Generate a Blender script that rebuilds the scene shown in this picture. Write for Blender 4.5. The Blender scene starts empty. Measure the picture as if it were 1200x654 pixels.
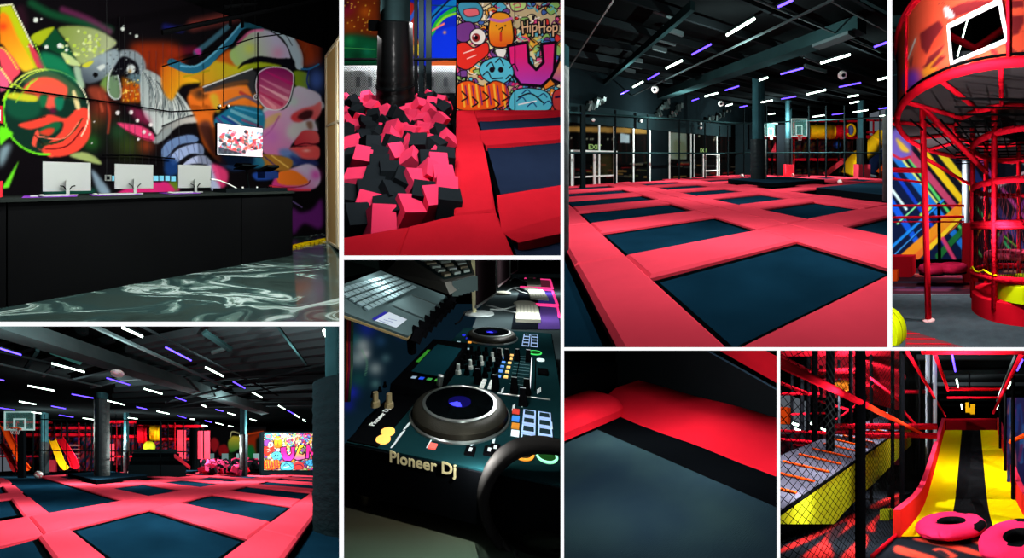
import bpy, bmesh, math, random
import numpy as np
from mathutils import Vector, Matrix, noise
random.seed(7)
R = math.radians
COL = bpy.context.scene.collection
SC = bpy.context.scene
# ------------------------------------------------------------------ camera
F = 800.0                      # focal length in pixels of the 1200 x 654 frame
CAM_Z = 1.6
cd = bpy.data.cameras.new('camera'); cam = bpy.data.objects.new('camera', cd); COL.objects.link(cam)
cd.sensor_width = 36.0; cd.lens = 36.0 * F / 1200.0; cd.clip_start = 0.05; cd.clip_end = 300
cam.location = (0, 0, CAM_Z); cam.rotation_euler = (R(90), 0, 0)
SC.camera = cam
SC.view_settings.view_transform = 'Standard'
SC.view_settings.look = 'None'
w = bpy.data.worlds.new('world'); SC.world = w; w.use_nodes = True
w.node_tree.nodes['Background'].inputs[0].default_value = (0.75, 0.85, 1, 1)
w.node_tree.nodes['Background'].inputs[1].default_value = 0.12
SC.cycles.max_bounces = 6; SC.cycles.transparent_max_bounces = 12
SC.cycles.caustics_reflective = False; SC.cycles.caustics_refractive = False
SC.cycles.sample_clamp_indirect = 4.0

def srgb(c):
    if isinstance(c, str):
        c = tuple(int(c[i:i+2], 16) for i in (0, 2, 4))
    out = []
    for v in c[:3]:
        v = v / 255.0
        out.append(v / 12.92 if v <= 0.04045 else ((v + 0.055) / 1.055) ** 2.4)
    return tuple(out)
# ------------------------------------------------------------------ materials
MATS = {}
def mat(name, color=(128, 128, 128), rough=0.5, metal=0.0, emit=None, estr=0.0, bump=0.0, bscale=40.0, vary=0.0, vscale=3.0,
        alpha=1.0, coat=0.0, spec=0.0, sample=True, trans=0.0):
    if name in MATS: return MATS[name]
    m = bpy.data.materials.new(name); m.use_nodes = True; MATS[name] = m
    nt = m.node_tree; b = nt.nodes['Principled BSDF']; L = nt.links.new
    c = srgb(color) if not (isinstance(color, tuple) and max(color) <= 1.0) else color
    b.inputs['Base Color'].default_value = (*c, 1)
    b.inputs['Roughness'].default_value = rough; b.inputs['Metallic'].default_value = metal
    b.inputs['Specular IOR Level'].default_value = spec
    b.inputs['Coat Weight'].default_value = coat
    if alpha < 1: b.inputs['Alpha'].default_value = alpha
    if trans > 0: b.inputs['Transmission Weight'].default_value = trans
    at = nt.nodes.new('ShaderNodeAttribute'); at.attribute_name = 'loc'
    if vary > 0:
        n = nt.nodes.new('ShaderNodeTexNoise'); n.inputs['Scale'].default_value = vscale; n.inputs['Detail'].default_value = 4
        L(at.outputs['Vector'], n.inputs['Vector'])
        mx = nt.nodes.new('ShaderNodeMix'); mx.data_type = 'RGBA'; mx.blend_type = 'MULTIPLY'
        rp = nt.nodes.new('ShaderNodeValToRGB')
        rp.color_ramp.elements[0].position = 0.3; rp.color_ramp.elements[0].color = (1-vary, 1-vary, 1-vary, 1)
        rp.color_ramp.elements[1].position = 0.7; rp.color_ramp.elements[1].color = (1, 1, 1, 1)
        L(n.outputs['Fac'], rp.inputs['Fac']); mx.inputs['Factor'].default_value = 1
        mx.inputs['A'].default_value = (*c, 1); L(rp.outputs['Color'], mx.inputs['B'])
        L(mx.outputs['Result'], b.inputs['Base Color'])
    if bump > 0:
        n2 = nt.nodes.new('ShaderNodeTexNoise'); n2.inputs['Scale'].default_value = bscale; n2.inputs['Detail'].default_value = 3
        L(at.outputs['Vector'], n2.inputs['Vector'])
        bp = nt.nodes.new('ShaderNodeBump'); bp.inputs['Strength'].default_value = bump; bp.inputs['Distance'].default_value = 0.02
        L(n2.outputs['Fac'], bp.inputs['Height']); L(bp.outputs['Normal'], b.inputs['Normal'])
    if emit is not None:
        e = srgb(emit); b.inputs['Emission Color'].default_value = (*e, 1); b.inputs['Emission Strength'].default_value = estr
        if not sample: m.cycles.emission_sampling = 'NONE'
    return m

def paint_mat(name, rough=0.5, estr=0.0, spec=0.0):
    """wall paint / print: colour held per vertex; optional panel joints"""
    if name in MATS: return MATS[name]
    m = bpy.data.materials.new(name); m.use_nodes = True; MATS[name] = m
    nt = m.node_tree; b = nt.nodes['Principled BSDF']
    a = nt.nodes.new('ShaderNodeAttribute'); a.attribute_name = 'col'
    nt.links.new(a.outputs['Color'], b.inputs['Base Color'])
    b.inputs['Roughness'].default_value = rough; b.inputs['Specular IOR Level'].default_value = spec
    if estr > 0:  # self-glow added to painted surfaces that are no light source
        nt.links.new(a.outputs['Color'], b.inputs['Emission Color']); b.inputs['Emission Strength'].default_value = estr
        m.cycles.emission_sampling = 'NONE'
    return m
# ------------------------------------------------------------------ stages
class Stage:
    """One of the eight rooms. right/depth/up are the three axes its set is built along (raked like a theatre stage)."""
    def __init__(s, name, xv, yh, f, h, sc, rect):
        s.name, s.xv, s.yh, s.f, s.h, s.sc, s.rect = name, xv, yh, f, h, sc, rect
        s.right = Vector((sc * f / F, 0, 0))
        s.up = Vector((0, 0, sc * f / F))
        s.depth = Vector(((xv - 600) / F * sc, sc, -(yh - 327) / F * sc))
        s.M = np.array([list(s.right), list(s.depth), list(s.up)])
        x0, y0, x1, y1 = rect
        c = Vector((0, 0, CAM_Z))
        def d(px, py): return Vector(((px - 600) / F, 1, (327 - py) / F))
        a, b, e, g = d(x0, y0), d(x1, y0), d(x1, y1), d(x0, y1)
        mid = d((x0 + x1) / 2, (y0 + y1) / 2)
        s.planes = []
        for u, v in ((a, b), (b, e), (e, g), (g, a)):
            n = u.cross(v).normalized()
            if n.dot(mid) > 0: n = -n          # outward
            s.planes.append(n)
    def W(s, P):
        P = np.asarray(P, float).reshape(-1, 3).copy(); P[:, 2] -= s.h
        return P @ s.M + np.array([0, 0, CAM_Z])
    def ray(s, px, py): return Vector(((px - s.xv) / s.f, 1, (s.yh - py) / s.f))
    def z(s, px, py, z=0.0):
        d = s.ray(px, py); t = (z - s.h) / d.z
        return Vector((d.x * t, t, z))
    def at(s, px, py, Y):
        d = s.ray(px, py); return Vector((d.x * Y, Y, s.h + d.z * Y))
    def on(s, px, py, P0, N):
        d = s.ray(px, py); e = Vector((0, 0, s.h)); t = (Vector(P0) - e).dot(Vector(N)) / d.dot(Vector(N))
        return e + d * t
    def px(s, P):
        return (s.xv + s.f * P[0] / P[1], s.yh - s.f * (P[2] - s.h) / P[1])
S = None
def use(stage):
    global S; S = stage; return stage

class MB:
    def __init__(s): s.v = []; s.f = []; s.c = []; s.mi = []; s.curc = (1, 1, 1); s.cm = 0
    def add(s, vs, fs, col=None):
        n = len(s.v); s.v.extend([tuple(q) for q in vs]); s.c.extend([col or s.curc] * len(vs))
        for q in fs: s.f.append(tuple(n + i for i in q)); s.mi.append(s.cm)
        return s
    def quad(s, a, b, c, d, col=None): return s.add([a, b, c, d], [(0, 1, 2, 3)], col)
    def poly(s, pts, col=None): return s.add(pts, [tuple(range(len(pts)))], col)
    def hexa(s, p, col=None):   # 8 points: bottom 0-3, top 4-7
        return s.add(p, [(3, 2, 1, 0), (4, 5, 6, 7), (0, 1, 5, 4), (1, 2, 6, 5), (2, 3, 7, 6), (3, 0, 4, 7)], col)
    def box(s, lo, hi, col=None):
        (a, b, c), (d, e, g) = lo, hi
        return s.hexa([(a, b, c), (d, b, c), (d, e, c), (a, e, c), (a, b, g), (d, b, g), (d, e, g), (a, e, g)], col)
    def obox(s, c, size, M=None, col=None):
        M = M or Matrix.Identity(3); x, y, z = [q / 2 for q in size]; c = Vector(c)
        P = [c + M @ Vector(q) for q in ((-x, -y, -z), (x, -y, -z), (x, y, -z), (-x, y, -z), (-x, -y, z), (x, -y, z), (x, y, z), (-x, y, z))]
        return s.hexa(P, col)
    def slab(s, pts, z0, z1, col=None, inset=0.0):   # prism over a ground polygon, bevelled top by inset
        n = len(pts); c = Vector((sum(p[0] for p in pts) / n, sum(p[1] for p in pts) / n, 0))
        lo = [(p[0], p[1], z0) for p in pts]
        if inset <= 0:
            hi = [(p[0], p[1], z1) for p in pts]
            fs = [tuple(range(n - 1, -1, -1)), tuple(range(n, 2 * n))] + [(i, (i + 1) % n, n + (i + 1) % n, n + i) for i in range(n)]
            return s.add(lo + hi, fs, col)
        md = [(p[0], p[1], z1 - inset * .8) for p in pts]; hi = []
        for i, p in enumerate(pts):
            a = Vector(pts[i - 1][:2]) - Vector(p[:2]); b = Vector(pts[(i + 1) % n][:2]) - Vector(p[:2])
            q = Vector(p[:2]) + (a.normalized() + b.normalized()) * inset
            hi.append((q.x, q.y, z1))
        fs = [tuple(range(n - 1, -1, -1))]
        for i in range(n):
            j = (i + 1) % n; fs += [(i, j, n + j, n + i), (n + i, n + j, 2 * n + j, 2 * n + i)]
        fs.append(tuple(range(2 * n, 3 * n)))
        return s.add(lo + md + hi, fs, col)
    def tube(s, pts, r, n=8, col=None, cap=True, closed=False):
        pts = [Vector(p) for p in pts]; m = len(pts); rs = r if isinstance(r, (list, tuple)) else [r] * m
        vs = []; prev = None
        for i, p in enumerate(pts):
            if closed: t = pts[(i + 1) % m] - pts[i - 1]
            else: t = pts[min(i + 1, m - 1)] - pts[max(i - 1, 0)]
            t.normalize()
            if prev is None:
                u = t.orthogonal().normalized()
            else:
                u = prev - t * prev.dot(t)
                u = u.normalized() if u.length > 1e-6 else t.orthogonal().normalized()
            prev = u; v = t.cross(u)
            for k in range(n):
                a = 2 * math.pi * k / n; vs.append(p + (u * math.cos(a) + v * math.sin(a)) * rs[i])
        fs = []
        for i in range(m if closed else m - 1):
            j = (i + 1) % m
            for k in range(n):
                l = (k + 1) % n; fs.append((i * n + k, i * n + l, j * n + l, j * n + k))
        if cap and not closed: fs += [tuple(range(n - 1, -1, -1)), tuple((m - 1) * n + k for k in range(n))]
        return s.add(vs, fs, col)
    def lathe(s, c, prof, n=24, M=None, col=None, cap=True, a0=0, a1=2 * math.pi):
        M = M or Matrix.Identity(3); c = Vector(c); vs = []; full = abs(a1 - a0 - 2 * math.pi) < 1e-6
        k_ = n if full else n + 1
        for (r, z) in prof:
            for k in range(k_):
                a = a0 + (a1 - a0) * k / n; vs.append(c + M @ Vector((r * math.cos(a), r * math.sin(a), z)))
        fs = []
        for i in range(len(prof) - 1):
            for k in range(n):
                l = (k + 1) % k_; fs.append((i * k_ + k, i * k_ + l, (i + 1) * k_ + l, (i + 1) * k_ + k))
        if cap and full:
            if prof[0][0] > 1e-6: fs.append(tuple(range(n - 1, -1, -1)))
            if prof[-1][0] > 1e-6: fs.append(tuple((len(prof) - 1) * n + k for k in range(n)))
        return s.add(vs, fs, col)
    def cyl(s, a, b, r, n=12, col=None): return s.tube([a, b], r, n, col)
    def ball(s, c, r, n=12, col=None, sc=(1, 1, 1)):
        c = Vector(c); vs = []; fs = []; m = max(4, n // 2)
        for i in range(m + 1):
            t = math.pi * i / m
            for k in range(n):
                a = 2 * math.pi * k / n
                vs.append(c + Vector((r * sc[0] * math.sin(t) * math.cos(a), r * sc[1] * math.sin(t) * math.sin(a), r * sc[2] * math.cos(t))))
        for i in range(m):
            for k in range(n):
                l = (k + 1) % n; fs.append((i * n + k, (i + 1) * n + k, (i + 1) * n + l, i * n + l))
        return s.add(vs, fs, col)
    def surf(s, fn, nu, nv, col=None, cf=None, closed=False):
        vs = []; cs = []
        for j in range(nv + 1):
            for i in range(nu + 1):
                vs.append(fn(i / nu, j / nv)); cs.append(cf(i / nu, j / nv) if cf else (col or s.curc))
        n0 = len(s.v); s.v.extend([tuple(q) for q in vs]); s.c.extend(cs)
        for j in range(nv):
            for i in range(nu):
                a = n0 + j * (nu + 1) + i; s.f.append((a, a + 1, a + nu + 2, a + nu + 1)); s.mi.append(s.cm)
        return s

def add_obj(o, parent, world):
    COL.objects.link(o)
    if parent is not None:
        o.parent = parent
        o.location = Vector(world) - WORLD[parent.name]
    else: o.location = world
    WORLD[o.name] = Vector(world)
WORLD = {}
def meta(o, label=None, cat=None, group=None, kind=None):
    if label:
        o['label'] = label; n = len(label.split())
        if not 4 <= n <= 16: print('LABEL', n, label)
    if cat: o['category'] = cat
    if group: o['group'] = group
    if kind: o['kind'] = kind
    return o
def thing(name, loc, label, cat, group=None):
    o = bpy.data.objects.new(name, None); o.empty_display_size = 0.05
    add_obj(o, None, Vector(S.W([loc])[0])); meta(o, label, cat, group); return o
def put(name, mb, m, parent=None, label=None, cat=None, group=None, kind=None, smooth=False, bevel=0.0, colors=False, clip=True, weld=False, bseg=2):
    """turn collected geometry into ONE mesh object of the current stage; returns None when none of it stands inside the room"""
    if not mb.v: return None
    loc = np.array(mb.v, float); f = mb.f; cols = mb.c; mi = mb.mi
    if bevel > 0 or weld:
        bm = bmesh.new(); vv = [bm.verts.new(v) for v in mb.v]
        for q, k in zip(mb.f, mb.mi):
            try: fc = bm.faces.new([vv[i] for i in q]); fc.material_index = k
            except ValueError: pass
        if weld: bmesh.ops.remove_doubles(bm, verts=bm.verts, dist=1e-5)
        if bevel > 0:
            bmesh.ops.bevel(bm, geom=[e for e in bm.edges if len(e.link_faces) == 2 and e.calc_face_angle(0) > 0.5], offset=bevel, segments=bseg, affect='EDGES', profile=.5)
        bm.verts.ensure_lookup_table()
        loc = np.array([v.co[:] for v in bm.verts]); bm.verts.index_update()
        f = [tuple(v.index for v in q.verts) for q in bm.faces]; mi = [q.material_index for q in bm.faces]; bm.free()
        cols = [mb.curc] * len(loc)
    Wp = S.W(loc)
    me = bpy.data.meshes.new(name); me.from_pydata([tuple(p) for p in Wp], [], f)
    at = me.attributes.new('loc', 'FLOAT_VECTOR', 'POINT'); at.data.foreach_set('vector', loc.ravel())
    if colors:
        ca = me.attributes.new('col', 'FLOAT_COLOR', 'POINT')
        cc = np.ones((len(loc), 4)); cc[:, :3] = np.array(cols); ca.data.foreach_set('color', cc.ravel())
    me.polygons.foreach_set('material_index', mi)
    if clip:
        rel = Wp - np.array([0, 0, CAM_Z])
        cutting = [n for n in S.planes if (rel @ np.array(n)).max() > 0]
        cutfront = Wp[:, 1].min() < 2.03
        if any((rel @ np.array(n)).min() >= 0 for n in cutting) or Wp[:, 1].max() < 2.03:
            bpy.data.meshes.remove(me); return None
        if cutting or cutfront:
            bm = bmesh.new(); bm.from_mesh(me)
            for n in cutting:
                bmesh.ops.bisect_plane(bm, geom=bm.verts[:] + bm.edges[:] + bm.faces[:], plane_co=(0, 0, CAM_Z), plane_no=n, clear_outer=True, dist=1e-6)
            if cutfront:
                bmesh.ops.bisect_plane(bm, geom=bm.verts[:] + bm.edges[:] + bm.faces[:], plane_co=(0, 2.03, 0), plane_no=(0, -1, 0), clear_outer=True, dist=1e-6)
            bm.to_mesh(me); bm.free()
            if len(me.polygons) == 0: bpy.data.meshes.remove(me); return None
    n = len(me.vertices); co = np.empty(n * 3); me.vertices.foreach_get('co', co); co = co.reshape(-1, 3)
    base = np.array([(co[:, 0].min() + co[:, 0].max()) / 2, (co[:, 1].min() + co[:, 1].max()) / 2, co[:, 2].min()])
    me.vertices.foreach_set('co', (co - base).ravel())
    me.polygons.foreach_set('use_smooth', [bool(smooth)] * len(me.polygons)); me.update()
    if smooth and smooth != 'all':
        me.set_sharp_from_angle(angle=R(40))
    for q in (m if isinstance(m, (list, tuple)) else [m]): me.materials.append(q)
    o = bpy.data.objects.new(name, me); add_obj(o, parent, base)
    return meta(o, label, cat, group, kind)
def prune(root):
    """drop a thing none of whose parts stands inside the room"""
    if root is not None and root.data is None and not root.children:
        bpy.data.objects.remove(root); return None
    return root
def lamp(P, power, color=(1, 1, 1), radius=0.0, kind='POINT', **k):  # invisible fill lamps added in each set, without fixtures
    l = bpy.data.lights.new('lamp', kind); l.energy = power; l.color = color; l.specular_factor = .12
    if kind in ('POINT', 'SPOT'): l.shadow_soft_size = radius
    o = bpy.data.objects.new('lamp', l); COL.objects.link(o); o.location = S.W([P])[0]
    if kind == 'SPOT':
        l.spot_size = k.get('size', R(90)); l.spot_blend = 1.0
        d = Vector(S.W([k['to']])[0]) - o.location; o.rotation_euler = d.to_track_quat('-Z', 'Y').to_euler()
    return o
def text_mb(txt, M, size=1.0, ex=0.01, bold=0.0, mb=None, shear=0.0, space=1.0, res=3):
    """lettering as real geometry; M maps the text plane (x right, y up, z out) into the room"""
    cu = bpy.data.curves.new('t', 'FONT'); cu.body = txt; cu.size = size; cu.extrude = ex; cu.offset = bold; cu.shear = shear
    cu.space_character = space; cu.resolution_u = res
    o = bpy.data.objects.new('t', cu); COL.objects.link(o)
    dg = bpy.context.evaluated_depsgraph_get(); me = o.evaluated_get(dg).to_mesh()
    mb = mb or MB(); mb.add([M @ v.co for v in me.vertices], [tuple(p.vertices) for p in me.polygons])
    o.evaluated_get(dg).to_mesh_clear(); bpy.data.objects.remove(o); bpy.data.curves.remove(cu)
    return mb
def rotm(x=0, y=0, z=0):
    from mathutils import Euler
    return Euler((R(x), R(y), R(z))).to_matrix()
ORD = ['nearest', 'second', 'third', 'fourth', 'fifth', 'sixth', 'seventh', 'eighth', 'ninth', 'tenth', 'eleventh', 'twelfth', 'thirteenth', 'fourteenth',
       'fifteenth', 'sixteenth', 'seventeenth', 'eighteenth', 'nineteenth', 'twentieth', 'twenty-first', 'twenty-second', 'twenty-third', 'twenty-fourth', 'twenty-fifth',
       'twenty-sixth', 'twenty-seventh', 'twenty-eighth', 'twenty-ninth', 'thirtieth']
ORDF = ['nearest the front'] + [q + ' from the front' for q in ORD[1:]]
CNT = {}
def ordnear(key):
    i = CNT.get((S.name, key), 0); CNT[(S.name, key)] = i + 1
    return (['foremost'] + [q + ' from the front' for q in ORD[1:]])[i]
# ------------------------------------------------------------------ painter: murals are mixed on a numpy canvas, then laid on the wall
def smooth_pts(pts, closed=True, k=6):
    P = [np.array(p, float) for p in pts]; n = len(P); out = []
    rng = range(n) if closed else range(n - 1)
    for i in rng:
        if closed: a, b, c, d = P[i - 1], P[i], P[(i + 1) % n], P[(i + 2) % n]
        else: a, b, c, d = P[max(i - 1, 0)], P[i], P[i + 1], P[min(i + 2, n - 1)]
        for j in range(k):
            t = j / k; out.append(.5 * ((2 * b) + (-a + c) * t + (2 * a - 5 * b + 4 * c - d) * t * t + (-a + 3 * b - 3 * c + d) * t ** 3))
    if not closed: out.append(P[-1])
    return np.array(out)
class Canvas:
    def __init__(s, x0, y0, x1, y1, k=1.5, bg=(10, 10, 12)):
        s.x0, s.y0, s.k = x0, y0, k; s.w = int((x1 - x0) * k) + 1; s.h = int((y1 - y0) * k) + 1
        s.a = np.zeros((s.h, s.w, 3)); s.a[:] = bg
    def _g(s, x0, y0, x1, y1):
        i0 = max(0, int((x0 - s.x0) * s.k)); i1 = min(s.w, int((x1 - s.x0) * s.k) + 2)
        j0 = max(0, int((y0 - s.y0) * s.k)); j1 = min(s.h, int((y1 - s.y0) * s.k) + 2)
        if i1 <= i0 or j1 <= j0: return None
        X, Y = np.meshgrid(np.arange(i0, i1) / s.k + s.x0, np.arange(j0, j1) / s.k + s.y0)
        return i0, i1, j0, j1, X, Y
    def _mix(s, g, m, X, Y, col, grad):
        i0, i1, j0, j1 = g
        c = np.array(col, float) * np.ones(X.shape + (3,))
        if grad:
            c2, (ax, ay), (bx, by) = grad
            d2 = (bx - ax) ** 2 + (by - ay) ** 2
            t = np.clip(((X - ax) * (bx - ax) + (Y - ay) * (by - ay)) / d2, 0, 1)[..., None]
            c = c * (1 - t) + np.array(c2, float) * t
        s.a[j0:j1, i0:i1] = s.a[j0:j1, i0:i1] * (1 - m[..., None]) + c * m[..., None]
    def fill(s, pts, col, alpha=1.0, soft=0.5, grad=None, sm=True, out=None, ow=1.2):
        P = smooth_pts(pts) if sm and len(pts) > 2 else np.array(pts, float)
        pad = soft * 3 + 1
        g = s._g(P[:, 0].min() - pad, P[:, 1].min() - pad, P[:, 0].max() + pad, P[:, 1].max() + pad)
        if g is None: return
        i0, i1, j0, j1, X, Y = g; m = np.zeros(X.shape, bool); n = len(P)
        for i in range(n):
            (ax, ay), (bx, by) = P[i], P[(i + 1) % n]
            if ay == by: continue
            c = ((ay > Y) != (by > Y)) & (X < (bx - ax) * (Y - ay) / (by - ay) + ax); m ^= c
        m = m.astype(float); r = soft * s.k
        if r > .3:
            q = int(math.ceil(r * 2)); kk = np.exp(-np.arange(-q, q + 1) ** 2 / (2 * r * r)); kk /= kk.sum()
            m = np.apply_along_axis(lambda v: np.convolve(np.pad(v, q, mode='edge'), kk, 'valid'), 0, m)
            m = np.apply_along_axis(lambda v: np.convolve(np.pad(v, q, mode='edge'), kk, 'valid'), 1, m)
        s._mix((i0, i1, j0, j1), m * alpha, X, Y, col, grad)
        if out: s.line(list(P) + [P[0]], ow, out, sm=False)
    def line(s, pts, wd, col, alpha=1.0, w2=None, soft=0.5, sm=True, grad=None):
        P = smooth_pts(pts, closed=False) if sm and len(pts) > 2 else np.array(pts, float)
        mw = max(wd, w2 or wd); pad = mw + soft + 1
        g = s._g(P[:, 0].min() - pad, P[:, 1].min() - pad, P[:, 0].max() + pad, P[:, 1].max() + pad)
        if g is None: return
        i0, i1, j0, j1, X, Y = g; m = np.zeros(X.shape); n = len(P) - 1
        for i in range(n):
            ax, ay = P[i]; bx, by = P[i + 1]; L2 = (bx - ax) ** 2 + (by - ay) ** 2 + 1e-9
            t = np.clip(((X - ax) * (bx - ax) + (Y - ay) * (by - ay)) / L2, 0, 1)
            d = np.hypot(X - ax - t * (bx - ax), Y - ay - t * (by - ay))
            hw = wd / 2 if w2 is None else (wd + (w2 - wd) * (i + t) / n) / 2
            m = np.maximum(m, np.clip((hw - d) / max(soft, .3) + .5, 0, 1))
        s._mix((i0, i1, j0, j1), m * alpha, X, Y, col, grad)
    def blob(s, x, y, r, col, alpha=1.0, ry=None, hard=False):
        ry = ry or r; g = s._g(x - 2.5 * r, y - 2.5 * ry, x + 2.5 * r, y + 2.5 * ry)
        if g is None: return
        i0, i1, j0, j1, X, Y = g; d = np.hypot((X - x) / r, (Y - y) / ry)
        m = np.clip((1 - d) * min(r, ry) * 1.5 + .5, 0, 1) if hard else np.exp(-d * d * 1.2)
        s._mix((i0, i1, j0, j1), m * alpha, X, Y, col, None)
    def sample(s, x, y):
        u = min(max((x - s.x0) * s.k, 0), s.w - 1.001); v = min(max((y - s.y0) * s.k, 0), s.h - 1.001)
        i, j = int(u), int(v); a, b = u - i, v - j
        c = (s.a[j, i] * (1 - a) + s.a[j, i + 1] * a) * (1 - b) + (s.a[j + 1, i] * (1 - a) + s.a[j + 1, i + 1] * a) * b
        return srgb(c)
def mural(name, cv, origin, U, V, nu, nv, pxf, m, **kw):
    """a painted sheet: origin + u*U + v*V, each vertex takes the canvas colour of the place pxf(P) says"""
    mb = MB(); origin = Vector(origin); U = Vector(U); V = Vector(V)
    vs = []; cs = []
    for j in range(nv + 1):
        for i in range(nu + 1):
            P = origin + U * (i / nu) + V * (j / nv); vs.append(tuple(P)); cs.append(cv.sample(*pxf(P)))
    mb.v = vs; mb.c = cs
    for j in range(nv):
        for i in range(nu):
            a = j * (nu + 1) + i; mb.f.append((a, a + 1, a + nu + 2, a + nu + 1)); mb.mi.append(0)
    return put(name, mb, m, colors=True, **kw)
# ------------------------------------------------------------------ shared materials
M_red = mat('red_vinyl', (250, 66, 88), .7, vary=.1, vscale=1.2, bump=.06, bscale=9)
M_redglow = M_red
M_blackvinyl = mat('black_vinyl', (20, 24, 28), .5, bump=.15, bscale=6)
M_mat = mat('trampoline_mat', (15, 46, 66), .6, vary=.45, vscale=.7)  # mottled tone stands in for uneven sheen on the beds
M_edge = mat('edge_band', (5, 6, 8), .7)
M_black = mat('black_matte', (8, 9, 10), .75)
M_dark = mat('dark_steel', (16, 22, 24), .6)
M_steel = mat('grey_steel', (90, 105, 105), .4, metal=.7)
M_frame = mat('white_frame', (252, 252, 252), .6, emit=(255, 255, 255), estr=.92, sample=False)  # glow added to keep the lattice white; it is no lamp
M_partition = mat('black_partition', (4, 4, 4), .95, spec=0)
M_white = mat('white_paint', (235, 238, 235), .5)
M_tubew = mat('tube_white', (255, 255, 255), .5, emit=(225, 255, 235), estr=7)
M_tubeb = mat('tube_blue', (60, 50, 255), .5, emit=(85, 60, 255), estr=5)
M_glass = mat('dark_glass', (12, 12, 12), .05, alpha=.35)
M_redp = mat('red_paint', (214, 16, 36), .5)
M_yel = mat('yellow_vinyl', (246, 226, 8), .4)
M_orange = mat('orange_plastic', (245, 80, 20), .35)
M_ceil = mat('dark_ceiling', (14, 17, 18), .9, vary=.4, vscale=.5)
# ================================================================== white lattice and the partitions behind it
P = {1: (-8, -8, 397.5, 377), 2: (403, -8, 657, 299.5), 3: (661, -8, 1040, 407), 4: (1045.5, -8, 1208, 407),
     5: (-8, 382.5, 397.5, 662), 6: (403, 304.5, 657, 662), 7: (661, 410.8, 910.3, 662), 8: (914.3, 410.8, 1208, 662)}
bars = [(397.5, -8, 403, 662), (657, -8, 661, 662), (-8, 377, 397.5, 382.5), (403, 299.5, 657, 304.5), (661, 407, 1208, 410.8),
        (1040, -8, 1045.5, 407), (910.3, 410.8, 914.3, 662)]
def wpt(px, py, Y): return (Y * (px - 600) / F, Y, CAM_Z - Y * (py - 327) / F)
def plain(name, mb, m):
    me = bpy.data.meshes.new(name); me.from_pydata(mb.v, [], mb.f); me.materials.append(m)
    o = bpy.data.objects.new(name, me); COL.objects.link(o); o['kind'] = 'structure'; return o
for i, (x0, y0, x1, y1) in enumerate(bars):
    fr = MB(); ba = MB(); Y0, Y1 = 2.0, 2.02
    fr.hexa([wpt(x0, y1, Y0), wpt(x1, y1, Y0), wpt(x1, y1, Y1), wpt(x0, y1, Y1), wpt(x0, y0, Y0), wpt(x1, y0, Y0), wpt(x1, y0, Y1), wpt(x0, y0, Y1)])
    e = .5; Y0, Y1 = 2.021, 46
    ba.hexa([wpt(x0+e, y1-e, Y0), wpt(x1-e, y1-e, Y0), wpt(x1-e, y1-e, Y1), wpt(x0+e, y1-e, Y1), wpt(x0+e, y0+e, Y0), wpt(x1-e, y0+e, Y0), wpt(x1-e, y0+e, Y1), wpt(x0+e, y0+e, Y1)])
    plain('trim_%d' % (i + 1), fr, M_frame); plain('wall_partition', ba, M_partition)  # unseen partitions added between sets; they also block stray light
for (x0, y0, x1, y1) in ((-16, -16, -8.6, 670), (1208.6, -16, 1216, 670), (-8, -16, 1208, -8.6), (-8, 662.6, 1208, 670)):   # outer shell
    ba = MB(); Y0, Y1 = 2.0, 46
    ba.hexa([wpt(x0, y1, Y0), wpt(x1, y1, Y0), wpt(x1, y1, Y1), wpt(x0, y1, Y1), wpt(x0, y0, Y0), wpt(x1, y0, Y0), wpt(x1, y0, Y1), wpt(x0, y0, Y1)])
    plain('wall_outer', ba, M_partition)
# ================================================================== shared builders of the two trampoline halls
def grid_fn(T, A, B):
    T = Vector((T[0], T[1])); A = Vector(A); B = Vector(B)
    return lambda a, b: (T.x + a * A.x + b * B.x, T.y + a * A.y + b * B.y)
def rect(g, a0, a1, b0, b1): return [g(a0, b0), g(a1, b0), g(a1, b1), g(a0, b1)]
def trampoline(g, a0, a1, b0, b1, label, zs=-.09):
    pts = rect(g, a0, a1, b0, b1); c = Vector((*g((a0 + a1) / 2, (b0 + b1) / 2), zs))
    t = thing('trampoline', c, label, 'trampoline')
    e = .09
    bed = MB(); N = 6; inner = (a0 + e, a1 - e, b0 + e, b1 - e)
    def fn(u, v):
        x, y = g(inner[0] + (inner[1] - inner[0]) * u, inner[2] + (inner[3] - inner[2]) * v)
        return (x, y, zs - .03 * (1 - (2 * u - 1) ** 4) * (1 - (2 * v - 1) ** 4))
    bed.surf(fn, N, N); put('jumping_mat', bed, M_mat, t, smooth='all')
    ed = MB(); O = rect(g, a0 - .05, a1 + .05, b0 - .05, b1 + .05); I = rect(g, *inner)
    for i in range(4):
        j = (i + 1) % 4; ed.quad((*O[i], zs + .005), (*O[j], zs + .005), (*I[j], zs + .002), (*I[i], zs + .002))
    put('spring_cover', ed, M_edge, t)
    return prune(t)
def pad(g, a0, a1, b0, b1, label, m=None, z1=.0, z0=-.1, name='safety_pad', group=None, inset=.05, cat='safety pad'):
    mb = MB(); mb.slab(rect(g, a0, a1, b0, b1), z0, z1, inset=inset)
    return put(name, mb, m or M_red, label=label, cat=cat, group=group)
def light_tube(P0, P1, kind, label, rw=.045, drop=0):
    a, b = Vector(P0), Vector(P1)
    t = thing('tube_light', (a + b) / 2, label, 'ceiling light')
    d = (b - a).normalized(); s_ = d.cross(Vector((0, 0, 1))).normalized()
    h = MB(); up = Vector((0, 0, rw * 1.0))
    h.hexa([a - s_ * rw * 1.3 + up, b - s_ * rw * 1.3 + up, b + s_ * rw * 1.3 + up, a + s_ * rw * 1.3 + up,
            a - s_ * rw * .8 + up * 2.4, b - s_ * rw * .8 + up * 2.4, b + s_ * rw * .8 + up * 2.4, a + s_ * rw * .8 + up * 2.4])
    put('housing', h, M_dark, t)
    l = MB(); l.tube([a, b], rw, 6); put('tube', l, M_tubew if kind == 'w' else M_tubeb, t)
    return prune(t)
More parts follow.
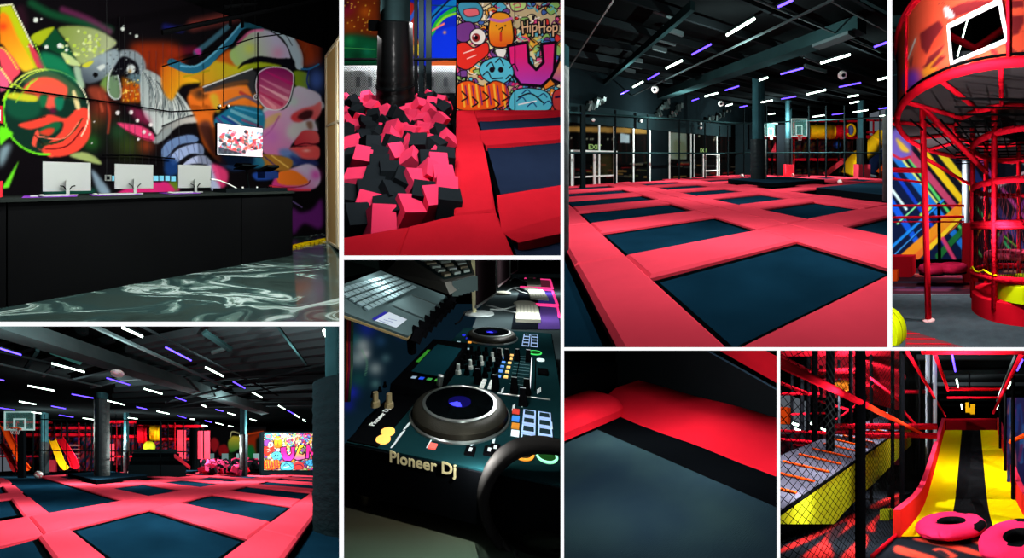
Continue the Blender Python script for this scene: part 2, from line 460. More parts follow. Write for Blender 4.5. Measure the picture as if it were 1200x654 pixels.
def pillar(x, y, z0, z1, r0, r1, zp, label, base_m=None):
    t = thing('padded_column', (x, y, z0), label, 'column')
    p = MB(); n = 14; prof = [(r0, 0)]
    random.seed(int(x * 31 + y * 7))
    hh = zp - z0; K = 26
    for i in range(1, K): prof.append((r0 * (1 + .012 * math.sin(i * 2.3) + random.uniform(-.008, .008)), hh * i / K))
    prof.append((r0, hh)); prof.append((r1, hh + .03))
    p.lathe((x, y, z0), prof, 24); put('wrap', p, M_wrap, t, smooth=True)
    u = MB(); u.cyl((x, y, zp), (x, y, z1), r1, 20); put('upper_tube', u, M_coltop, t, smooth=True)
    return prune(t)
M_wrap = mat('column_wrap', (24, 30, 33), .5, bump=.5, bscale=5, spec=.03)
M_coltop = mat('column_upper', (34, 62, 68), .35, vary=.3, vscale=2)
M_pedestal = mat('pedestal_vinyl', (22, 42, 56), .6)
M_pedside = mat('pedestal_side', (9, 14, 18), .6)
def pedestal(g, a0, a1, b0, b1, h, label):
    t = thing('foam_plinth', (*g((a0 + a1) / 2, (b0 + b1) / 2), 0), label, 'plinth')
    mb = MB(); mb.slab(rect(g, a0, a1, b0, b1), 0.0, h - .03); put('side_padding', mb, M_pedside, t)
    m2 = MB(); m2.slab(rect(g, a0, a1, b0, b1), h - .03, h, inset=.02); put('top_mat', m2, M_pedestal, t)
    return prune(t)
def backboard(P0, wd, ht, label, post=True, zfloor=0.0, side=0.0):
    """P0 = lower left corner of a board facing the camera"""
    x, y, z = P0; t = thing('basketball_hoop', (x + wd / 2, y, zfloor), label, 'basketball hoop')
    e = wd * .045
    def ring(x0, z0, x1, z1, e, nm, m):
        f = MB(); q = .04
        for lo, hi in (((x0, z0), (x1, z0 + e)), ((x0, z1 - e), (x1, z1)), ((x0, z0 + e), (x0 + e, z1 - e)), ((x1 - e, z0 + e), (x1, z1 - e))):
            f.box((lo[0], y - q, lo[1]), (hi[0], y, hi[1]))
        put(nm, f, m, t)
    ring(x, z, x + wd, z + ht, e, 'board_frame', M_board)
    ring(x + wd * .3, z + ht * .08, x + wd * .7, z + ht * .62, e * .9, 'target_square', M_board)
    gl = MB(); gl.box((x + e, y - .01, z + e), (x + wd - e, y, z + ht - e)); put('glass_board', gl, M_boardglass, t)
    rm = MB(); rr = wd * .15; c = Vector((x + wd / 2, y - rr - .08, z + ht * .06))
    rm.tube([c + Vector((rr * math.cos(a), rr * math.sin(a), 0)) for a in np.linspace(0, 2 * math.pi, 17)[:-1]], wd * .018, 6, closed=True)
    rm.box((x + wd * .42, y - .1, z + ht * .0), (x + wd * .58, y - .02, z + ht * .08)); put('rim', rm, M_orange, t)
    nt = MB(); 
    for k in range(10):
        a = 2 * math.pi * k / 10; b = a + .6
        nt.tube([c + Vector((rr * math.cos(a), rr * math.sin(a), 0)), c + Vector((rr * .6 * math.cos(b), rr * .6 * math.sin(b), -ht * .3))], wd * .007, 3)
    put('net', nt, M_white, t)
    if post:
        p = MB(); cx = x + wd / 2 + side; p.box((cx - wd * .1, y + .1, zfloor), (cx + wd * .1, y + .45, z + ht * .1)); put('post_cushion', p, M_blackvinyl, t, bevel=.03)
        q = MB(); q.box((cx - wd * .03, y + .03, z - .1), (cx + wd * .03, y + .3, z + ht * .5)); put('bracket', q, M_dark, t)
    return prune(t)
M_board = mat('board_white', (235, 240, 240), .4, emit=(180, 230, 225), estr=.4, sample=False)
M_boardglass = mat('board_glass', (150, 210, 205), .08, alpha=.22)
M_mesh = mat('net_black', (10, 12, 12), .7)
M_beam = mat('beam_teal', (34, 56, 58), .6, vary=.3, vscale=1)
M_joist = mat('joist_grey', (70, 84, 86), .6)
M_joistd = mat('joist_dark', (22, 27, 29), .8)
def beam(P0, P1, w_, h_, m, name='ceiling_beam', label=None, cat='beam', group=None):
    a, b = Vector(P0), Vector(P1); d = (b - a).normalized(); s_ = d.cross(Vector((0, 0, 1))).normalized() * w_ / 2; u = Vector((0, 0, h_))
    mb = MB(); mb.hexa([a - s_, b - s_, b + s_, a + s_, a - s_ + u, b - s_ + u, b + s_ + u, a + s_ + u])
    if label: return put(name, mb, m, label=label, cat=cat, group=group)
    return put(name, mb, m, kind='structure')
def ball(P, r, label, m=None):
    mb = MB(); mb.ball(P, r, 16); 
    t = put('play_ball', mb, m or M_ball, label=label, cat='ball', smooth='all')
    return t
def ball_mat():
    m = bpy.data.materials.new('ball_patches'); m.use_nodes = True; nt = m.node_tree; b = nt.nodes['Principled BSDF']
    at = nt.nodes.new('ShaderNodeAttribute'); at.attribute_name = 'loc'
    v = nt.nodes.new('ShaderNodeTexVoronoi'); v.inputs['Scale'].default_value = 7
    r = nt.nodes.new('ShaderNodeValToRGB'); r.color_ramp.interpolation = 'CONSTANT'
    r.color_ramp.elements[0].color = (.85, .78, .75, 1); r.color_ramp.elements[1].position = .55; r.color_ramp.elements[1].color = (.6, .05, .06, 1)
    s_ = nt.nodes.new('ShaderNodeSeparateColor')
    nt.links.new(at.outputs['Vector'], v.inputs['Vector']); nt.links.new(v.outputs['Color'], s_.inputs[0]); nt.links.new(s_.outputs[0], r.inputs['Fac'])
    nt.links.new(r.outputs['Color'], b.inputs['Base Color']); return m
M_ball = ball_mat()
# ================================================================== reception with mural (upper left picture)
s1 = use(Stage('reception', 198, 211, 300, 1.35, 1.0, P[1]))
d1 = Vector((.904, .428, 0)); n1 = Vector((-.428, .904, 0))
Wd = 4.2
def L1(u, off, z): return n1 * off + d1 * u + Vector((0, 0, z))
def dk(px, py, off): return s1.on(px, py, n1 * off, n1)
def uu(px, off): return dk(px, 200, off).dot(d1)
def obx1(mb, u0, u1, o0, o1, z0, z1): return mb.hexa([L1(u0, o0, z0), L1(u1, o0, z0), L1(u1, o1, z0), L1(u0, o1, z0), L1(u0, o0, z1), L1(u1, o0, z1), L1(u1, o1, z1), L1(u0, o1, z1)])
cv = Canvas(-10, -10, 400, 300, 1.7, (13, 11, 14))
a = lambda *p: [(x / 5.45, y / 5.45) for x, y in p]
b = lambda *p: [(x / 4.67, 100 + y / 4.67) for x, y in p]
c = lambda *p: [(190 + x / 5.448, y / 5.448) for x, y in p]
d = lambda *p: [(190 + x / 4.67, 100 + y / 4.67) for x, y in p]
# soft background sweeps
cv.line(a((200, 20), (330, 90), (520, 140), (700, 190)), 9, (18, 84, 46), .75, soft=6); cv.line(a((400, 60), (560, 120), (700, 200)), 7, (112, 40, 84), .7, soft=5)
cv.line(a((130, 60), (150, 140), (130, 260)), 10, (60, 24, 40), .5, soft=7); cv.line(c((20, 170), (120, 190)), 7, (24, 30, 120), .7, soft=5)
cv.line(c((200, 160), (420, 110), (640, 60), (880, 80)), 14, (128, 52, 46), .75, soft=8); cv.line(c((600, 60), (860, 60), (960, 200), (975, 380)), 15, (150, 50, 24), .7, soft=7)
cv.line(c((60, 330), (200, 320)), 10, (110, 16, 40), .6, soft=6)
cv.fill(a((830, 300), (950, 270), (1150, 300), (1150, 500), (950, 460)), (150, 44, 16), .85, soft=4); cv.fill(c((0, 400), (90, 420), (100, 520), (0, 520)), (190, 70, 16), .8, soft=3)
cv.blob(*b((500, 310))[0], 12, (40, 120, 40), .6); cv.blob(*b((520, 200))[0], 14, (60, 60, 30), .7); cv.blob(*b((560, 120))[0], 16, (150, 50, 30), .7); cv.blob(*b((700, 330))[0], 18, (60, 80, 30), .7); cv.blob(*b((650, 250))[0], 12, (40, 90, 50), .6)
cv.blob(*b((800, 330))[0], 10, (160, 60, 30), .7); cv.line(b((580, 60), (600, 160), (590, 260)), 3, (190, 60, 40), .6, soft=2); cv.line(b((540, 40), (560, 140)), 3, (200, 90, 60), .6, soft=2)
# ring-shaped helmet figure at the left
cv.fill(a((0, 40), (72, 30), (205, 290), (250, 440), (170, 450), (60, 200), (0, 100)), (176, 190, 22), soft=.8, sm=False)
cv.line(a((0, 36), (76, 26), (212, 300), (180, 296)), 1.6, (230, 232, 200), sm=False)
cv.fill(a((0, 95), (50, 100), (110, 230), (215, 430), (140, 450), (20, 290), (0, 270)), (240, 120, 22), soft=1, grad=((236, 190, 40), a((20, 180))[0], a((180, 440))[0])); cv.blob(*a((20, 170))[0], 5, (220, 50, 30), .8)
cv.fill(a((0, 300), (60, 340), (130, 450), (90, 500), (60, 530), (0, 400)), (232, 72, 90), soft=.6); cv.fill(a((0, 430), (60, 540), (0, 580)), (222, 90, 130), soft=.6)
cv.line(a((0, 300), (40, 330), (110, 440)), 1.4, (214, 210, 60)); cv.line(a((0, 430), (80, 545)), 1.5, (230, 235, 120)); cv.fill(a((180, 280), (225, 320), (292, 430), (235, 425)), (200, 54, 74), soft=.6); cv.line(a((205, 240), (250, 340), (295, 440)), 1.3, (150, 210, 50))
cv.blob(54, 131, 51, (16, 44, 34), 1, hard=True)
def arc(cx, cy, r, t0, t1, n=20, ry=None): return [(cx + r * math.cos(t), cy + (ry or r) * math.sin(t)) for t in np.linspace(R(t0), R(t1), n)]
cv.fill(a((150, 470), (280, 440), (420, 500), (520, 600), (480, 654), (300, 520), (170, 540)), (60, 90, 60), .9, soft=1.5)
cv.fill(a((150, 560), (230, 500), (340, 500), (430, 560), (400, 640), (300, 600), (230, 654), (150, 620)), (238, 84, 62), soft=1); cv.blob(*a((250, 580))[0], 6, (246, 150, 60), .9)
cv.fill(b((60, 60), (200, 60), (220, 150), (150, 190), (60, 170), (30, 110)), (18, 74, 52), soft=2); cv.fill(b((20, 60), (80, 40), (200, 60), (190, 90), (90, 80)), (190, 190, 40), soft=.8)
cv.fill(b((180, 0), (300, 0), (350, 30), (330, 100), (270, 130), (210, 70)), (236, 84, 66), soft=1); cv.blob(*b((290, 140))[0], 4.5, (90, 20, 50), 1); cv.fill(b((215, 60), (260, 50), (250, 110), (225, 120)), (24, 100, 60), soft=1); cv.fill(b((300, 70), (350, 60), (340, 130), (310, 130)), (20, 110, 80), soft=1)
cv.fill(b((100, 215), (190, 190), (270, 160), (360, 180), (420, 130), (480, 130), (495, 200), (490, 280), (440, 350), (360, 385), (280, 390), (230, 350), (330, 260), (340, 200), (240, 225), (160, 240)), (232, 66, 50), soft=.7)
cv.fill(b((175, 320), (200, 245), (215, 270), (200, 340), (290, 385), (270, 392), (220, 350)), (236, 80, 60), soft=.6); cv.fill(b((220, 240), (300, 200), (335, 215), (300, 260), (230, 270)), (20, 90, 54), soft=.8); cv.fill(b((215, 260), (260, 235), (300, 240), (270, 275)), (200, 60, 40), soft=.8)
cv.line(b((230, 325), (330, 305), (410, 240), (450, 180)), 3.6, (44, 56, 34), 1, w2=1.5); cv.line(b((250, 350), (370, 330), (455, 230)), 1.6, (90, 14, 20)); cv.line(b((190, 270), (240, 330)), 1.4, (30, 20, 20)); cv.line(b((150, 195), (250, 170)), 1.5, (60, 30, 20)); cv.line(b((210, 280), (350, 290), (430, 200)), 1.2, (255, 130, 100))
cv.line(arc(54, 131, 50, 85, 215), 2.2, (104, 216, 36)); cv.line(arc(54, 131, 50, 215, 300), 1.8, (200, 216, 90)); cv.line(arc(54, 131, 50, 300, 395), 1.3, (232, 224, 190)); cv.line(arc(58, 128, 46, 200, 320), 1.0, (190, 220, 70)); cv.fill(b((395, 40), (410, 30), (440, 120), (415, 125)), (214, 200, 140), soft=.6)
cv.line(a((20, 640), (80, 540), (160, 575), (200, 520)), 1.6, (176, 210, 40)); cv.line(a((100, 654), (170, 560), (240, 500)), 1.4, (150, 200, 50))
cv.fill(b((0, 225), (70, 262), (30, 300), (0, 325)), (100, 226, 30), soft=.8); cv.fill(b((8, 565), (48, 562), (104, 410)), (104, 222, 40), soft=.6, sm=False); cv.fill(b((0, 350), (60, 320), (40, 390), (0, 450)), (130, 160, 170), .9, soft=2.5)
# mottled middle face
cv.fill(a((195, 235), (270, 190), (350, 178), (262, 285), (225, 275)), (156, 172, 26), soft=.7)
cv.fill(a((370, 182), (480, 165), (600, 182), (690, 225), (745, 275), (680, 330), (560, 400), (500, 400), (430, 270)), (122, 142, 64), soft=1, grad=((160, 172, 130), a((400, 190))[0], a((700, 260))[0]))
cv.fill(a((352, 178), (440, 300), (512, 432), (380, 345), (262, 292)), (14, 66, 38), sm=False, soft=.8); cv.fill(a((260, 330), (400, 370), (480, 480), (500, 540), (400, 470), (280, 430)), (20, 112, 74), soft=2.5)
cv.fill(a((388, 336), (450, 356), (516, 416), (440, 412)), (176, 196, 132), soft=.6); cv.fill(a((470, 430), (520, 440), (540, 560), (500, 540)), (160, 190, 160), .9, soft=1)
rn = random.Random(2)
for i in range(60): cv.blob(*a((rn.gauss(560, 75), rn.gauss(300, 42)))[0], rn.uniform(.6, 2.4), rn.choice([(196, 212, 110), (210, 222, 160), (170, 196, 70)]), .9, hard=True)
cv.fill(a((520, 425), (600, 370), (690, 325), (750, 318), (770, 400), (700, 470), (650, 510), (545, 530)), (140, 158, 164), soft=1, grad=((60, 70, 80), a((650, 380))[0], a((560, 540))[0])); cv.fill(a((522, 420), (560, 395), (600, 390), (560, 430)), (190, 190, 50), soft=.6)
cv.blob(*a((610, 478))[0], 3, (8, 8, 10), 1, hard=True); cv.fill(a((620, 430), (660, 410), (670, 430), (640, 450)), (200, 210, 205), soft=.5)
cv.fill(a((640, 540), (700, 470), (690, 590)), (110, 150, 70), .9, soft=1); cv.fill(a((560, 560), (660, 560), (680, 640), (600, 640)), (150, 60, 40), .8, soft=2)
cv.fill(a((700, 470), (735, 440), (770, 550), (768, 620), (725, 630), (690, 580)), (100, 130, 96), soft=.6, out=(190, 200, 200), ow=1.6)
cv.fill(a((765, 330), (860, 325), (920, 380), (930, 450), (880, 480), (790, 440)), (126, 140, 146), soft=1); cv.fill(a((740, 410), (790, 360), (870, 400), (890, 470), (860, 490), (830, 430), (780, 470), (710, 480)), (12, 12, 18), soft=.7); cv.blob(*a((838, 440))[0], 5, (190, 200, 200), 1, hard=True); cv.blob(*a((830, 455))[0], 2, (170, 120, 30), 1)
cv.fill(a((820, 480), (900, 480), (900, 560), (830, 540)), (90, 120, 130), .9, soft=1)
cv.fill(a((782, 490), (885, 540), (895, 654), (780, 654)), (150, 84, 16), sm=False, soft=1.5); cv.fill(b((670, 0), (770, 0), (770, 90), (670, 90)), (170, 70, 16), sm=False, soft=1.5)
for i in range(46): cv.blob(rn.uniform(144, 163), rn.uniform(92, 118), .9, rn.choice([(230, 190, 50), (240, 220, 110), (200, 120, 20)]), .9, hard=True)
for i in range(90): cv.blob(rn.uniform(122, 168), rn.uniform(60, 108), rn.uniform(.4, 1.1), rn.choice([(20, 22, 26), (170, 180, 180), (90, 100, 100)]), .7, hard=True)
for (x, y, r) in ((228, 128, 3), (265, 122, 1.2), (296, 300, 2.4), (381, 292, 3), (425, 320, 2), (785, 185, 2.3), (872, 230, 2), (832, 213, 1), (790, 165, .8)): cv.blob(*a((x, y))[0], r, (205, 214, 206), 1, hard=True)
# grained hand and striped fingers
H = [(167, 82.5), (182, 86), (200, 101), (211, 111), (225, 130), (226, 135), (213, 139), (192, 149), (184, 158), (177, 146), (167, 131), (164, 104)]
cv.fill(H, (150, 164, 164), soft=.6, grad=((196, 206, 202), (170, 90), (215, 138)))
for i in range(46):
    t = i / 45; x0 = 167 + 44 * t; y0 = 84 + 30 * t; cv.line([(x0, y0), (x0 + 5 + 6 * rn.random(), y0 + 16), (x0 + 8 + rn.uniform(-5, 6), min(y0 + 40, 140))], .7, rn.choice([(40, 50, 54), (70, 84, 88), (220, 226, 222)]), .75)
cv.line(d((0, 225), (100, 185), (165, 165)), 2.0, (14, 16, 18)); cv.fill(d((0, 240), (100, 185), (190, 170), (204, 200), (110, 215), (40, 260), (0, 300)), (128, 134, 132), soft=.8, grad=((200, 196, 188), d((0, 260))[0], d((180, 180))[0]))
cv.fill(b((840, 290), (934, 230), (934, 262), (860, 320)), (140, 150, 150), soft=.8); cv.fill(b((885, 370), (905, 320), (934, 300), (934, 400)), (70, 84, 120), soft=.8)
def finger(p, col, stripes):
    cv.fill(p, col, soft=.7, out=(24, 26, 40), ow=.9)
    for q in stripes: cv.line(q, .9, (74, 90, 130), .8)
finger(d((0, 340), (60, 290), (150, 268), (196, 285), (190, 310), (90, 330), (30, 390), (0, 400)), (104, 132, 176), [d((20, 330), (35, 370)), d((50, 300), (62, 345)), d((90, 285), (100, 325)), d((130, 272), (140, 315))])
finger(d((40, 400), (90, 345), (180, 318), (224, 330), (226, 380), (160, 375), (90, 420), (60, 440)), (152, 172, 212), [d((70, 370), (95, 415)), d((100, 350), (120, 395)), d((135, 335), (150, 380)), d((170, 325), (180, 370)), d((200, 325), (206, 370))])
finger(d((110, 440), (160, 395), (230, 382), (276, 420), (310, 470), (322, 560), (290, 590), (264, 560), (262, 450), (190, 430)), (176, 188, 220), [d((170, 395), (190, 425)), d((210, 385), (222, 430)), d((240, 395), (250, 440)), d((280, 480), (300, 470)), d((285, 520), (315, 515))])
cv.fill(d((20, 400), (80, 410), (90, 480), (20, 490)), (24, 60, 120), .9, soft=1.5); cv.fill(d((0, 520), (90, 560), (80, 585), (0, 585)), (200, 44, 120), soft=1); cv.fill(d((40, 520), (90, 530), (80, 580), (50, 575)), (90, 120, 30), soft=1); cv.fill(d((270, 430), (350, 460), (360, 520), (320, 560)), (232, 60, 120), .9, soft=1.5)
# pink lips, dots
cv.fill(b((640, 206), (700, 210), (770, 222), (832, 258), (845, 300), (800, 300), (720, 265), (680, 238)), (222, 62, 112), soft=.7); cv.line(b((690, 245), (770, 285), (830, 300)), 1.6, (120, 20, 50)); cv.fill(b((700, 120), (770, 130), (830, 210), (760, 200)), (180, 40, 90), .6, soft=2.5)
for (x, y, r) in ((645, 150, 2.6), (717, 148, 2.6), (752, 193, 2.2), (788, 255, 2.2), (820, 268, 1.6), (757, 295, 1.6), (825, 216, 2.4), (515, 200, .9), (503, 316, .8)): cv.blob(*b((x, y))[0], r, (226, 220, 220), 1, hard=True)
cv.fill(b((380, 385), (450, 365), (520, 390), (555, 432), (470, 415)), (150, 168, 100), soft=.8); cv.fill(b((498, 460), (560, 520), (605, 592), (545, 592)), (140, 168, 186), .9, soft=1.6); cv.fill(b((640, 592), (700, 560), (840, 530), (934, 545), (934, 600), (640, 600)), (206, 40, 112), soft=1); cv.fill(b((260, 570), (500, 560), (500, 600), (260, 600)), (20, 90, 70), .7, soft=2)
# woman with sunglasses
cv.fill(c((0, 420), (90, 440), (250, 520), (130, 545), (60, 640), (0, 560)), (196, 96, 20), soft=1.2, grad=((236, 190, 30), c((0, 430))[0], c((230, 520))[0]))
cv.fill(c((90, 455), (230, 420), (350, 380), (430, 330), (500, 400), (590, 425), (260, 550), (240, 515)), (186, 190, 34), soft=1, grad=((200, 140, 30), c((500, 400))[0], c((250, 520))[0])); cv.fill(c((350, 385), (400, 330), (440, 320), (480, 420), (400, 400)), (190, 80, 26), .9, soft=1.4); cv.line(c((140, 490), (300, 450)), 2, (150, 140, 20), .8)
cv.fill(c((430, 340), (500, 270), (560, 205), (640, 185), (740, 222), (800, 290), (822, 372), (740, 378), (620, 362), (520, 400), (470, 420)), (150, 184, 110), soft=.8, grad=((188, 184, 212), c((470, 360))[0], c((720, 260))[0])); cv.line(c((480, 280), (560, 205), (640, 190)), 3, (220, 90, 150), .8, soft=2); cv.blob(*c((560, 310))[0], 8, (200, 210, 60), .6); cv.blob(*c((740, 340))[0], 9, (216, 130, 170), .6)
cv.line(c((60, 400), (180, 445), (280, 410), (360, 330), (430, 270), (500, 180), (560, 160)), 10, (34, 100, 128), w2=5); cv.line(c((120, 420), (220, 420), (330, 340), (420, 250), (505, 150)), 2.2, (90, 160, 190)); cv.line(c((520, 160), (640, 165), (760, 110), (870, 135), (935, 210)), 6, (26, 76, 92), .95, soft=2); cv.line(c((935, 210), (925, 280), (895, 340)), 2.5, (60, 80, 84), .9, soft=1.5)
cv.line(c((215, 335), (300, 270), (420, 170)), 6, (60, 110, 130), .8, soft=2.5); cv.fill(c((205, 320), (240, 310), (250, 345), (228, 352)), (190, 54, 150), soft=1)
cv.fill(c((695, 195), (790, 200), (860, 260), (902, 350), (900, 440), (855, 440), (828, 370), (800, 300), (760, 240)), (172, 192, 204), soft=.6, out=(20, 20, 26), ow=1.3); cv.line(c((740, 230), (800, 300), (825, 380)), 1.2, (40, 40, 50)); cv.line(c((700, 205), (780, 215), (830, 290)), 1, (60, 70, 80))
cv.fill(c((800, 150), (880, 180), (945, 260), (972, 400), (905, 425), (898, 350), (850, 240)), (156, 54, 20), .85, soft=2)
cv.fill(c((482, 442), (520, 395), (610, 362), (730, 372), (838, 380), (840, 460), (800, 440), (740, 408), (600, 395), (530, 412)), (12, 12, 20), soft=.6); cv.fill(c((500, 445), (600, 398), (720, 410), (760, 425), (610, 432), (560, 450)), (150, 170, 30), soft=.8)
cv.fill(c((840, 455), (930, 470), (930, 560), (880, 580), (840, 520)), (120, 150, 30), soft=1); cv.blob(*c((985, 510))[0], 12, (66, 96, 170), .95, ry=17); cv.line(c((940, 440), (925, 520), (960, 600), (1010, 610)), 1.6, (30, 50, 130)); cv.line(c((890, 440), (940, 440), (1000, 410)), 2, (40, 110, 160))
# face
cv.fill(c((840, 560), (1010, 640), (1010, 700), (700, 740), (640, 700)), (190, 200, 206), soft=1)
cv.fill(d((555, 150), (640, 130), (700, 110), (730, 10), (800, 20), (865, 55), (870, 130), (835, 190), (852, 250), (790, 250), (720, 310), (700, 345), (700, 380), (560, 375), (548, 250)), (206, 196, 214), soft=.7, grad=((206, 120, 176), d((800, 60))[0], d((580, 330))[0]))
cv.fill(d((720, 200), (830, 195), (840, 240), (780, 250), (720, 300), (680, 260)), (196, 208, 196), .8, soft=2.5); cv.fill(d((555, 190), (640, 150), (640, 180), (560, 240)), (206, 170, 110), .9, soft=1.2); cv.line(d((640, 170), (600, 240), (560, 280)), 2, (170, 80, 150), .7, soft=1.5); cv.blob(*d((600, 280))[0], 10, (196, 110, 190), .8); cv.blob(*d((720, 90))[0], 7, (180, 214, 196), .7)
cv.fill(d((708, 165), (760, 130), (830, 110), (868, 90), (868, 150), (835, 190), (800, 175), (760, 200), (715, 195)), (206, 56, 62), soft=1, grad=((230, 110, 110), d((720, 190))[0], d((860, 110))[0])); cv.fill(d((740, 175), (780, 140), (825, 140), (815, 175), (780, 190)), (64, 26, 30), soft=1); cv.fill(d((790, 200), (820, 200), (822, 240), (800, 235)), (120, 70, 50), .8, soft=1.2)
cv.fill(d((722, 322), (760, 258), (800, 246), (850, 258), (860, 308), (825, 328), (770, 330)), (186, 44, 58), soft=.6, grad=((226, 90, 90), d((740, 330))[0], d((850, 270))[0])); cv.line(d((715, 335), (780, 318), (830, 322), (858, 315)), 1.3, (80, 10, 24))
cv.fill(d((694, 345), (770, 335), (850, 332), (864, 378), (842, 408), (770, 402), (722, 375)), (232, 84, 82), soft=.6); cv.blob(*d((790, 358))[0], 5, (246, 180, 170), .9, ry=2); cv.fill(d((640, 355), (700, 350), (760, 405), (720, 440), (660, 400)), (90, 130, 190), .9, soft=2); cv.fill(d((700, 385), (770, 405), (840, 410), (850, 440), (740, 440)), (40, 50, 110), .9, soft=1.5)
cv.fill(d((600, 545), (640, 480), (720, 450), (800, 430), (855, 460), (864, 530), (820, 570), (720, 575), (640, 560)), (216, 60, 140), soft=.8, grad=((206, 190, 216), d((680, 560))[0], d((760, 450))[0])); cv.blob(*d((840, 490))[0], 7, (224, 70, 180), .8); cv.fill(d((636, 480), (700, 462), (760, 488), (800, 530), (740, 548), (640, 538)), (246, 122, 36), soft=.7); cv.line(d((600, 550), (700, 560), (790, 545), (810, 520)), 1.2, (120, 20, 40)); cv.line(d((590, 552), (700, 570), (810, 572)), 2.5, (220, 60, 80))
cv.fill(d((495, 385), (560, 378), (640, 385), (712, 410), (695, 462), (620, 465), (540, 440)), (170, 118, 44), soft=.8); cv.line(d((560, 390), (620, 440)), 2, (90, 60, 90)); cv.line(d((600, 385), (690, 450)), 1.6, (230, 190, 90)); cv.fill(d((480, 390), (540, 390), (560, 440), (500, 450)), (30, 120, 160), .9, soft=1)
cv.fill(d((300, 385), (490, 385), (490, 440), (400, 470), (330, 440)), (26, 50, 90), .9, soft=1.5); cv.fill(d((500, 480), (620, 470), (620, 510), (520, 520)), (36, 80, 180), .9, soft=1)
# cheek side ribbons
cv.fill(d((140, 60), (260, 0), (480, 0), (520, 60), (545, 130), (400, 110), (330, 130), (280, 160), (290, 250), (300, 330), (320, 420), (230, 330), (190, 200)), (222, 100, 28), soft=1.2, grad=((240, 130, 40), d((180, 300))[0], d((450, 40))[0])); cv.fill(d((200, 230), (260, 200), (300, 340), (360, 440), (290, 400)), (60, 34, 40), .8, soft=2); cv.fill(d((150, 30), (230, 20), (250, 60), (200, 80)), (150, 80, 30), soft=1.5); cv.blob(*d((205, 45))[0], 5, (60, 40, 30), .9); cv.fill(d((260, 60), (300, 50), (320, 130), (300, 150)), (214, 190, 50), .8, soft=1.5); cv.line(c((270, 590), (450, 560), (560, 590)), 4, (236, 130, 60), .9, soft=2); cv.line(d((430, 40), (520, 90)), 4, (180, 50, 60), .8, soft=2); cv.line(d((340, 100), (450, 60), (530, 100)), 3.5, (90, 100, 130), .8, soft=2)
cv.fill(d((285, 190), (330, 150), (400, 112), (545, 135), (550, 245), (440, 248), (320, 245), (300, 240)), (30, 116, 150), soft=1); cv.line(d((330, 170), (430, 230)), 3, (40, 60, 140), .9); cv.line(d((380, 140), (520, 200)), 4, (110, 180, 200), .9); cv.line(d((400, 120), (545, 160)), 2.4, (60, 150, 190)); cv.line(d((360, 170), (470, 240)), 2, (170, 190, 200), .8); cv.line(d((300, 180), (360, 240)), 3, (90, 60, 120), .8); cv.line(d((440, 190), (545, 230)), 2.6, (140, 70, 110), .8)
# glasses
cv.fill(c((262, 556), (420, 500), (575, 440), (610, 470), (600, 580), (580, 620), (540, 530), (400, 560), (265, 592)), (50, 52, 56), soft=.8, sm=False); cv.line(c((262, 556), (420, 497), (575, 440)), 1.5, (220, 224, 228)); cv.fill(c((300, 575), (420, 530), (540, 512), (540, 535), (400, 560)), (110, 70, 40), .9, soft=1)
G = [(301, 92), (305, 84), (316, 79), (332, 79.5), (342, 85), (344, 93), (341, 110), (337, 121), (329, 128), (318, 128.5), (309, 124), (303, 115), (300, 103)]
cv.fill([(x - 2, y - 1) if x < 320 else (x + 1.5, y + 1) for x, y in G], (16, 16, 26), soft=.5)
cv.fill(G, (132, 26, 92), soft=.5, grad=((226, 120, 140), (325, 82), (322, 128)), out=(220, 226, 230), ow=1.2)
for (x1, y1, x2, y2, cc) in ((306, 92, 338, 108, (210, 130, 160)), (305, 100, 336, 116, (240, 190, 200)), (304, 108, 330, 122, (190, 40, 90)), (312, 84, 341, 98, (190, 30, 110)), (306, 112, 322, 126, (236, 160, 170))): cv.line([(x1, y1), (x2, y2)], 1.2, cc, .8, w2=4.5, soft=1.2)
cv.blob(*c((600, 620))[0], 3.4, (220, 224, 228), 1, hard=True); cv.blob(*c((600, 620))[0], 2.2, (30, 30, 34), 1, hard=True); cv.blob(*c((600, 620))[0], .9, (220, 220, 220), 1, hard=True)
cv.fill([(341, 244), (352, 249), (366, 245), (377, 233), (379, 262), (372, 268), (356, 262), (343, 275)], (104, 34, 116), .95, soft=2); cv.line([(343, 236), (354, 243)], 1.2, (120, 100, 160))
cv.fill([(378, 40), (400, 20), (400, 300), (384, 300), (381, 60)], (9, 9, 11), soft=1, sm=False)
# dark base coat is painted; the wall also gets a faint added glow
u0, u1 = uu(-9, Wd), uu(390, Wd)
m = put  # keep name
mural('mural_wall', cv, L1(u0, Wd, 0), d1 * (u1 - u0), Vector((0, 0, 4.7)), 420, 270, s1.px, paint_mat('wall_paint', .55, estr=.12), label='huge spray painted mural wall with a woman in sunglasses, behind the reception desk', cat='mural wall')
mb = MB(); obx1(mb, u0 - .5, u1 + .6, Wd + .02, Wd + .25, -.05, 8); put('wall_back', mb, M_black, kind='structure')
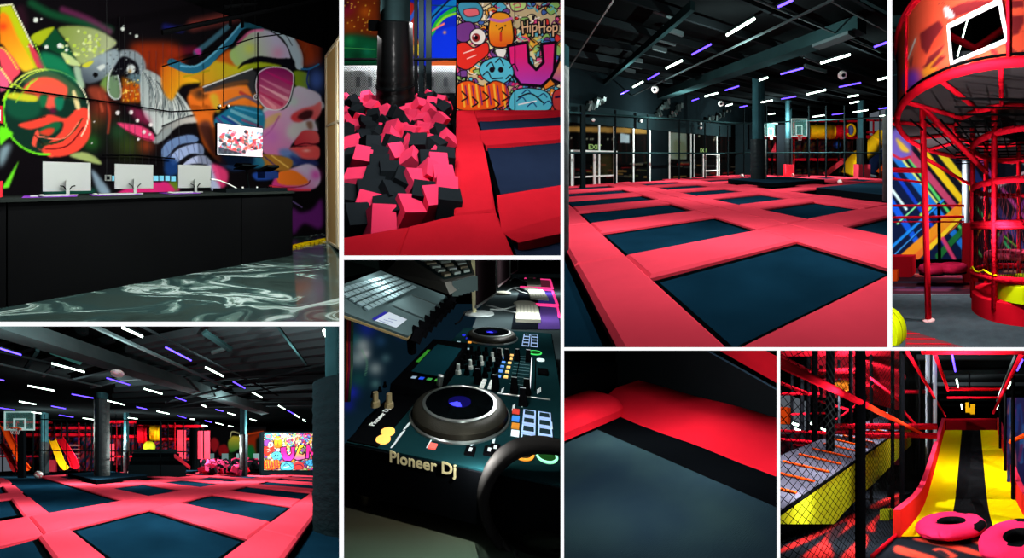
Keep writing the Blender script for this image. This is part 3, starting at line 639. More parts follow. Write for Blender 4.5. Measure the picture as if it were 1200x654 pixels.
# floor: poured marble-like resin
def resin():
    m = bpy.data.materials.new('poured_resin'); m.use_nodes = True; nt = m.node_tree; B_ = nt.nodes['Principled BSDF']; Lk = nt.links.new
    at = nt.nodes.new('ShaderNodeAttribute'); at.attribute_name = 'loc'
    mp = nt.nodes.new('ShaderNodeMapping'); mp.inputs['Rotation'].default_value = (0, 0, R(-25)); mp.inputs['Scale'].default_value = (.42, .95, 1); Lk(at.outputs['Vector'], mp.inputs['Vector'])
    n0 = nt.nodes.new('ShaderNodeTexNoise'); n0.inputs['Scale'].default_value = 1.1; n0.inputs['Detail'].default_value = 2; n0.inputs['Distortion'].default_value = 1.2; Lk(mp.outputs[0], n0.inputs['Vector'])
    ad = nt.nodes.new('ShaderNodeVectorMath'); ad.operation = 'MULTIPLY_ADD'; Lk(n0.outputs['Color'], ad.inputs[0]); ad.inputs[1].default_value = (2.2, 2.2, 0); Lk(mp.outputs[0], ad.inputs[2])
    n1_ = nt.nodes.new('ShaderNodeTexNoise'); n1_.inputs['Scale'].default_value = 1.3; n1_.inputs['Detail'].default_value = 7; n1_.inputs['Roughness'].default_value = .6; n1_.inputs['Distortion'].default_value = 2.2; Lk(ad.outputs[0], n1_.inputs['Vector'])
    r = nt.nodes.new('ShaderNodeValToRGB'); e = r.color_ramp.elements
    e[0].position = .3; e[0].color = (.012, .022, .02, 1); e[1].position = .44; e[1].color = (.03, .055, .048, 1)
    for p_, c_ in ((.52, (.02, .05, .05)), (.565, (.12, .22, .19)), (.6, (.5, .64, .62)), (.64, (.14, .24, .2)), (.67, (.06, .1, .09)), (.72, (.03, .12, .06)), (.8, (.3, .42, .42))):
        q = e.new(p_); q.color = (*c_, 1)
    Lk(n1_.outputs['Fac'], r.inputs['Fac']); Lk(r.outputs[0], B_.inputs['Base Color']); B_.inputs['Roughness'].default_value = .12; return m
mb = MB(); mb.quad((-4, 1.5, 0), (7, 1.5, 0), (7, 12, 0), (-4, 12, 0)); put('floor', mb, resin(), kind='structure')
# desk
dt = thing('reception_desk', L1(.5, 3.4, 0), 'long black reception desk with vertical panel joints standing on the marbled floor', 'desk')
M_desk = mat('desk_black', (13, 14, 15), .55, vary=.2, vscale=1); M_dtop = mat('desk_top', (34, 40, 38), .35, vary=.2, vscale=3)
ul, uj1, uj2, ur = uu(-12, 3.19), uu(8, 3.19), uu(283, 3.19), uu(343, 3.19)
for (q0, q1) in ((ul, uj1), (uj1, uj2), (uj2, ur)):
    mb = MB(); obx1(mb, q0 + .008, q1 - .008, 3.19, 3.25, .0, 1.11); put('front_panel', mb, M_desk, dt, bevel=.004)
mb = MB(); obx1(mb, ul, ur - .02, 3.26, 3.95, 0, 1.10); put('desk_body', mb, M_black, dt)
mb = MB(); obx1(mb, ul, ur + .02, 3.17, 3.98, 1.115, 1.15); put('desktop', mb, M_dtop, dt, bevel=.004)
DT = 1.15
def monitor1(x0, x1, y0, y1, lab, off=3.55):
    p0, p1 = dk(x0, y1, off), dk(x1, y0, off); q0, q1 = p0.dot(d1), p1.dot(d1); zb = dk((x0 + x1) / 2, y1, off).z; zt = dk((x0 + x1) / 2, y0, off).z
    t = thing('monitor', L1((q0 + q1) / 2, off, DT), lab, 'monitor'); mid = (q0 + q1) / 2
    a_ = MB(); obx1(a_, q0, q1, off, off + .025, zb, zt); put('back_shell', a_, M_monw, t, bevel=.006)
    a_ = MB(); obx1(a_, q0 + .01, q1 - .01, off + .026, off + .034, zb + .01, zt - .01); put('screen', a_, M_black, t)
    a_ = MB(); obx1(a_, mid - .022, mid + .022, off - .03, off - .005, DT + .01, zb + .14); put('stand_neck', a_, M_monw, t, bevel=.004)
    a_ = MB(); a_.lathe(L1(mid, off - .02, DT), [(0, 0), (.12, 0), (.12, .012), (0, .014)], 20); put('stand_foot', a_, M_monw, t, smooth=True)
    a_ = MB()
    for s_ in (-1, 1): a_.tube([L1(mid + s_ * .01, off - .02, DT + .06), L1(mid + s_ * .05, off - .03, DT + .12), L1(mid + s_ * .09, off - .01, zb + .07)], .007, 5)
    put('cable', a_, M_black, t, smooth=True)
M_monw = mat('monitor_white', (150, 158, 154), .45)
monitor1(50, 106.5, 190, 224, 'white monitor seen from behind, left of three on the reception desk')
monitor1(134.5, 179.5, 192.5, 221, 'white monitor seen from behind, middle of three on the reception desk')
monitor1(209, 247, 193.5, 220, 'white monitor seen from behind, right of three on the reception desk', 3.6)
for i, (x0, x1) in enumerate(((26, 90), (108, 165), (195, 232))):
    q0, q1 = uu(x0, 3.35), uu(x1, 3.35); a_ = MB(); obx1(a_, q0, q1, 3.28, 3.62, DT + .001, DT + .006); o = put('desk_mat', a_, mat('mat_purple', (110, 50, 150), .6, emit=(120, 60, 190), estr=.3, sample=False), label='purple glowing desk mat under the %s white monitor' % ['left', 'middle', 'right'][i], cat='desk mat')
    a_ = MB(); obx1(a_, q0 + .08, q1 - .1, 3.33, 3.43, DT + .007, DT + .025); put('keyboard', a_, M_monw, label='thin white keyboard in front of the %s white monitor' % ['left', 'middle', 'right'][i], cat='keyboard', bevel=.004)
    a_ = MB(); a_.ball(L1(q0 + .03 if i else q0 + .2, 3.3, DT + .02), .035, 12, sc=(1.2, .8, .5)); put('computer_mouse', a_, M_monw, label='small white mouse beside the keyboard of the %s white monitor' % ['left', 'middle', 'right'][i], cat='mouse', smooth='all')
# wall sockets
for i, (x0, x1, y0, y1, cl) in enumerate([(123, 130.5, 205, 212, 'w'), (131.5, 134, 206, 212, 'b'), (180, 185.5, 206, 212, 'b'), (187, 192, 206, 212, 'b'), (194, 199, 206, 212, 'b'), (201, 206, 206.5, 212.5, 'b')]):
    p0, p1 = dk(x0, y1, Wd - .03), dk(x1, y0, Wd - .03); a_ = MB(); obx1(a_, p0.dot(d1), p1.dot(d1), Wd - .03, Wd - .005, p0.z, p1.z); t = put('wall_socket', a_, M_monw if cl == 'w' else mat('socket_blue', (120, 200, 226), .4, emit=(110, 190, 220), estr=.3, sample=False), label='%s wall socket plate, %s from the left behind the desk' % ({'w': 'white', 'b': 'pale blue'}[cl], ORD[i].replace('nearest', 'first')), cat='socket', bevel=.004)
    if cl == 'w': a_ = MB(); obx1(a_, p0.dot(d1) + .025, p1.dot(d1) - .025, Wd - .034, Wd - .028, p0.z + .02, p1.z - .02); put('socket_face', a_, M_dark, t)
# red sign at the left edge
t = None
p0, p1 = dk(-3, 144, Wd - .04), dk(3, 124, Wd - .04); a_ = MB(); obx1(a_, p0.dot(d1), p1.dot(d1), Wd - .04, Wd - .01, p0.z, p1.z); t = put('wall_sign', a_, mat('sign_red', (190, 40, 50), .5), label='small red and white sign on the mural at the left picture edge', cat='sign')
a_ = MB(); obx1(a_, p0.dot(d1), p1.dot(d1) - .02, Wd - .045, Wd - .041, p0.z + .03, p1.z - .06); put('white_field', a_, M_white, t)
t = None
a_ = MB(); p0 = dk(-2, 222, 3.5); p1 = dk(2, 214, 3.5); obx1(a_, p0.dot(d1) - .2, p1.dot(d1), 3.5, 3.6, DT, p1.z + .02); t = put('small_box', a_, mat('sign_red'), label='small red box standing on the desk at the left edge', cat='box')
# television hung before the mural
off = 3.95; p0, p1 = dk(254, 182, off), dk(308, 151, off); q0, q1 = p0.dot(d1), p1.dot(d1); zb, zt = p0.z, p1.z
t = thing('television', L1((q0 + q1) / 2, off, zb), 'lit flat television hanging before the mural above the desk', 'television')
a_ = MB(); obx1(a_, q0, q1, off, off + .05, zb, zt + .02); put('bezel', a_, M_black, t, bevel=.005)
ct = Canvas(0, 0, 108, 62, 2, (220, 224, 230)); rn = random.Random(9)
for i in range(230):
    x, y = rn.uniform(2, 106), rn.choice([rn.uniform(8, 56), rn.uniform(26, 56)]); ct.fill([(x, y), (x + rn.uniform(3, 9), y + rn.uniform(-3, 2)), (x + rn.uniform(3, 9), y + 5), (x, y + 4)], rn.choice([(200, 60, 90), (40, 50, 60), (230, 120, 120), (120, 180, 210), (250, 250, 250), (220, 80, 60), (90, 120, 120), (230, 200, 220)]), .85, soft=.6)
ct.fill([(2, 46), (60, 57), (20, 60), (2, 60)], (30, 40, 50), .8, sm=False); ct.fill([(70, 50), (108, 46), (108, 62), (60, 62)], (240, 230, 240), .8, sm=False)
mb = MB(); 
o_ = L1(q0 + .012, off - .004, zb + .012); U_ = d1 * (q1 - q0 - .024); V_ = Vector((0, 0, zt - zb - .004))
def tvpx(P_): k = P_ - o_; return (k.dot(U_) / U_.length_squared * 108, 62 - k.dot(V_) / V_.length_squared * 62)
mural('screen_picture', ct, o_, U_, V_, 110, 62, tvpx, paint_mat('tv_glow', .3, estr=.9), parent=t)
a_ = MB(); a_.cyl(L1(q1 - .08, off + .06, zt - .1), L1(q1 - .08, off + .06, 4.4), .015, 8); put('ceiling_pole', a_, M_black, t)
# cameras, hanging rods and cable rail
t = thing('projector_pair', dk(261, 126, 3.9), 'small black double spotlight with two white lenses before the mural', 'spotlight')
for x in (257, 267):
    a_ = MB(); q = dk(x, 125, 3.9); a_.lathe(q, [(0, -.05), (.035, -.05), (.035, .04), (0, .05)], 12, rotm(x=90)); put('lamp_head', a_, M_black, t, smooth=True)
    a_ = MB(); a_.ball(q + Vector((0, -.055, 0)), .026, 10, sc=(1, .4, 1)); put('lens', a_, M_white, t, smooth='all')
a_ = MB(); a_.cyl(dk(262, 125, 3.92), dk(262, 5, 3.92), .012, 6); put('drop_rod', a_, M_black, t)
for i, (x, y0, y1) in enumerate(((125, 0, 215), (140, 20, 205), (146, 20, 205), (152, 60, 205), (158, 60, 205), (167, 40, 200), (175, 60, 200), (183, 60, 195), (191, 50, 195), (201, 40, 190), (210, 50, 190), (299, 0, 75))):
    a_ = MB(); a_.cyl(dk(x, y1, 4.15), dk(x, y0, 4.15), .004, 5); put('wire_rod', a_, mat('rod_grey', (44, 46, 48), .5), label='thin grey vertical rod before the mural, %s from the left' % ORD[i].replace('nearest', 'first'), cat='rod')
for i, pts in enumerate(([(-5, 101.5), (60, 110), (136, 121), (200, 131), (262, 128)], [(120, 182), (160, 182), (205, 186)], [(190, 78), (300, 44), (345, 38)])):
    a_ = MB(); a_.tube([dk(x, y, 4.13) for x, y in pts], .012, 6); put('cable_run', a_, M_black, label=['long black cable running across the mural above the left monitor', 'short black cable across the mural below the pink lips', 'thin dark cable crossing the forehead of the painted woman'][i], cat='cable', smooth=True)
for i, (x0, y0, x1, y1) in enumerate(((190, 38, 400, -6), (270, -6, 270, 30), (284, -4, 284, 32), (262, 8, 300, 4))):
    a_ = MB(); a_.cyl(dk(x0, y0, 3.6), dk(x1, y1, 3.6), .03 if i else .04, 6); put('ceiling_truss', a_, M_black, label=['long black truss pipe below the reception ceiling', 'left short black drop bar at the top of the mural', 'right short black drop bar at the top of the mural', 'black cross bar joining the two drop bars'][i], cat='truss')
# gear at the right end of the desk
t = thing('laptop', L1(uu(288, 3.6), 3.6, DT), 'black open laptop on a raised stand at the right end of the desk', 'laptop')
q = dk(288, 196, 3.6); a_ = MB(); a_.obox(q, (.36, .26, .02), rotm(x=-14, z=25)); put('keyboard_base', a_, M_dark, t, bevel=.004)
a_ = MB(); a_.obox(q + Vector((-.03, .1, .045)), (.36, .02, .09), rotm(x=50, z=25)); put('lid', a_, M_black, t)
a_ = MB(); a_.tube([q, dk(290, 206, 3.6), L1(uu(292, 3.6), 3.6, DT)], .015, 6); put('stand_leg', a_, M_dark, t)
t = thing('audio_mixer', L1(uu(316, 3.6), 3.6, DT), 'small slanted black mixing desk right of the laptop stand', 'mixer')
q = dk(314, 198, 3.65); a_ = MB(); a_.obox(q, (.3, .28, .05), rotm(x=-20, z=25)); put('mixer_body', a_, M_dark, t, bevel=.01)
a_ = MB(); a_.obox(q + Vector((0, 0, -.12)), (.34, .2, .12), rotm(z=25)); put('stand_box', a_, mat('box_blue', (24, 44, 96), .5), t, bevel=.01)
t = thing('dj_controller', L1(uu(290, 3.4), 3.4, DT), 'flat black disc jockey controller lying on the right end of the reception desk', 'controller')
a_ = MB(); obx1(a_, uu(256, 3.45), uu(326, 3.45), 3.25, 3.6, DT + .001, DT + .06); put('body', a_, M_dark, t, bevel=.008)
for i in range(12):
    a_ = MB(); u_ = uu(258 + i * 5.6, 3.4); a_.cyl(L1(u_, 3.3 + .2 * ((i * 7) % 3) / 3, DT + .06), L1(u_, 3.3 + .2 * ((i * 7) % 3) / 3, DT + .085), .014, 8); put('knob', a_, M_white if i in (5, 8) else M_black, t)
a_ = MB(); a_.tube([L1(uu(x, 3.5), 3.5, z_) for x, z_ in ((247, DT + .21), (258, DT + .19), (268, DT + .13), (277, DT + .06))], .012, 6); put('desk_lamp_arm', a_, M_white, label='thin pale bent arm rising from the controller beside the right monitor', cat='lamp arm', smooth=True)
# yellow striped step before the mural and glass front at the right
a_ = MB(); p0, p1 = s1.z(342, 291.5), s1.z(388, 281.5); dd = (p1 - p0)
for k in range(9):
    q_ = p0 + dd * (k / 9); r_ = p0 + dd * ((k + .8) / 9); a_.hexa([q_, r_, r_ + n1 * .1, q_ + n1 * .1, q_ + Vector((0, 0, .04)), r_ + Vector((0, 0, .04)), r_ + n1 * .1 + Vector((0, 0, .04)), q_ + n1 * .1 + Vector((0, 0, .04))])
put('warning_strip', a_, mat('warn_yellow', (236, 206, 10), .5), label='yellow dashed warning strip on the floor before the mural corner', cat='warning strip')
WN = Vector((.93, -.36, 0)).normalized()
Wp = s1.z(384, 283); 
def wf(x, y): return s1.on(x, y, Wp, WN)
M_fr = mat('frame_beige', (176, 168, 140), .5)  # green near end is light on the table, put into the colour
wn_ = thing('window_9', Wp, None, None); wn_['kind'] = 'structure'
for i, (x0, y0, x1, y1, r_) in enumerate(((382.5, 67, 384, 283, .035), (382, 67, 400, 42, .04), (384, 283, 400, 292, .03), (383, 148, 400, 141, .035), (395.5, 48, 396.5, 290, .04))):
    a_ = MB(); a_.tube([wf(x0, y0), wf(x1, y1)], r_, 4); put('frame_bar', a_, M_fr, wn_)
a_ = MB(); a_.poly([wf(383, 67), wf(400, 42), wf(400, 292), wf(384, 283)]); put('glass_pane', a_, mat('amber_glass', (150, 120, 70), .2, emit=(140, 120, 80), estr=.2, sample=False), wn_)
mb = MB(); mb.poly([wf(383, 67) + WN * .05, wf(400, 42) + WN * .05, wf(400, -10) + WN * .05, wf(382, -10) + WN * .05]); put('wall_right', mb, M_black, kind='structure')
for (x, y, z_, p_) in ((-1.15, 2.6, 2.6, 24), (.2, 2.9, 2.8, 24), (1.6, 3.4, 3.0, 34), (2.7, 4.2, 2.6, 36), (-.2, 2.4, 1.9, 8), (1.0, 2.9, 1.5, 8)):
    lamp((x, y, z_), p_, (1, .97, .93))
# ================================================================== large trampoline hall (upper middle right picture)
s3 = use(Stage('large hall', 850, 186, 338, 1.6, 1.0, P[3]))
HL = 'in tall hall'
A3 = Vector((.8125, .583)); B3 = Vector((-.583, .8125)); g3 = grid_fn((1.40, 5.69), A3, B3)
def mk_floor3():
    mb = MB(); mb.quad((-14, 2, -.32), (16, 2, -.32), (16, 40, -.32), (-14, 40, -.32)); put('floor', mb, M_floor3, kind='structure')
M_floor3 = mat('hall_floor', (10, 26, 36), .35, vary=.3, vscale=.8)
mk_floor3()
# dark padded runway left of the outer strip
pad(g3, -7.5, -3.76, -8, 7.0, 'dark teal runway mat left of the outermost red strip ' + HL, M_mat, z0=-.3, z1=-.16, name='runway_mat', cat='floor mat')
cols3 = [(-2.98, 0), (1.85, 4.6), (6.4, 9.1), (10.9, 13.6), (15.4, 18.1)]
cn3 = ['leftmost', 'second', 'third', 'fourth', 'fifth']
plinths = [(7.1, 11.9, 7.8, 12.0), (6.5, 11.0, .3, 4.4)]
def blocked(a0, a1, b0, b1, extra=0):
    return any(a0 < q[1] and a1 > q[0] and b0 < q[3] and b1 > q[2] for q in plinths)
for ci, (a0, a1) in enumerate(cols3):
    cnt = 0
    for k in range(-1, 8):
        b1 = 2.95 * k + (.12 if ci else 0); b0 = b1 - 1.85
        if not blocked(a0, a1, b0, b1):
            if trampoline(g3, a0, a1, b0, b1, 'black trampoline bed, %s in the %s row, tall hall' % (ORDF[cnt], cn3[ci])): cnt += 1
pn = 0
for ci, (a0, a1) in enumerate(cols3):
    cnt = 0
    for k in range(-2, 8):
        b0 = 2.95 * k + (.12 if ci else 0); b1 = b0 + 1.10
        if pad(g3, a0 - .02, a1 + .02, b0, b1, 'red cross pad, %s in the %s row, tall hall' % (ORDF[cnt], cn3[ci])): cnt += 1
strips = [(-3.76, -2.99)] + [(cols3[i][1] + .02, cols3[i + 1][0] - .02) for i in range(4)] + [(18.1, 19)]
for si, (a0, a1) in enumerate(strips):
    cnt = 0; segs = [(a0, a1)] if a1 - a0 < 1.2 else [(a0, (a0 + a1) / 2 - .008), ((a0 + a1) / 2 + .008, a1)]
    for k in range(-3, 7):
        b0 = 2.95 * k + 1.1; b1 = b0 + 2.93
        for j, (c0, c1) in enumerate(segs):
            lab = 'long red strip pad, %s, %s%s aisle, tall hall' % (ORDF[cnt], ['', 'left half, ', 'right half, '][(j + 1) if len(segs) > 1 else 0], (['outer left'] + cn3)[si])
            if pad(g3, c0, c1, b0, b1, lab) and j == len(segs) - 1: cnt += 1
pad(g3, -3.76, 19, 21.3, 22.6, 'red end pad closing the trampoline field at the far side ' + HL)
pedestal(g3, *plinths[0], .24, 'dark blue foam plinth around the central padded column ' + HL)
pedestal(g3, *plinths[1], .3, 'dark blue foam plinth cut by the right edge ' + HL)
pillar(2.25, 19.6, .24, 7.6, .54, .42, 2.9, 'tall black wrapped column rising from the plinth in the middle ' + HL)
ball(s3.z(985, 213, .3) + Vector((0, 0, .0)), .17, 'small red and white ball on red pads beside the right plinth ' + HL)
ball(s3.z(869.5, 206, .17), .17, 'small pale ball on the far red pad left of the central column ' + HL)
ball(s3.z(929, 205.5, .17), .15, 'small ball on the far pads right of the central column ' + HL)
# near black column at the left edge
c = s3.z(654, 312, -.3); pillar(c.x, c.y, -.3, 3.6, .17, .17, 3.2, 'black padded post at the left picture edge ' + HL)
c = s3.z(1046, 236, .3); pillar(c.x, c.y, .3, 3.1, .27, .2, 2.9, 'black padded post on the right plinth at the picture edge ' + HL)
# ---------------------------------------------------------------- ceiling
ZC = 7.2
mb = MB(); mb.quad((-16, 1.5, ZC), (18, 1.5, ZC), (18, 42, ZC), (-16, 42, ZC)); put('ceiling', mb, M_ceil, kind='structure')
Ad = Vector((A3.x, A3.y, 0)); Bd = Vector((B3.x, B3.y, 0)); O = Vector((1.4, 5.69, 0))
for i in range(14):   # roof purlins across
    P_ = O + Bd * (-3 + i * 2.2) + Vector((0, 0, ZC - .42))
    beam(P_ - Ad * 16, P_ + Ad * 26, .12, .3, M_joistd, label='dark roof purlin, %s under the roof %s' % (ORDF[i], HL), group=None)
def pb(x1, y1, x2, y2, z, w_, h_, m, lab, name='ceiling_beam', cat='beam', ext=0):
    a, b = S.z(x1, y1, z), S.z(x2, y2, z); d = (b - a)
    return beam(a - d * ext, b + d * ext, w_, h_, m, name=name, label=lab, cat=cat)
pb(700, 107, 812, 12, 6.4, .16, .3, M_beam, 'long teal steel beam running back to the left wall ' + HL)
pb(662, 88, 719, 0, 6.0, .05, .05, M_steel, 'thin pale conduit pipe at the upper left of the ceiling ' + HL, 'conduit_pipe', 'pipe')
pb(742, 112, 951, 13, 6.0, .06, .06, M_joist, 'thin sprinkler pipe right of the first light row ' + HL, 'sprinkler_pipe', 'pipe', ext=.05)
a_, b_ = s3.z(770, 118, 6.2), s3.z(1010, 37, 6.2)
beam(a_, b_, .7, .5, M_beam, label='heavy teal main girder above the central column ' + HL)
pb(884, 0, 1032, 62, 6.3, .05, .05, M_joist, 'pale pipe crossing toward the right edge ' + HL, 'sprinkler_pipe', 'pipe')
pb(970, 0, 1040, 38, 6.3, .05, .05, M_joist, 'second pale pipe crossing near the upper right corner ' + HL, 'sprinkler_pipe', 'pipe')
pb(1010, 0, 1044, 18, 6.6, .12, .12, M_beam, 'teal pipe at the upper right corner ' + HL, 'duct_pipe', 'pipe')
pb(942, 68, 962, 76, 5.6, .04, .04, M_joist, 'short pale bracket beside a white tube light ' + HL, 'ceiling_bracket', 'bracket')
pb(956, 57, 998, 42, 6.05, .5, .12, M_joist, 'pale perforated steel bracket on the main girder ' + HL, 'girder_bracket', 'bracket')
for i, (x1, y1, x2, y2) in enumerate([(766, 14, 799, 26), (776, 35, 800, 43), (772, 48, 791, 54), (765, 58, 781, 62), (744, 72, 753, 74), (738, 78, 752, 81), (732, 83, 744, 86), (943, 79, 968, 86), (940, 88, 951, 91), (957, 92, 967, 95)]):
    pb(x1, y1, x2, y2, 6.9, .14, .2, M_joist, 'pale short joist end, %s from the top %s' % (ORD[i].replace('nearest', 'first'), HL), 'joist_end', 'joist')
# tube lights
L3 = """w 852 41 884 22|b 811 64 833 52|w 781 80 799 71|b 759.5 93 772 86|w 742 102 753 96|b 728 110 736.5 106|w 826 113 841 109|b 811 118 818.6 115.6
b 850 106 865.6 101|b 912 8 929 0|w 962 74 996 64|b 915 87 941 80|w 890 94 899.5 91|w 892 120 905 117.5|b 915.7 116 932.6 113|w 946 110.5 967.4 105.5
b 983.4 102 1008.7 97|w 1029 93.6 1041 90.5|b 1024.7 55 1041 49|w 993 113.5 1006 111.6|w 900.5 134 908 133|w 952 137 966 135|w 996 121 1006.5 119
w 999.6 131.6 1017 129|w 1031 136 1041 135|b 975 134.5 988 133|b 1030 127.6 1041 126|b 867 125.6 875.7 123.8|w 851 124 858 122"""
for q in L3.replace('\n', '|').split('|'):
    k, x1, y1, x2, y2 = q.split(); x1, y1, x2, y2 = map(float, (x1, y1, x2, y2))
    near = ' beside the central column' if 840 < x1 < 930 else (' in the left light row' if x1 < 840 else ' right of the central column')
    z_ = 5.0
    light_tube(s3.z(x1, y1, z_), s3.z(x2, y2, z_), k, '%s tube light%s, %s %s' % ({'w': 'white', 'b': 'blue'}[k], near, ordnear(near + k), HL), rw=.04 if k == 'w' else .03)
# round ceiling speakers
for (x, y, l) in ((767, 105, 'left of the main girder'), (988, 88, 'right of the main girder'), (845, 121.5, 'above the far left wall')):
    p = s3.z(x, y, 5.4); t = thing('ceiling_speaker', p, 'small round white ceiling speaker ' + l + ' ' + HL, 'speaker')
    a = MB(); a.lathe(p, [(.0, -.03), (.16, -.03), (.2, .05), (.2, .12), (0, .14)], 16, rotm(x=-70)); put('shell', a, M_white, t, smooth=True)
    a = MB(); a.lathe(p + Vector((0, -.05, -.02)), [(0, -.01), (.08, -.01), (.08, .03)], 12, rotm(x=-70)); put('cone', a, M_dark, t, smooth=True)
# ---------------------------------------------------------------- left back wall with glazed shop front
W0 = Vector((-9.4, 16.9, 0)); W1 = Vector((.7, 29.2, 0)); wd = (W1 - W0).normalized(); wn = Vector((wd.y, -wd.x, 0))
def wl(px, py): return S.on(px, py, W0, wn)
def wbox(mb, u0, u1, z0, z1, d0=0, d1=.08):
    p = [W0 + wd * u + wn * d for u, d in ((u0, d1), (u1, d1), (u1, d0), (u0, d0))]
    return mb.hexa([(*q[:2], z0) for q in p] + [(*q[:2], z1) for q in p])
def wu(px): return (wl(px, 180) - W0).dot(wd)
def wz(px, py): return wl(px, py).z
M_walld = mat('hall_wall', (20, 30, 34), .7, vary=.3, vscale=.6)
M_wallp = mat('hall_wall_panels', (34, 50, 54), .6, vary=.3, vscale=.4)
um, uM = wu(650), wu(893)
mb = MB(); wbox(mb, um, uM, -.3, ZC, -.3, 0)
openings = [(661, 718), (719.5, 760), (783, 808), (812, 880)]
put('wall_back', mb, M_walld, kind='structure')
# upper cladding band
mb = MB(); wbox(mb, um, uM, 3.75, 4.9, 0, .12); put('trim_8', mb, M_wallp, kind='structure')
M_shop = paint_mat('shop_interior', .4, estr=.55)  # flat painted shop view; its room light is put in as glow
cv = Canvas(655, 140, 890, 222, 2.0, (8, 7, 7))
random.seed(3)
for (x0, x1) in ((661, 760), (783, 880)):
    cv.fill([(x0, 148), (x1, 150), (x1, 157), (x0, 154)], (196, 150, 74), sm=False, soft=.6)
    for k in range(26):
        x = random.uniform(x0, x1); y = random.uniform(190, 208); cv.line([(x, y), (x + random.uniform(4, 16), y + random.uniform(-1, 1))], random.uniform(1, 2.2), random.choice([(150, 30, 30), (120, 110, 90), (160, 120, 60), (60, 60, 60), (90, 100, 60)]), .8)
    for k in range(12):
        x = random.uniform(x0, x1); cv.line([(x, 160), (x, 190)], 1, (46, 22, 20), .7)
    for k in range(8): cv.blob(random.uniform(x0, x1), random.uniform(158, 164), 1.2, (230, 230, 200), .9)
cv.fill([(727, 156), (738, 158), (738, 168), (727, 167)], (200, 225, 235), sm=False); cv.fill([(702, 184), (716, 180), (718, 200), (706, 203)], (100, 92, 50), .6, soft=2)
cv.fill([(784, 155), (805, 156), (805, 187), (785, 187)], (150, 168, 150), sm=False); cv.fill([(790, 165), (803, 168), (803, 185), (791, 184)], (110, 120, 80), .6, soft=1.5)
cv.fill([(690, 175.5), (698, 176.5), (698, 179.5), (690, 179)], (150, 190, 120), .9, sm=False)
wi = 0
for (xa, xb) in openings:
    u0, u1 = wu(xa), wu(xb); wi += 1
    z1_ = 3.72
    o = mural('window_%d' % wi, cv, W0 + wd * u0 + wn * .03 + Vector((0, 0, -.1)), wd * (u1 - u0), Vector((0, 0, z1_ + .1)), 90, 60, s3.px, M_shop, kind='structure')
    g_ = MB(); wbox(g_, u0, u1, -.1, z1_, .1, .12); put('glass_pane', g_, M_glass, o, clip=True) if o else None
    f_ = MB()
    n_ = max(1, round((xb - xa) / 20))
    for k in range(n_ + 1): u = u0 + (u1 - u0) * k / n_; wbox(f_, u - .05, u + .05, -.1, z1_, .12, .2)
    put('mullion', f_, M_white, o) if o else None
for di, (xa, xb, xm) in enumerate(((668.5, 719, 694.5), (822, 840, 823.5))):
    u0, u1, u2 = wu(xa), wu(xb), wu(xm); d_ = MB()
    for u in (u0, u1, u2): wbox(d_, u - .09, u + .09, -.1, 2.0, .2, .3)
    wbox(d_, u0 - .1, u1 + .1, 1.95, 2.12, .2, .3); wbox(d_, u0, u1, .45, .55, .2, .26); put('door_%d' % (di + 1), d_, M_white, kind='structure')
# exit words above the doors
for (px_, l) in ((693, 'left'), (822, 'right')):
    p = wl(px_, 179) + wn * .32; Mx = Matrix.Translation((p.x - .35, p.y, 2.2)) @ Matrix(((wd.x, 0, wn.x, 0), (wd.y, 0, wn.y, 0), (0, 1, 0, 0), (0, 0, 0, 1)))
    t = text_mb('PUSH' if 0 else 'ИЗЛЕЗ'[:0] + 'EXIT', Mx, .42, .01, .01); put('exit_sign', t, mat('sign_green', (190, 230, 150), .5, emit=(180, 220, 130), estr=.8, sample=False), label='small pale green lettering above the %s glass doors %s' % (l, HL), cat='sign')
# black net frame in front of the wall: posts and rails
def netframe3():
    base = W0 - wn * 0 + wn * .9; t = thing('netting_fence', base, 'black steel net frame with posts and rails before the glazed wall ' + HL, 'net frame')
    def bx(px, py): return S.on(px, py, W0 + wn * .9, wn)
    for px_ in (683, 721, 759, 796, 826, 853):
        q = bx(px_, 180); m = MB(); m.cyl((q.x, q.y, -.1), (q.x, q.y, 4.7), .07 if px_ > 690 else .16, 8); put('post', m, M_dark, t)
    for (ya, yb, r) in ((131, 146, .07), (179, 180, .06)):
        m = MB(); m.cyl(bx(655, ya), bx(893, yb), r, 8); put('rail', m, M_beam, t)
netframe3()
for (x, y, l) in ((693, 141, 'left'), (749, 142, 'middle'), (819, 145, 'upper right'), (819, 150, 'lower right')):
    p = wl(x, y) + wn * .25; m = MB(); m.ball(p, .12, 12); put('dome_camera', m, M_white, label='small white %s dome camera on the dark wall %s' % (l, HL), cat='camera', smooth='all')
for i, (x0, x1, y0, y1) in enumerate(((687, 705, 117, 126), (768, 781, 120, 136), (782, 796, 124, 136), (828, 852, 130, 142))):
    a, b = wl(x0, y1) + wn * .3, wl(x1, y0) + wn * .3; m = MB()
    for k in range(7):
        u = k / 6; m.obox(a.lerp(b, u) + Vector((0, 0, random.uniform(-.2, .2))), (.16, .3, random.uniform(.2, .6)), rotm(z=random.uniform(0, 90), x=random.uniform(-30, 30)))
    put('air_unit', m, M_steel, label='pale air handling unit on the dark wall, %s from the left %s' % (ORD[i].replace('nearest', 'first'), HL), cat='air unit')
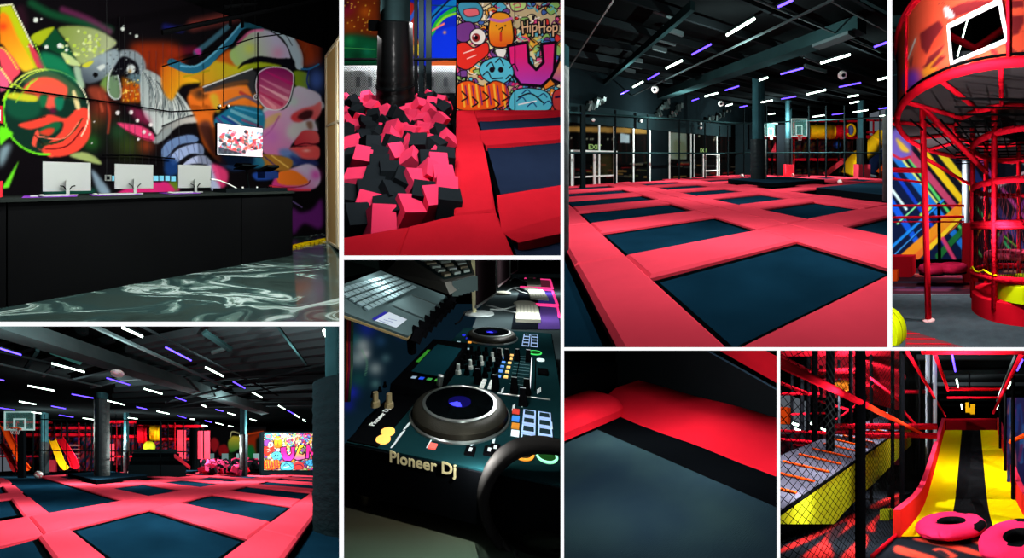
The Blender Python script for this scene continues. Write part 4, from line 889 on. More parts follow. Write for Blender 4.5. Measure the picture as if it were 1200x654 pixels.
# far columns
for (x, r, lab) in ((807.5, .42, 'far black column before the shop windows'), (924, .35, 'far black column between the two basketball hoops'), (1010, .45, 'far black column with red foot pad before the yellow slide')):
    c = s3.at(x, 205, 26); pillar(c.x, c.y, -.1, 6.8, r, r * .8, 3.4, lab + ' ' + HL)
    m = MB(); m.box((c.x - r * 1.15, c.y - r * 1.15, -.1), (c.x + r * 1.15, c.y + r * 1.15, 1.1)); put('foot_pad', m, M_red, label='red foot pad around the ' + lab.split(' with')[0].split(' before the shop')[0].split(' column')[0] + ' column' + (' by the shop windows' if x < 900 else (' by the hoops' if x < 1000 else ' by the yellow slide')) + ' ' + HL, cat='padding', bevel=.04)
# ---------------------------------------------------------------- soft play at the back right, Y = 30
mb = MB(); mb.quad((-1, 36, -1), (18, 36, -1), (18, 36, ZC), (-1, 36, ZC)); put('wall_far', mb, M_walld, kind='structure')
Y3 = 29.0
def q3(px, py, Y=Y3): return s3.at(px, py, Y)
def flatbox(mb, x0, y0, x1, y1, Y, th=.2):
    a, b = q3(x0, y1, Y), q3(x1, y0, Y); return mb.box((a.x, Y, a.z), (b.x, Y + th, b.z))
sp = thing('play_structure', q3(960, 206), 'red multi level soft play frame with decks at the back ' + HL, 'play structure')
for (x0, y0, x1, y1, n, m, Y, th) in ((894, 158.5, 1042, 162.5, 'deck', M_redp, 29, 3), (896, 185.5, 1000, 188.5, 'deck', M_redp, 29, 3), (947, 141, 1007, 143, 'roof_beam', M_redp, 29, .2),
        (1016, 140, 1042, 142, 'roof_beam', M_redp, 29, .2), (1016, 154, 1042, 156, 'rail', M_redp, 29, .2), (922, 188, 929, 204, 'pad_wall', M_red, 28.8, .5)):
    mb = MB(); flatbox(mb, x0, y0, x1, y1, Y, th); put(n, mb, m, sp)
for x in (899, 905, 930, 946, 958, 968, 982, 990, 1005, 1023, 1034):
    mb = MB(); a = q3(x, 206); mb.cyl((a.x, Y3 - .1, 0), (a.x, Y3 - .1, q3(x, 141).z), .09, 8); put('post', mb, M_redp if x in (930, 1005, 1023) else M_dark, sp)
for k, (x0, x1, y0, y1) in enumerate(((896, 948, 162, 186), (948, 985, 163, 186), (985, 1000, 163, 186), (930, 1000, 189, 205), (896, 925, 188, 205))):
    mb = MB(); 
    a, b = q3(x0, y1, Y3 + 1.5), q3(x1, y0, Y3 + 1.5)
    mb.surf(lambda u, v: (a.x + (b.x - a.x) * u, Y3 + 1.5, a.z + (b.z - a.z) * v), 24, 10, cf=lambda u, v: srgb(random.choice([(70, 22, 34), (30, 20, 34), (90, 40, 26), (20, 22, 30), (120, 30, 40), (24, 40, 50), (90, 70, 30)])))
    put('inner_panel', mb, paint_mat('play_panel', .6), sp, colors=True)
for (x0, y0, x1, y1) in ((965, 205, 986, 189), (905, 180, 914, 161)):
    mb = MB(); mb.obox((q3(x0, y0) + q3(x1, y1)) / 2 - Vector((0, .3, 0)), ((q3(x0, y0) - q3(x1, y1)).length, .2, .45), Matrix.Rotation(-math.atan2(q3(x1, y1).z - q3(x0, y0).z, q3(x1, y1).x - q3(x0, y0).x), 3, 'Y')); put('ramp', mb, M_red, sp)
def tube_slide(pts, r, m, lab, n=14):
    t = thing('tube_slide', pts[0], lab, 'slide'); a = MB(); a.tube(pts, r, n, cap=False); put('tube', a, m, t, smooth='all')
    for i in range(1, len(pts) - 1, 2):
        d = (Vector(pts[i + 1]) - Vector(pts[i - 1])).normalized(); b = MB(); b.tube([Vector(pts[i]) - d * .06, Vector(pts[i]) + d * .06], r * 1.07, n); put('joint_ring', b, m, t, smooth=True)
    return prune(t)
tube_slide([q3(x, 154.5) for x in (948, 956, 964, 972, 977)], .72, mat('yellow_plastic', (255, 190, 20), .3), 'horizontal yellow tube of the soft play on the upper deck ' + HL)
tube_slide([q3(x, 154) for x in (977, 984, 991)], .66, M_redp, 'short red tube joining the yellow tube on the upper deck ' + HL)
t = thing('round_window', q3(997, 154, 28.6), 'yellow ring window with blue centre at the end of the tube ' + HL, 'window ring')
mb = MB(); c = q3(997, 152.5, 28.5); mb.tube([c + Vector((.42 * math.cos(a), 0, .58 * math.sin(a))) for a in np.linspace(0, 2 * math.pi, 21)[:-1]], .12, 8, closed=True); put('ring', mb, mat('yellow_plastic', (255, 190, 20), .3), t, smooth='all')
mb = MB(); mb.ball(c + Vector((0, .1, 0)), .36, 14, sc=(1, .2, 1.4)); put('bubble', mb, mat('blue_bubble', (90, 110, 190), .1, coat=1), t, smooth='all')
tube_slide([q3(x, y, 28.4) for x, y in ((1036, 158), (1028, 166), (1018, 176), (1008, 184), (1000, 192), (995, 205))], .75, mat('yellow_plastic', (255, 190, 20), .3), 'big yellow tube slide bending down at the right back ' + HL)
tube_slide([q3(x, y, 27.6) for x, y in ((1044, 176), (1036, 182), (1026, 190), (1022, 204))], .55, mat('navy_plastic', (20, 30, 60), .3), 'dark navy tube slide in front of the yellow one ' + HL)
tube_slide([q3(x, y, 27.2) for x, y in ((1046, 196), (1038, 199), (1030, 206))], .6, M_orange, 'orange slide end at the right picture edge ' + HL)
mb = MB(); mb.ball(q3(981, 170, 29.5), .42, 14); put('play_ball', mb, mat('blue_ball', (50, 90, 190), .4), label='blue ball inside the soft play below the yellow tube ' + HL, cat='ball', smooth='all')
a = q3(895.5, 160, 27); backboard((a.x, 27, a.z), q3(911, 160, 27).x - a.x, q3(911, 144, 27).z - a.z, 'glass basketball backboard directly right of the central column ' + HL, post=False)
a = q3(927, 160, 24); backboard((a.x, 24, a.z), q3(946, 160, 24).x - a.x, q3(946, 139, 24).z - a.z, 'larger glass basketball backboard, the right one of two ' + HL, post=False)
mb = MB(); a = q3(917, 190, 26.5); mb.box((a.x - .5, 26.5, .1), (a.x + .45, 27.1, q3(917, 146, 26.5).z)); put('hoop_padding', mb, M_blackvinyl, label='tall black padding block between the two backboards ' + HL, cat='padding', bevel=.1)
# net frame in front of the play area
t = thing('netting_fence', q3(960, 206, 27), 'black net frame with thin posts and rails before the soft play ' + HL, 'net frame')
for x in (948, 968, 989.5, 1012, 1031, 872, 898):
    a = q3(x, 206, 25); mb = MB(); mb.cyl((a.x, 25, 0), (a.x, 25, 6.2), .06, 6); put('post', mb, M_dark, t)
for (y0, y1) in ((146, 137), (179.5, 179)):
    mb = MB(); mb.cyl(q3(850, y0, 25), q3(1044, y1, 25), .07, 6); put('rail', mb, M_beam, t)
mb = MB(); a, b = q3(862, 146, 27.5), q3(893, 205, 27.5); mb.box((a.x, 28.5, 0), (b.x, 28.7, 5.2)); put('wall_side', mb, M_walld, kind='structure')
# added point lamps that brighten the hall; no fixtures hang here
for (x, y, z_, p) in ((-1.4, 6, 4.3, 150), (1.9, 5.0, 3.8, 130), (0, 3.4, 3.1, 40), (0, 11, 4.8, 190), (5.5, 14, 4.8, 200), (-5, 15, 4.6, 190), (5, 25.5, 4.8, 420), (8.5, 24.5, 4.0, 300), (-3, 20, 4.4, 260)):
    lamp((x, y, z_), p, (.85, 1, .95), radius=.0)
# ================================================================== round climbing drum (upper right picture)
s4 = use(Stage('drum', 1122, 272, 300, 1.15, 1.0, P[4]))
DP = ', round drum picture'
M_gfloor = mat('rubber_grey', (66, 78, 84), .55, vary=.25, vscale=6, bump=.3, bscale=60)
mb = MB(); mb.quad((-3, 1.8, 0), (4, 1.8, 0), (4, 4.72, 0), (-3, 4.72, 0)); put('floor', mb, M_gfloor, kind='structure')
cf = Canvas(1040, 296, 1205, 348, 2, (60, 30, 40)); rn = random.Random(3)
for i in range(60):
    y = rn.uniform(300, 347); x = rn.uniform(1030, 1200); cf.line([(x, y), (x + rn.uniform(20, 70), y + rn.uniform(-1, 1))], rn.uniform(.8, 3), rn.choice([(150, 30, 44), (40, 44, 60), (120, 60, 90), (190, 60, 60), (30, 34, 44), (90, 60, 110), (200, 130, 110)]), .8, soft=1)
cf.line([(1040, 345.5), (1205, 345.5)], 1.2, (200, 205, 205))
mural('floor_print', cf, (-3, 4.72, 0.002), (7, 0, 0), (0, 6, 0), 90, 160, s4.px, paint_mat('floor_print_m', .35), kind='structure')
bpy.data.objects['floor_print'].name = 'trim_9'
m_ = MB(); pp = [s4.z(x, y, .004) for x, y in ((1061, 386), (1140, 410), (1061, 410))]; m_.poly(pp); put('floor_patch', m_, mat('patch_red', (112, 50, 56), .6), label='dull red triangular floor patch at the bottom left' + DP, cat='floor patch')
for i in range(3):
    m_ = MB(); a_, b_ = s4.z(1062, 391 + i * 6, .006), s4.z(1078 + i * 18, 391.5 + i * 6, .006); m_.tube([a_, b_], .008, 4); put('floor_stripe', m_, M_redp, label='thin red stripe on the dull floor patch, %s from the top' % ORD[i].replace('nearest', 'first'), cat='stripe')
# lime bumper at the left edge
c_ = s4.z(1036, 404, 0); t = thing('lime_bumper', c_, 'lime yellow round foam bumper cut by the left edge' + DP, 'bumper')
c_ = s4.at(1030, 391, 2.75)
m_ = MB(); m_.lathe(c_, [(0, -.1), (.26, -.1), (.285, -.08), (.285, .08), (.26, .1), (0, .1)], 40, rotm(x=80, z=-12)); put('cover', m_, M_yel2 if 'M_yel2' in globals() else mat('lime_vinyl', (206, 226, 10), .45), t, smooth=True)
m_ = MB(); m_.tube([c_ + rotm(x=80, z=-12) @ Vector((.287 * math.cos(a), .287 * math.sin(a), .04)) for a in np.linspace(0, 2 * math.pi, 40)[:-1]], .004, 4, closed=True); put('seam', m_, mat('seam_dark', (120, 130, 10), .6), t)
# drum
DC = Vector((.7, 4.0, 0)); DR = 1.6; ZB, ZT = 2.75, 3.77
dt = thing('climbing_drum', DC + Vector((0, 0, ZB)), 'raised red round platform with printed orange walls and a white framed window', 'play drum')
def dp(a_, z_, r_=DR): return Vector((DC.x + r_ * math.cos(a_), DC.y + r_ * math.sin(a_), z_))
cz = Canvas(1045, -30, 1210, 175, 2.2, (255, 92, 62))
z5_ = lambda *p: [(1040 + x / 5.03, y / 5.03) for x, y in p]
cz.fill(z5_((190, 190), (330, 110), (340, 260), (200, 330)), (236, 74, 50), sm=False, soft=2)
dk_ = (110, 30, 40)
for p_ in (((190, 200), (300, 120), (330, 160), (270, 240), (230, 320), (200, 280)), ((240, 340), (340, 255), (300, 330), (350, 330), (250, 420), (290, 430), (200, 520), (250, 420), (215, 410)), ((200, 400), (290, 330), (260, 390)),
           ((330, 470), (370, 400), (380, 430), (350, 520), (310, 540)), ((700, 90), (800, 90), (805, 130), (770, 200), (740, 210), (720, 150)), ((600, 290), (640, 290), (690, 380), (660, 390)), ((690, 250), (780, 320), (805, 290), (805, 340), (760, 340)),
           ((120, 360), (150, 330), (140, 400)), ((700, 0), (800, 0), (805, 40), (720, 50)), ((350, 60), (430, 20), (520, 0), (640, 0), (520, 60), (380, 110))): cz.fill(z5_(*p_), dk_, .85, soft=.6, sm=False)
cz.fill(z5_((200, 420), (340, 290), (250, 400), (300, 400), (220, 470)), (240, 150, 40), .9, soft=.8, sm=False); cz.fill(z5_((440, 480), (420, 440), (470, 350), (490, 360), (460, 430), (480, 440)), (225, 215, 215), soft=.6, sm=False)
cz.fill(z5_((330, 40), (360, 40), (400, 100), (370, 110), (340, 100)), (235, 230, 235), soft=.6, sm=False); cz.fill(z5_((100, 430), (180, 420), (180, 540), (90, 530)), (120, 60, 230), .9, soft=4); cz.fill(z5_((130, 530), (185, 560), (180, 640), (110, 650)), (230, 120, 150), .8, soft=3); cz.fill(z5_((100, 320), (170, 210), (180, 215), (120, 400)), (240, 120, 90), .9, soft=2); cz.line(z5_((165, 230), (120, 350)), 2, (245, 220, 210))
for i in range(200): cz.blob(rn.uniform(1100, 1200), rn.uniform(-5, 40), .6, (120, 40, 44), .8, hard=True)
WP = [(1110, 29), (1172, -2), (1182, 49), (1114, 77)]
def inpoly(x, y, p):
    r_ = False
    for i in range(len(p)):
        (ax, ay), (bx, by) = p[i - 1], p[i]
        if (ay > y) != (by > y) and x < (bx - ax) * (y - ay) / (by - ay) + ax: r_ = not r_
    return r_
mb = MB(); NA, NZ = 260, 60; A0_, A1_ = R(95), R(300)
for j in range(NZ + 1):
    for i in range(NA + 1):
        q = dp(A0_ + (A1_ - A0_) * i / NA, ZB + .05 + (ZT - ZB - .08) * j / NZ); mb.v.append(tuple(q)); mb.c.append(cz.sample(*s4.px(q)))
for j in range(NZ):
    for i in range(NA):
        k = j * (NA + 1) + i; cc = (Vector(mb.v[k]) + Vector(mb.v[k + NA + 2])) / 2; an = A0_ + (A1_ - A0_) * i / NA
        if inpoly(*s4.px(cc), WP) and an > R(180): continue
        mb.f.append((k, k + 1, k + NA + 2, k + NA + 1)); mb.mi.append(0)
put('printed_wall', mb, paint_mat('drum_print', .35), dt, colors=True, smooth='all')
ring = lambda z_, r_=DR, a0=0, a1=2 * math.pi, n=72: [dp(a0 + (a1 - a0) * i / n, z_, r_) for i in range(n)]
m_ = MB(); m_.tube(ring(ZB), .045, 10, closed=True); put('bottom_rim', m_, M_redp, dt, smooth='all')
m_ = MB(); m_.tube(ring(ZB + .07, DR + .01), .012, 6, closed=True); put('black_gap', m_, M_black, dt, smooth='all')
m_ = MB(); m_.tube(ring(ZT), .045, 10, closed=True); put('top_rim', m_, M_redp, dt, smooth='all')
for a_ in (R(215.5), R(180), R(262)):
    m_ = MB(); m_.tube([dp(a_, ZB, DR + .01), dp(a_, ZT, DR + .01)], .02, 6); put('wall_seam', m_, M_redp, dt, smooth='all')
# window frame on the curved wall
def cyl_hit(px_, py_, r_):
    d_ = s4.ray(px_, py_); ex, ey = -DC.x, -DC.y; A_ = d_.x ** 2 + d_.y ** 2; B__ = 2 * (d_.x * ex + d_.y * ey); C__ = ex * ex + ey * ey - r_ * r_
    t_ = (-B__ - math.sqrt(max(0, B__ * B__ - 4 * A_ * C__))) / (2 * A_); return Vector((0, 0, s4.h)) + d_ * t_
fr = [(1111, 31), (1171.5, 1), (1180, 47.5), (1115, 75)]
m_ = MB()
for i in range(4):
    (ax, ay), (bx, by) = fr[i - 1], fr[i]; m_.tube([cyl_hit(ax + (bx - ax) * k / 8, ay + (by - ay) * k / 8, DR + .01) for k in range(9)], .022, 4)
put('window_frame', m_, M_white, dt)
# underside
m_ = MB(); m_.lathe((DC.x, DC.y, ZB + .03), [(.75, 0), (DR - .02, 0), (DR - .02, .02), (.75, .02), (.75, 0)], 64); put('platform_deck', m_, mat('deck_grey', (64, 58, 60), .6), dt)
for i, a_ in enumerate(np.linspace(R(95), R(330), 11)):
    m_ = MB(); m_.tube([dp(a_, ZB, .75), dp(a_, ZB, DR)], .028, 8); put('radial_tube', m_, M_redp, dt, smooth='all')
m_ = MB(); m_.tube(ring(ZB, .75), .035, 8, closed=True); put('inner_ring', m_, M_redp, dt, smooth='all')
# post with foot and diagonal braces
pt = dp(R(212), ZB); pb_ = s4.z(1088, 376, 0)
m_ = MB(); m_.tube([(pb_.x, pb_.y, 0), (s4.at(1081, 127, pb_.y).x, pb_.y, ZB)], .042, 12); put('leg', m_, M_redp, dt, smooth='all')
m_ = MB(); m_.lathe((pb_.x, pb_.y, 0), [(0, 0), (.085, 0), (.085, .012), (.05, .03), (0, .03)], 20); put('foot_plate', m_, mat('plate_pink', (225, 180, 180), .4), dt, smooth=True)
for (x0, y0, Y0_, x1, y1, Y1_, r_) in ((1082, 127, 3.3, 1157, 203, 3.7, .04), (1080, 183, 3.35, 1136, 216, 4.6, .028)):
    m_ = MB(); m_.tube([s4.at(x0, y0, Y0_), s4.at(x1, y1, Y1_)], r_, 10); put('diagonal_brace', m_, M_redp, dt, smooth='all')
# brace tubes visible through the window and a lit tube
m_ = MB(); m_.tube([s4.at(1112, 42, 4.4), s4.at(1143, 57, 4.4), s4.at(1185, 28, 4.4)], .06, 8); put('inner_brace', m_, M_redp, dt, smooth='all')
light_tube(s4.at(1122, 66, 6.5), s4.at(1134, 22, 6.5), 'w', 'white tube light seen through the drum window' + DP, rw=.02)
# tower
TC = Vector((.97, 3.85, 0)); TR = .74
tt = thing('climbing_tower', TC, 'round red climbing tower of wrapped rings and nets under the drum', 'climbing tower')
def tp(a_, z_, r_=TR): return Vector((TC.x + r_ * math.cos(a_), TC.y + r_ * math.sin(a_), z_))
M_redd = mat('red_wrap', (190, 14, 34), .4, bump=.5, bscale=30)
for z_ in (2.42, 1.80, 1.26, .55):
    m_ = MB(); m_.tube([tp(R(80) + i * 2 * math.pi / 40, z_) for i in range(40)], .045, 8, closed=True); put('ring', m_, M_redd, tt, smooth='all')
m_ = MB(); m_.tube([tp(i * 2 * math.pi / 40, 1.22) for i in range(40)], .03, 8, closed=True); put('ring', m_, M_redp, tt, smooth='all')
for a_ in (R(175), R(228), R(300), R(130), R(80)):
    m_ = MB(); m_.tube([tp(a_, .15), tp(a_, 2.75)], .042, 10); put('tower_post', m_, M_redp if a_ < R(220) else M_redd, tt, smooth='all')
m_ = MB()
for k in range(40):
    for s_ in (1, -1):
        a_ = R(110) + k * R(5); m_.tube([tp(a_ + s_ * R(18) * j / 6, .5 + 1.35 * j / 6, TR * .98) for j in range(7)], .005, 3)
put('side_net', m_, mat('net_dark_red', (40, 12, 18), .7), tt)
m_ = MB()
for k in range(-3, 12):
    y_ = 3.0 + k * .17; m_.tube([(TC.x - 1.0 + .0 * k, y_, 2.45), (TC.x + 1, y_ + .4, 2.62)], .012, 4)
    x_ = TC.x - 1 + k * .17; m_.tube([(x_, 2.9, 2.43), (x_ + .5, 4.9, 2.6)], .012, 4)
put('top_net', m_, M_black, tt)
m_ = MB(); m_.lathe((TC.x, TC.y, 0), [(0, 0), (.76, 0), (.76, .26), (.73, .28), (0, .28)], 60); put('base_disc', m_, M_redp, tt, smooth=True)
m_ = MB(); m_.lathe((TC.x + .02, TC.y - .32, .28), [(0, 0), (.5, 0), (.5, .2), (.48, .22), (0, .22)], 50); put('yellow_step', m_, mat('lime_vinyl', (206, 226, 10), .45), tt, smooth=True)
m_ = MB(); m_.tube([tp(R(160) + i * R(8), .62 + .03 * math.sin(i * 2), TR + .03) for i in range(10)], .012, 5); put('yellow_rope', m_, M_yel, tt, smooth='all')
m_ = MB(); m_.tube([(TC.x + .5 * math.cos(a_), TC.y + .2 + .5 * math.sin(a_), .8) for a_ in np.linspace(0, 2 * math.pi, 30)[:-1]], .05, 8, closed=True); put('inner_ring', m_, mat('ring_pink', (200, 60, 90), .5), tt, smooth='all')
# back: mural, rails, boxes
cm = Canvas(1038, 60, 1210, 320, 1.8, (20, 22, 34))
cm.fill([(1045, 200), (1070, 190), (1140, 300), (1045, 320)], (16, 26, 60), sm=False, soft=1)
for i, (x0, y0, x1, y1, w_, cc) in enumerate([(1040, 170, 1130, 290, 10, (30, 120, 220)), (1040, 190, 1110, 290, 5, (20, 60, 190)), (1046, 160, 1150, 300, 4, (90, 220, 110)), (1052, 180, 1100, 240, 3, (230, 240, 120)), (1040, 230, 1085, 300, 8, (20, 90, 230)), (1062, 175, 1135, 262, 9, (200, 70, 110)),
        (1075, 170, 1140, 250, 6, (230, 120, 90)), (1085, 182, 1128, 236, 9, (250, 215, 30)), (1100, 176, 1135, 220, 9, (250, 225, 40)), (1045, 290, 1105, 235, 4, (30, 140, 240)), (1045, 302, 1080, 268, 2, (60, 160, 250)), (1062, 302, 1130, 240, 14, (245, 150, 30)), (1064, 310, 1120, 262, 9, (240, 110, 40)), (1090, 290, 1130, 250, 6, (250, 210, 40)),
        (1100, 300, 1128, 270, 8, (30, 110, 50)), (1105, 280, 1122, 310, 5, (220, 60, 110)), (1080, 252, 1090, 244, 5, (160, 230, 90)), (1040, 215, 1062, 245, 4, (220, 250, 250)), (1052, 262, 1078, 238, 2.5, (140, 240, 160)), (1140, 200, 1205, 300, 8, (40, 60, 140)), (1150, 190, 1205, 260, 5, (200, 70, 160)), (1142, 240, 1190, 300, 4, (60, 200, 120)), (1160, 300, 1205, 230, 6, (120, 50, 140)), (1145, 275, 1165, 245, 4, (240, 130, 40)), (1176, 276, 1205, 300, 2, (140, 250, 80)), (1150, 230, 1205, 200, 5, (220, 180, 190))]):
    cm.line([(x0, y0), (x1, y1)], w_, cc, .95, soft=1.2, w2=w_ * .8); cm.line([(x0 + w_ * .7, y0), (x1 + w_ * .6, y1)], .9, (14, 16, 30), .8)
cm.fill([(1125, 60), (1210, 60), (1210, 185), (1125, 185)], (120, 130, 130), .6, sm=False, soft=3)
for i in range(26): cm.line([(rn.uniform(1130, 1205), rn.uniform(130, 196)), (rn.uniform(1130, 1205), rn.uniform(130, 196))], rn.uniform(1, 4), rn.choice([(60, 130, 140), (200, 90, 100), (190, 200, 200), (40, 60, 70)]), .7, soft=1)
cm.fill([(1038, 60), (1125, 60), (1125, 150), (1038, 160)], (16, 22, 26), sm=False, soft=2); cm.fill([(1042, 160), (1052, 150), (1066, 160), (1066, 184), (1044, 184)], (120, 100, 200), soft=2); cm.fill([(1050, 162), (1058, 168), (1066, 178), (1056, 176)], (240, 200, 60), soft=1); cm.line([(1042, 178), (1055, 186), (1066, 184)], 3, (210, 40, 60))
Y_ = 8.0; a_, b_ = s4.at(1040, 304, Y_), s4.at(1206, 60, Y_)
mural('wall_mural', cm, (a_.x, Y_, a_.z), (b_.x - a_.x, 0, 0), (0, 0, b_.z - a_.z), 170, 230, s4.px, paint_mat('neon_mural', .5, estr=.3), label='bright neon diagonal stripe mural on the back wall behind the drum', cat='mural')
m_ = MB(); m_.box((-4, 8.1, -.1), (5, 8.3, 11)); put('wall_back', m_, M_black, kind='structure')
for i, (x0, y0, x1, y1, r_) in enumerate(((1045, 199, 1082, 200, .07), (1045, 209.5, 1083, 214, .03), (1045, 241, 1130, 241, .03), (1045, 255, 1130, 254, .035), (1045, 260, 1130, 260, .02), (1045, 138, 1060, 141, .05), (1045, 145, 1060, 147, .04))):
    m_ = MB(); m_.tube([s4.at(x0, y0, 6.6), s4.at(x1, y1, 6.6)], r_, 8); put('red_rail', m_, M_redp, label='horizontal red rail behind the drum post, %s in the list of heights' % ['fourth from below', 'third from the top', 'third from below', 'second from below', 'lowest', 'topmost', 'second from the top'][i], cat='rail', smooth='all')
m_ = MB(); m_.cyl(s4.at(1101, 308, 6.7), s4.at(1100, 238, 6.7), .045, 8); put('black_post', m_, M_black, label='short black post standing in the pile of dark pink tubes', cat='post')
a_, b_ = s4.at(1127, 300, 7.2), s4.at(1136, 187, 7.2); m_ = MB(); m_.cyl(((a_.x + b_.x) / 2, 7.2, 0), ((a_.x + b_.x) / 2, 7.2, 5.5), (b_.x - a_.x) / 2, 14); put('grey_column', m_, mat('col_grey', (140, 150, 160), .5, metal=.2), label='pale grey column behind the tower' + DP, cat='column', smooth=True)
a_, b_ = s4.at(1128, 332, 5.9), s4.at(1146, 261, 5.9); m_ = MB(); m_.box((a_.x, 5.9, 0), (b_.x, 6.9, b_.z)); put('red_padding', m_, mat('red_deep', (160, 14, 28), .5), label='tall dark red padding block at the foot of the grey column' + DP, cat='padding', bevel=.02)
a_, b_ = s4.at(1044, 323.5, 6.5), s4.at(1068, 301, 6.5); m_ = MB(); m_.box((a_.x - .3, 6.5, 0), (b_.x, 7.2, b_.z)); put('red_box', m_, mat('red_deep', (160, 14, 28), .5), label='dark red foam box before the neon mural at the left edge', cat='foam box', bevel=.03)
a_, b_ = s4.at(1044, 327, 6.0), s4.at(1051.5, 317, 6.0); m_ = MB(); m_.box((a_.x - .1, 6.0, a_.z - .05), (b_.x, 6.2, b_.z)); put('orange_box', m_, M_orange, label='small orange foam block before the red box' + DP, cat='foam block', bevel=.02)
for i, (x, y, l) in enumerate(((1094, 316, 'left'), (1116, 315, 'right'))):
    c_ = s4.at(x, y, 5.6); t = thing('inner_tube', c_, 'dark pink inner tube on the floor, %s one before the mural' % l, 'inner tube'); m_ = MB()
    m_.tube([c_ + Vector((.24 * math.cos(a), .24 * math.sin(a), .02)) for a in np.linspace(0, 2 * math.pi, 25)[:-1]], .1, 10, closed=True); put('cover', m_, mat('tube_crimson', (190, 30, 70), .6, bump=.3, bscale=10), t, smooth='all')
    m_ = MB(); m_.lathe(c_ + Vector((0, 0, -.09)), [(0, 0), (.32, 0), (.3, .05), (0, .05)], 20); put('base', m_, M_black, t)
# ceiling bits
for i, (x0, y0, x1, y1, w_) in enumerate(((1045, 26, 1078, 24, .35), (1045, 36, 1072, 34, .08), (1045, 70, 1060, 70, .04), (1045, 88, 1060, 87, .04), (1086, -5, 1081, 30, .3), (1045, 52, 1064, 52, .1))):
    m_ = MB(); m_.tube([s4.at(x0, y0, 7.5), s4.at(x1, y1, 7.5)], w_ / 2, 6); put('ceiling_pipe', m_, M_beam if i != 4 else M_steel, label='%s under the dark ceiling, left of the drum' % ['broad teal duct', 'thin teal pipe', 'thin dark pipe, upper', 'thin dark pipe, lower', 'pale steep steel strut', 'narrow teal bar'][i], cat='pipe')
for (x, y, z_, p_) in ((.05, 2.1, 2.6, 14), (-.45, 2.3, 2.9, 18), (-.5, 3.0, 3.4, 16), (-.3, 2.4, 2.3, 12), (.35, 2.3, 1.9, 12), (-.35, 4.6, 1.6, 22), (.0, 6.9, 2.4, 40), (.3, 3.2, 1.2, 8), (-.5, 5.6, 3.2, 20)):
    lamp((x, y, z_), p_, (1, .97, .97))
# ================================================================== wide trampoline hall (lower left picture)
s5 = use(Stage('wide hall', 198, 540, 216, 1.6, 1.0, P[5]))
HW = 'in wide hall'
A5 = Vector((.709, .705)); B5 = Vector((-.709, .705)); g5 = grid_fn((-.65, 6.095), A5, B5)
mb = MB(); mb.quad((-30, 2, -.32), (30, 2, -.32), (30, 40, -.32), (-30, 40, -.32)); put('floor', mb, M_floor3, kind='structure')
amin, amax = -8.2, 21.0
acols = [(-8.0, -5.6 + .6), (-2.4 - .0, 0), (1.5, 3.85), (5.5, 7.9), (9.5, 11.9), (13.5, 15.9), (17.5, 19.9)]
acols[0] = (-5.5, -3.05)
brows = [(-3.2, 0), (1.9, 5.5), (7.4, 11), (12.9, 16.5)]
pl5 = [(-.9 + 1.0, 2.9, 6.2, 10.2), (5.0, 9.5, 7.2, 13.5)]
pl5[0] = (1.35, 6.2, 6.35, 11.9)
rown = ['front', 'second', 'third', 'fourth']
def blk5(a0, a1, b0, b1): return any(a0 < q[1] and a1 > q[0] and b0 < q[3] and b1 > q[2] for q in pl5)
for j, (b0, b1) in enumerate(brows):
    for i, (a0, a1) in enumerate(acols):
        if j >= 1 and i == 1: continue          # the long track bed lies here
        if j >= 1 and i == 0: b0_, b1_ = b0 + .6, b1
        else: b0_, b1_ = b0, b1
        if i == 0 and j == 0: b0_, b1_ = -3.2, .65
        if blk5(a0, a1, b0_, b1_): continue
        trampoline(g5, a0, a1, b0_, b1_, 'black trampoline bed, %s from the left in the %s row, wide hall' % (ORD[i].replace('nearest', 'first'), rown[j]))
trampoline(g5, -2.45, .1, 1.95, 15.5, 'very long dark trampoline track at the left with a ball lying on it, wide hall')
for j, (b0, b1) in enumerate(brows):   # pads between neighbours of a row
    for i in range(-1, len(acols)):
        lo = acols[i][1] if i >= 0 else -8.5; hi = acols[i + 1][0] if i + 1 < len(acols) else amax
        if i == 0: hi = -2.4 - .0
        if j >= 1 and i == 1: lo = .1
        pad(g5, lo + .01, hi - .01, b0 - .02 if not (i <= 0 and j == 1) else b0 - .0, b1 + .02, 'red strip pad right of bed %s in the %s row, wide hall' % (['zero', 'one', 'two', 'three', 'four', 'five', 'six', 'seven'][i + 1], rown[j]))
gaps = [(-3.95, -3.22), (.02, 1.88), (5.52, 7.38), (11.02, 12.88), (16.52, 18.5)]
for j, (b0, b1) in enumerate(gaps):    # long pads running along
    cuts = [-8.5, -2.93, .75, 4.7, 8.7, 12.7, 16.7, amax]
    for i in range(len(cuts) - 1):
        a0, a1 = cuts[i], cuts[i + 1]
        if j >= 2 and i <= 1: 
            if i == 0: pad(g5, a0, -2.5, b0, b1, 'red walkway pad left of the long track, %s, wide hall' % ORDF[j - 2])
            else: pad(g5, .12, a1 - .01, b0, b1, 'red walkway pad right of the long track, %s, wide hall' % ORDF[j - 2])
            continue
        pad(g5, a0 + .005, a1 - .005, b0, b1, 'red walkway pad, %s from the left in the %s cross aisle, wide hall' % (ORD[i].replace('nearest', 'first'), ['outer', 'first', 'second', 'third', 'last'][j]))
pad(g5, -8, 22, -9, -4.0, 'dark teal floor mat outside the right edge of the trampoline field, wide hall', M_mat, z0=-.3, z1=-.18, name='floor_mat', cat='floor mat')
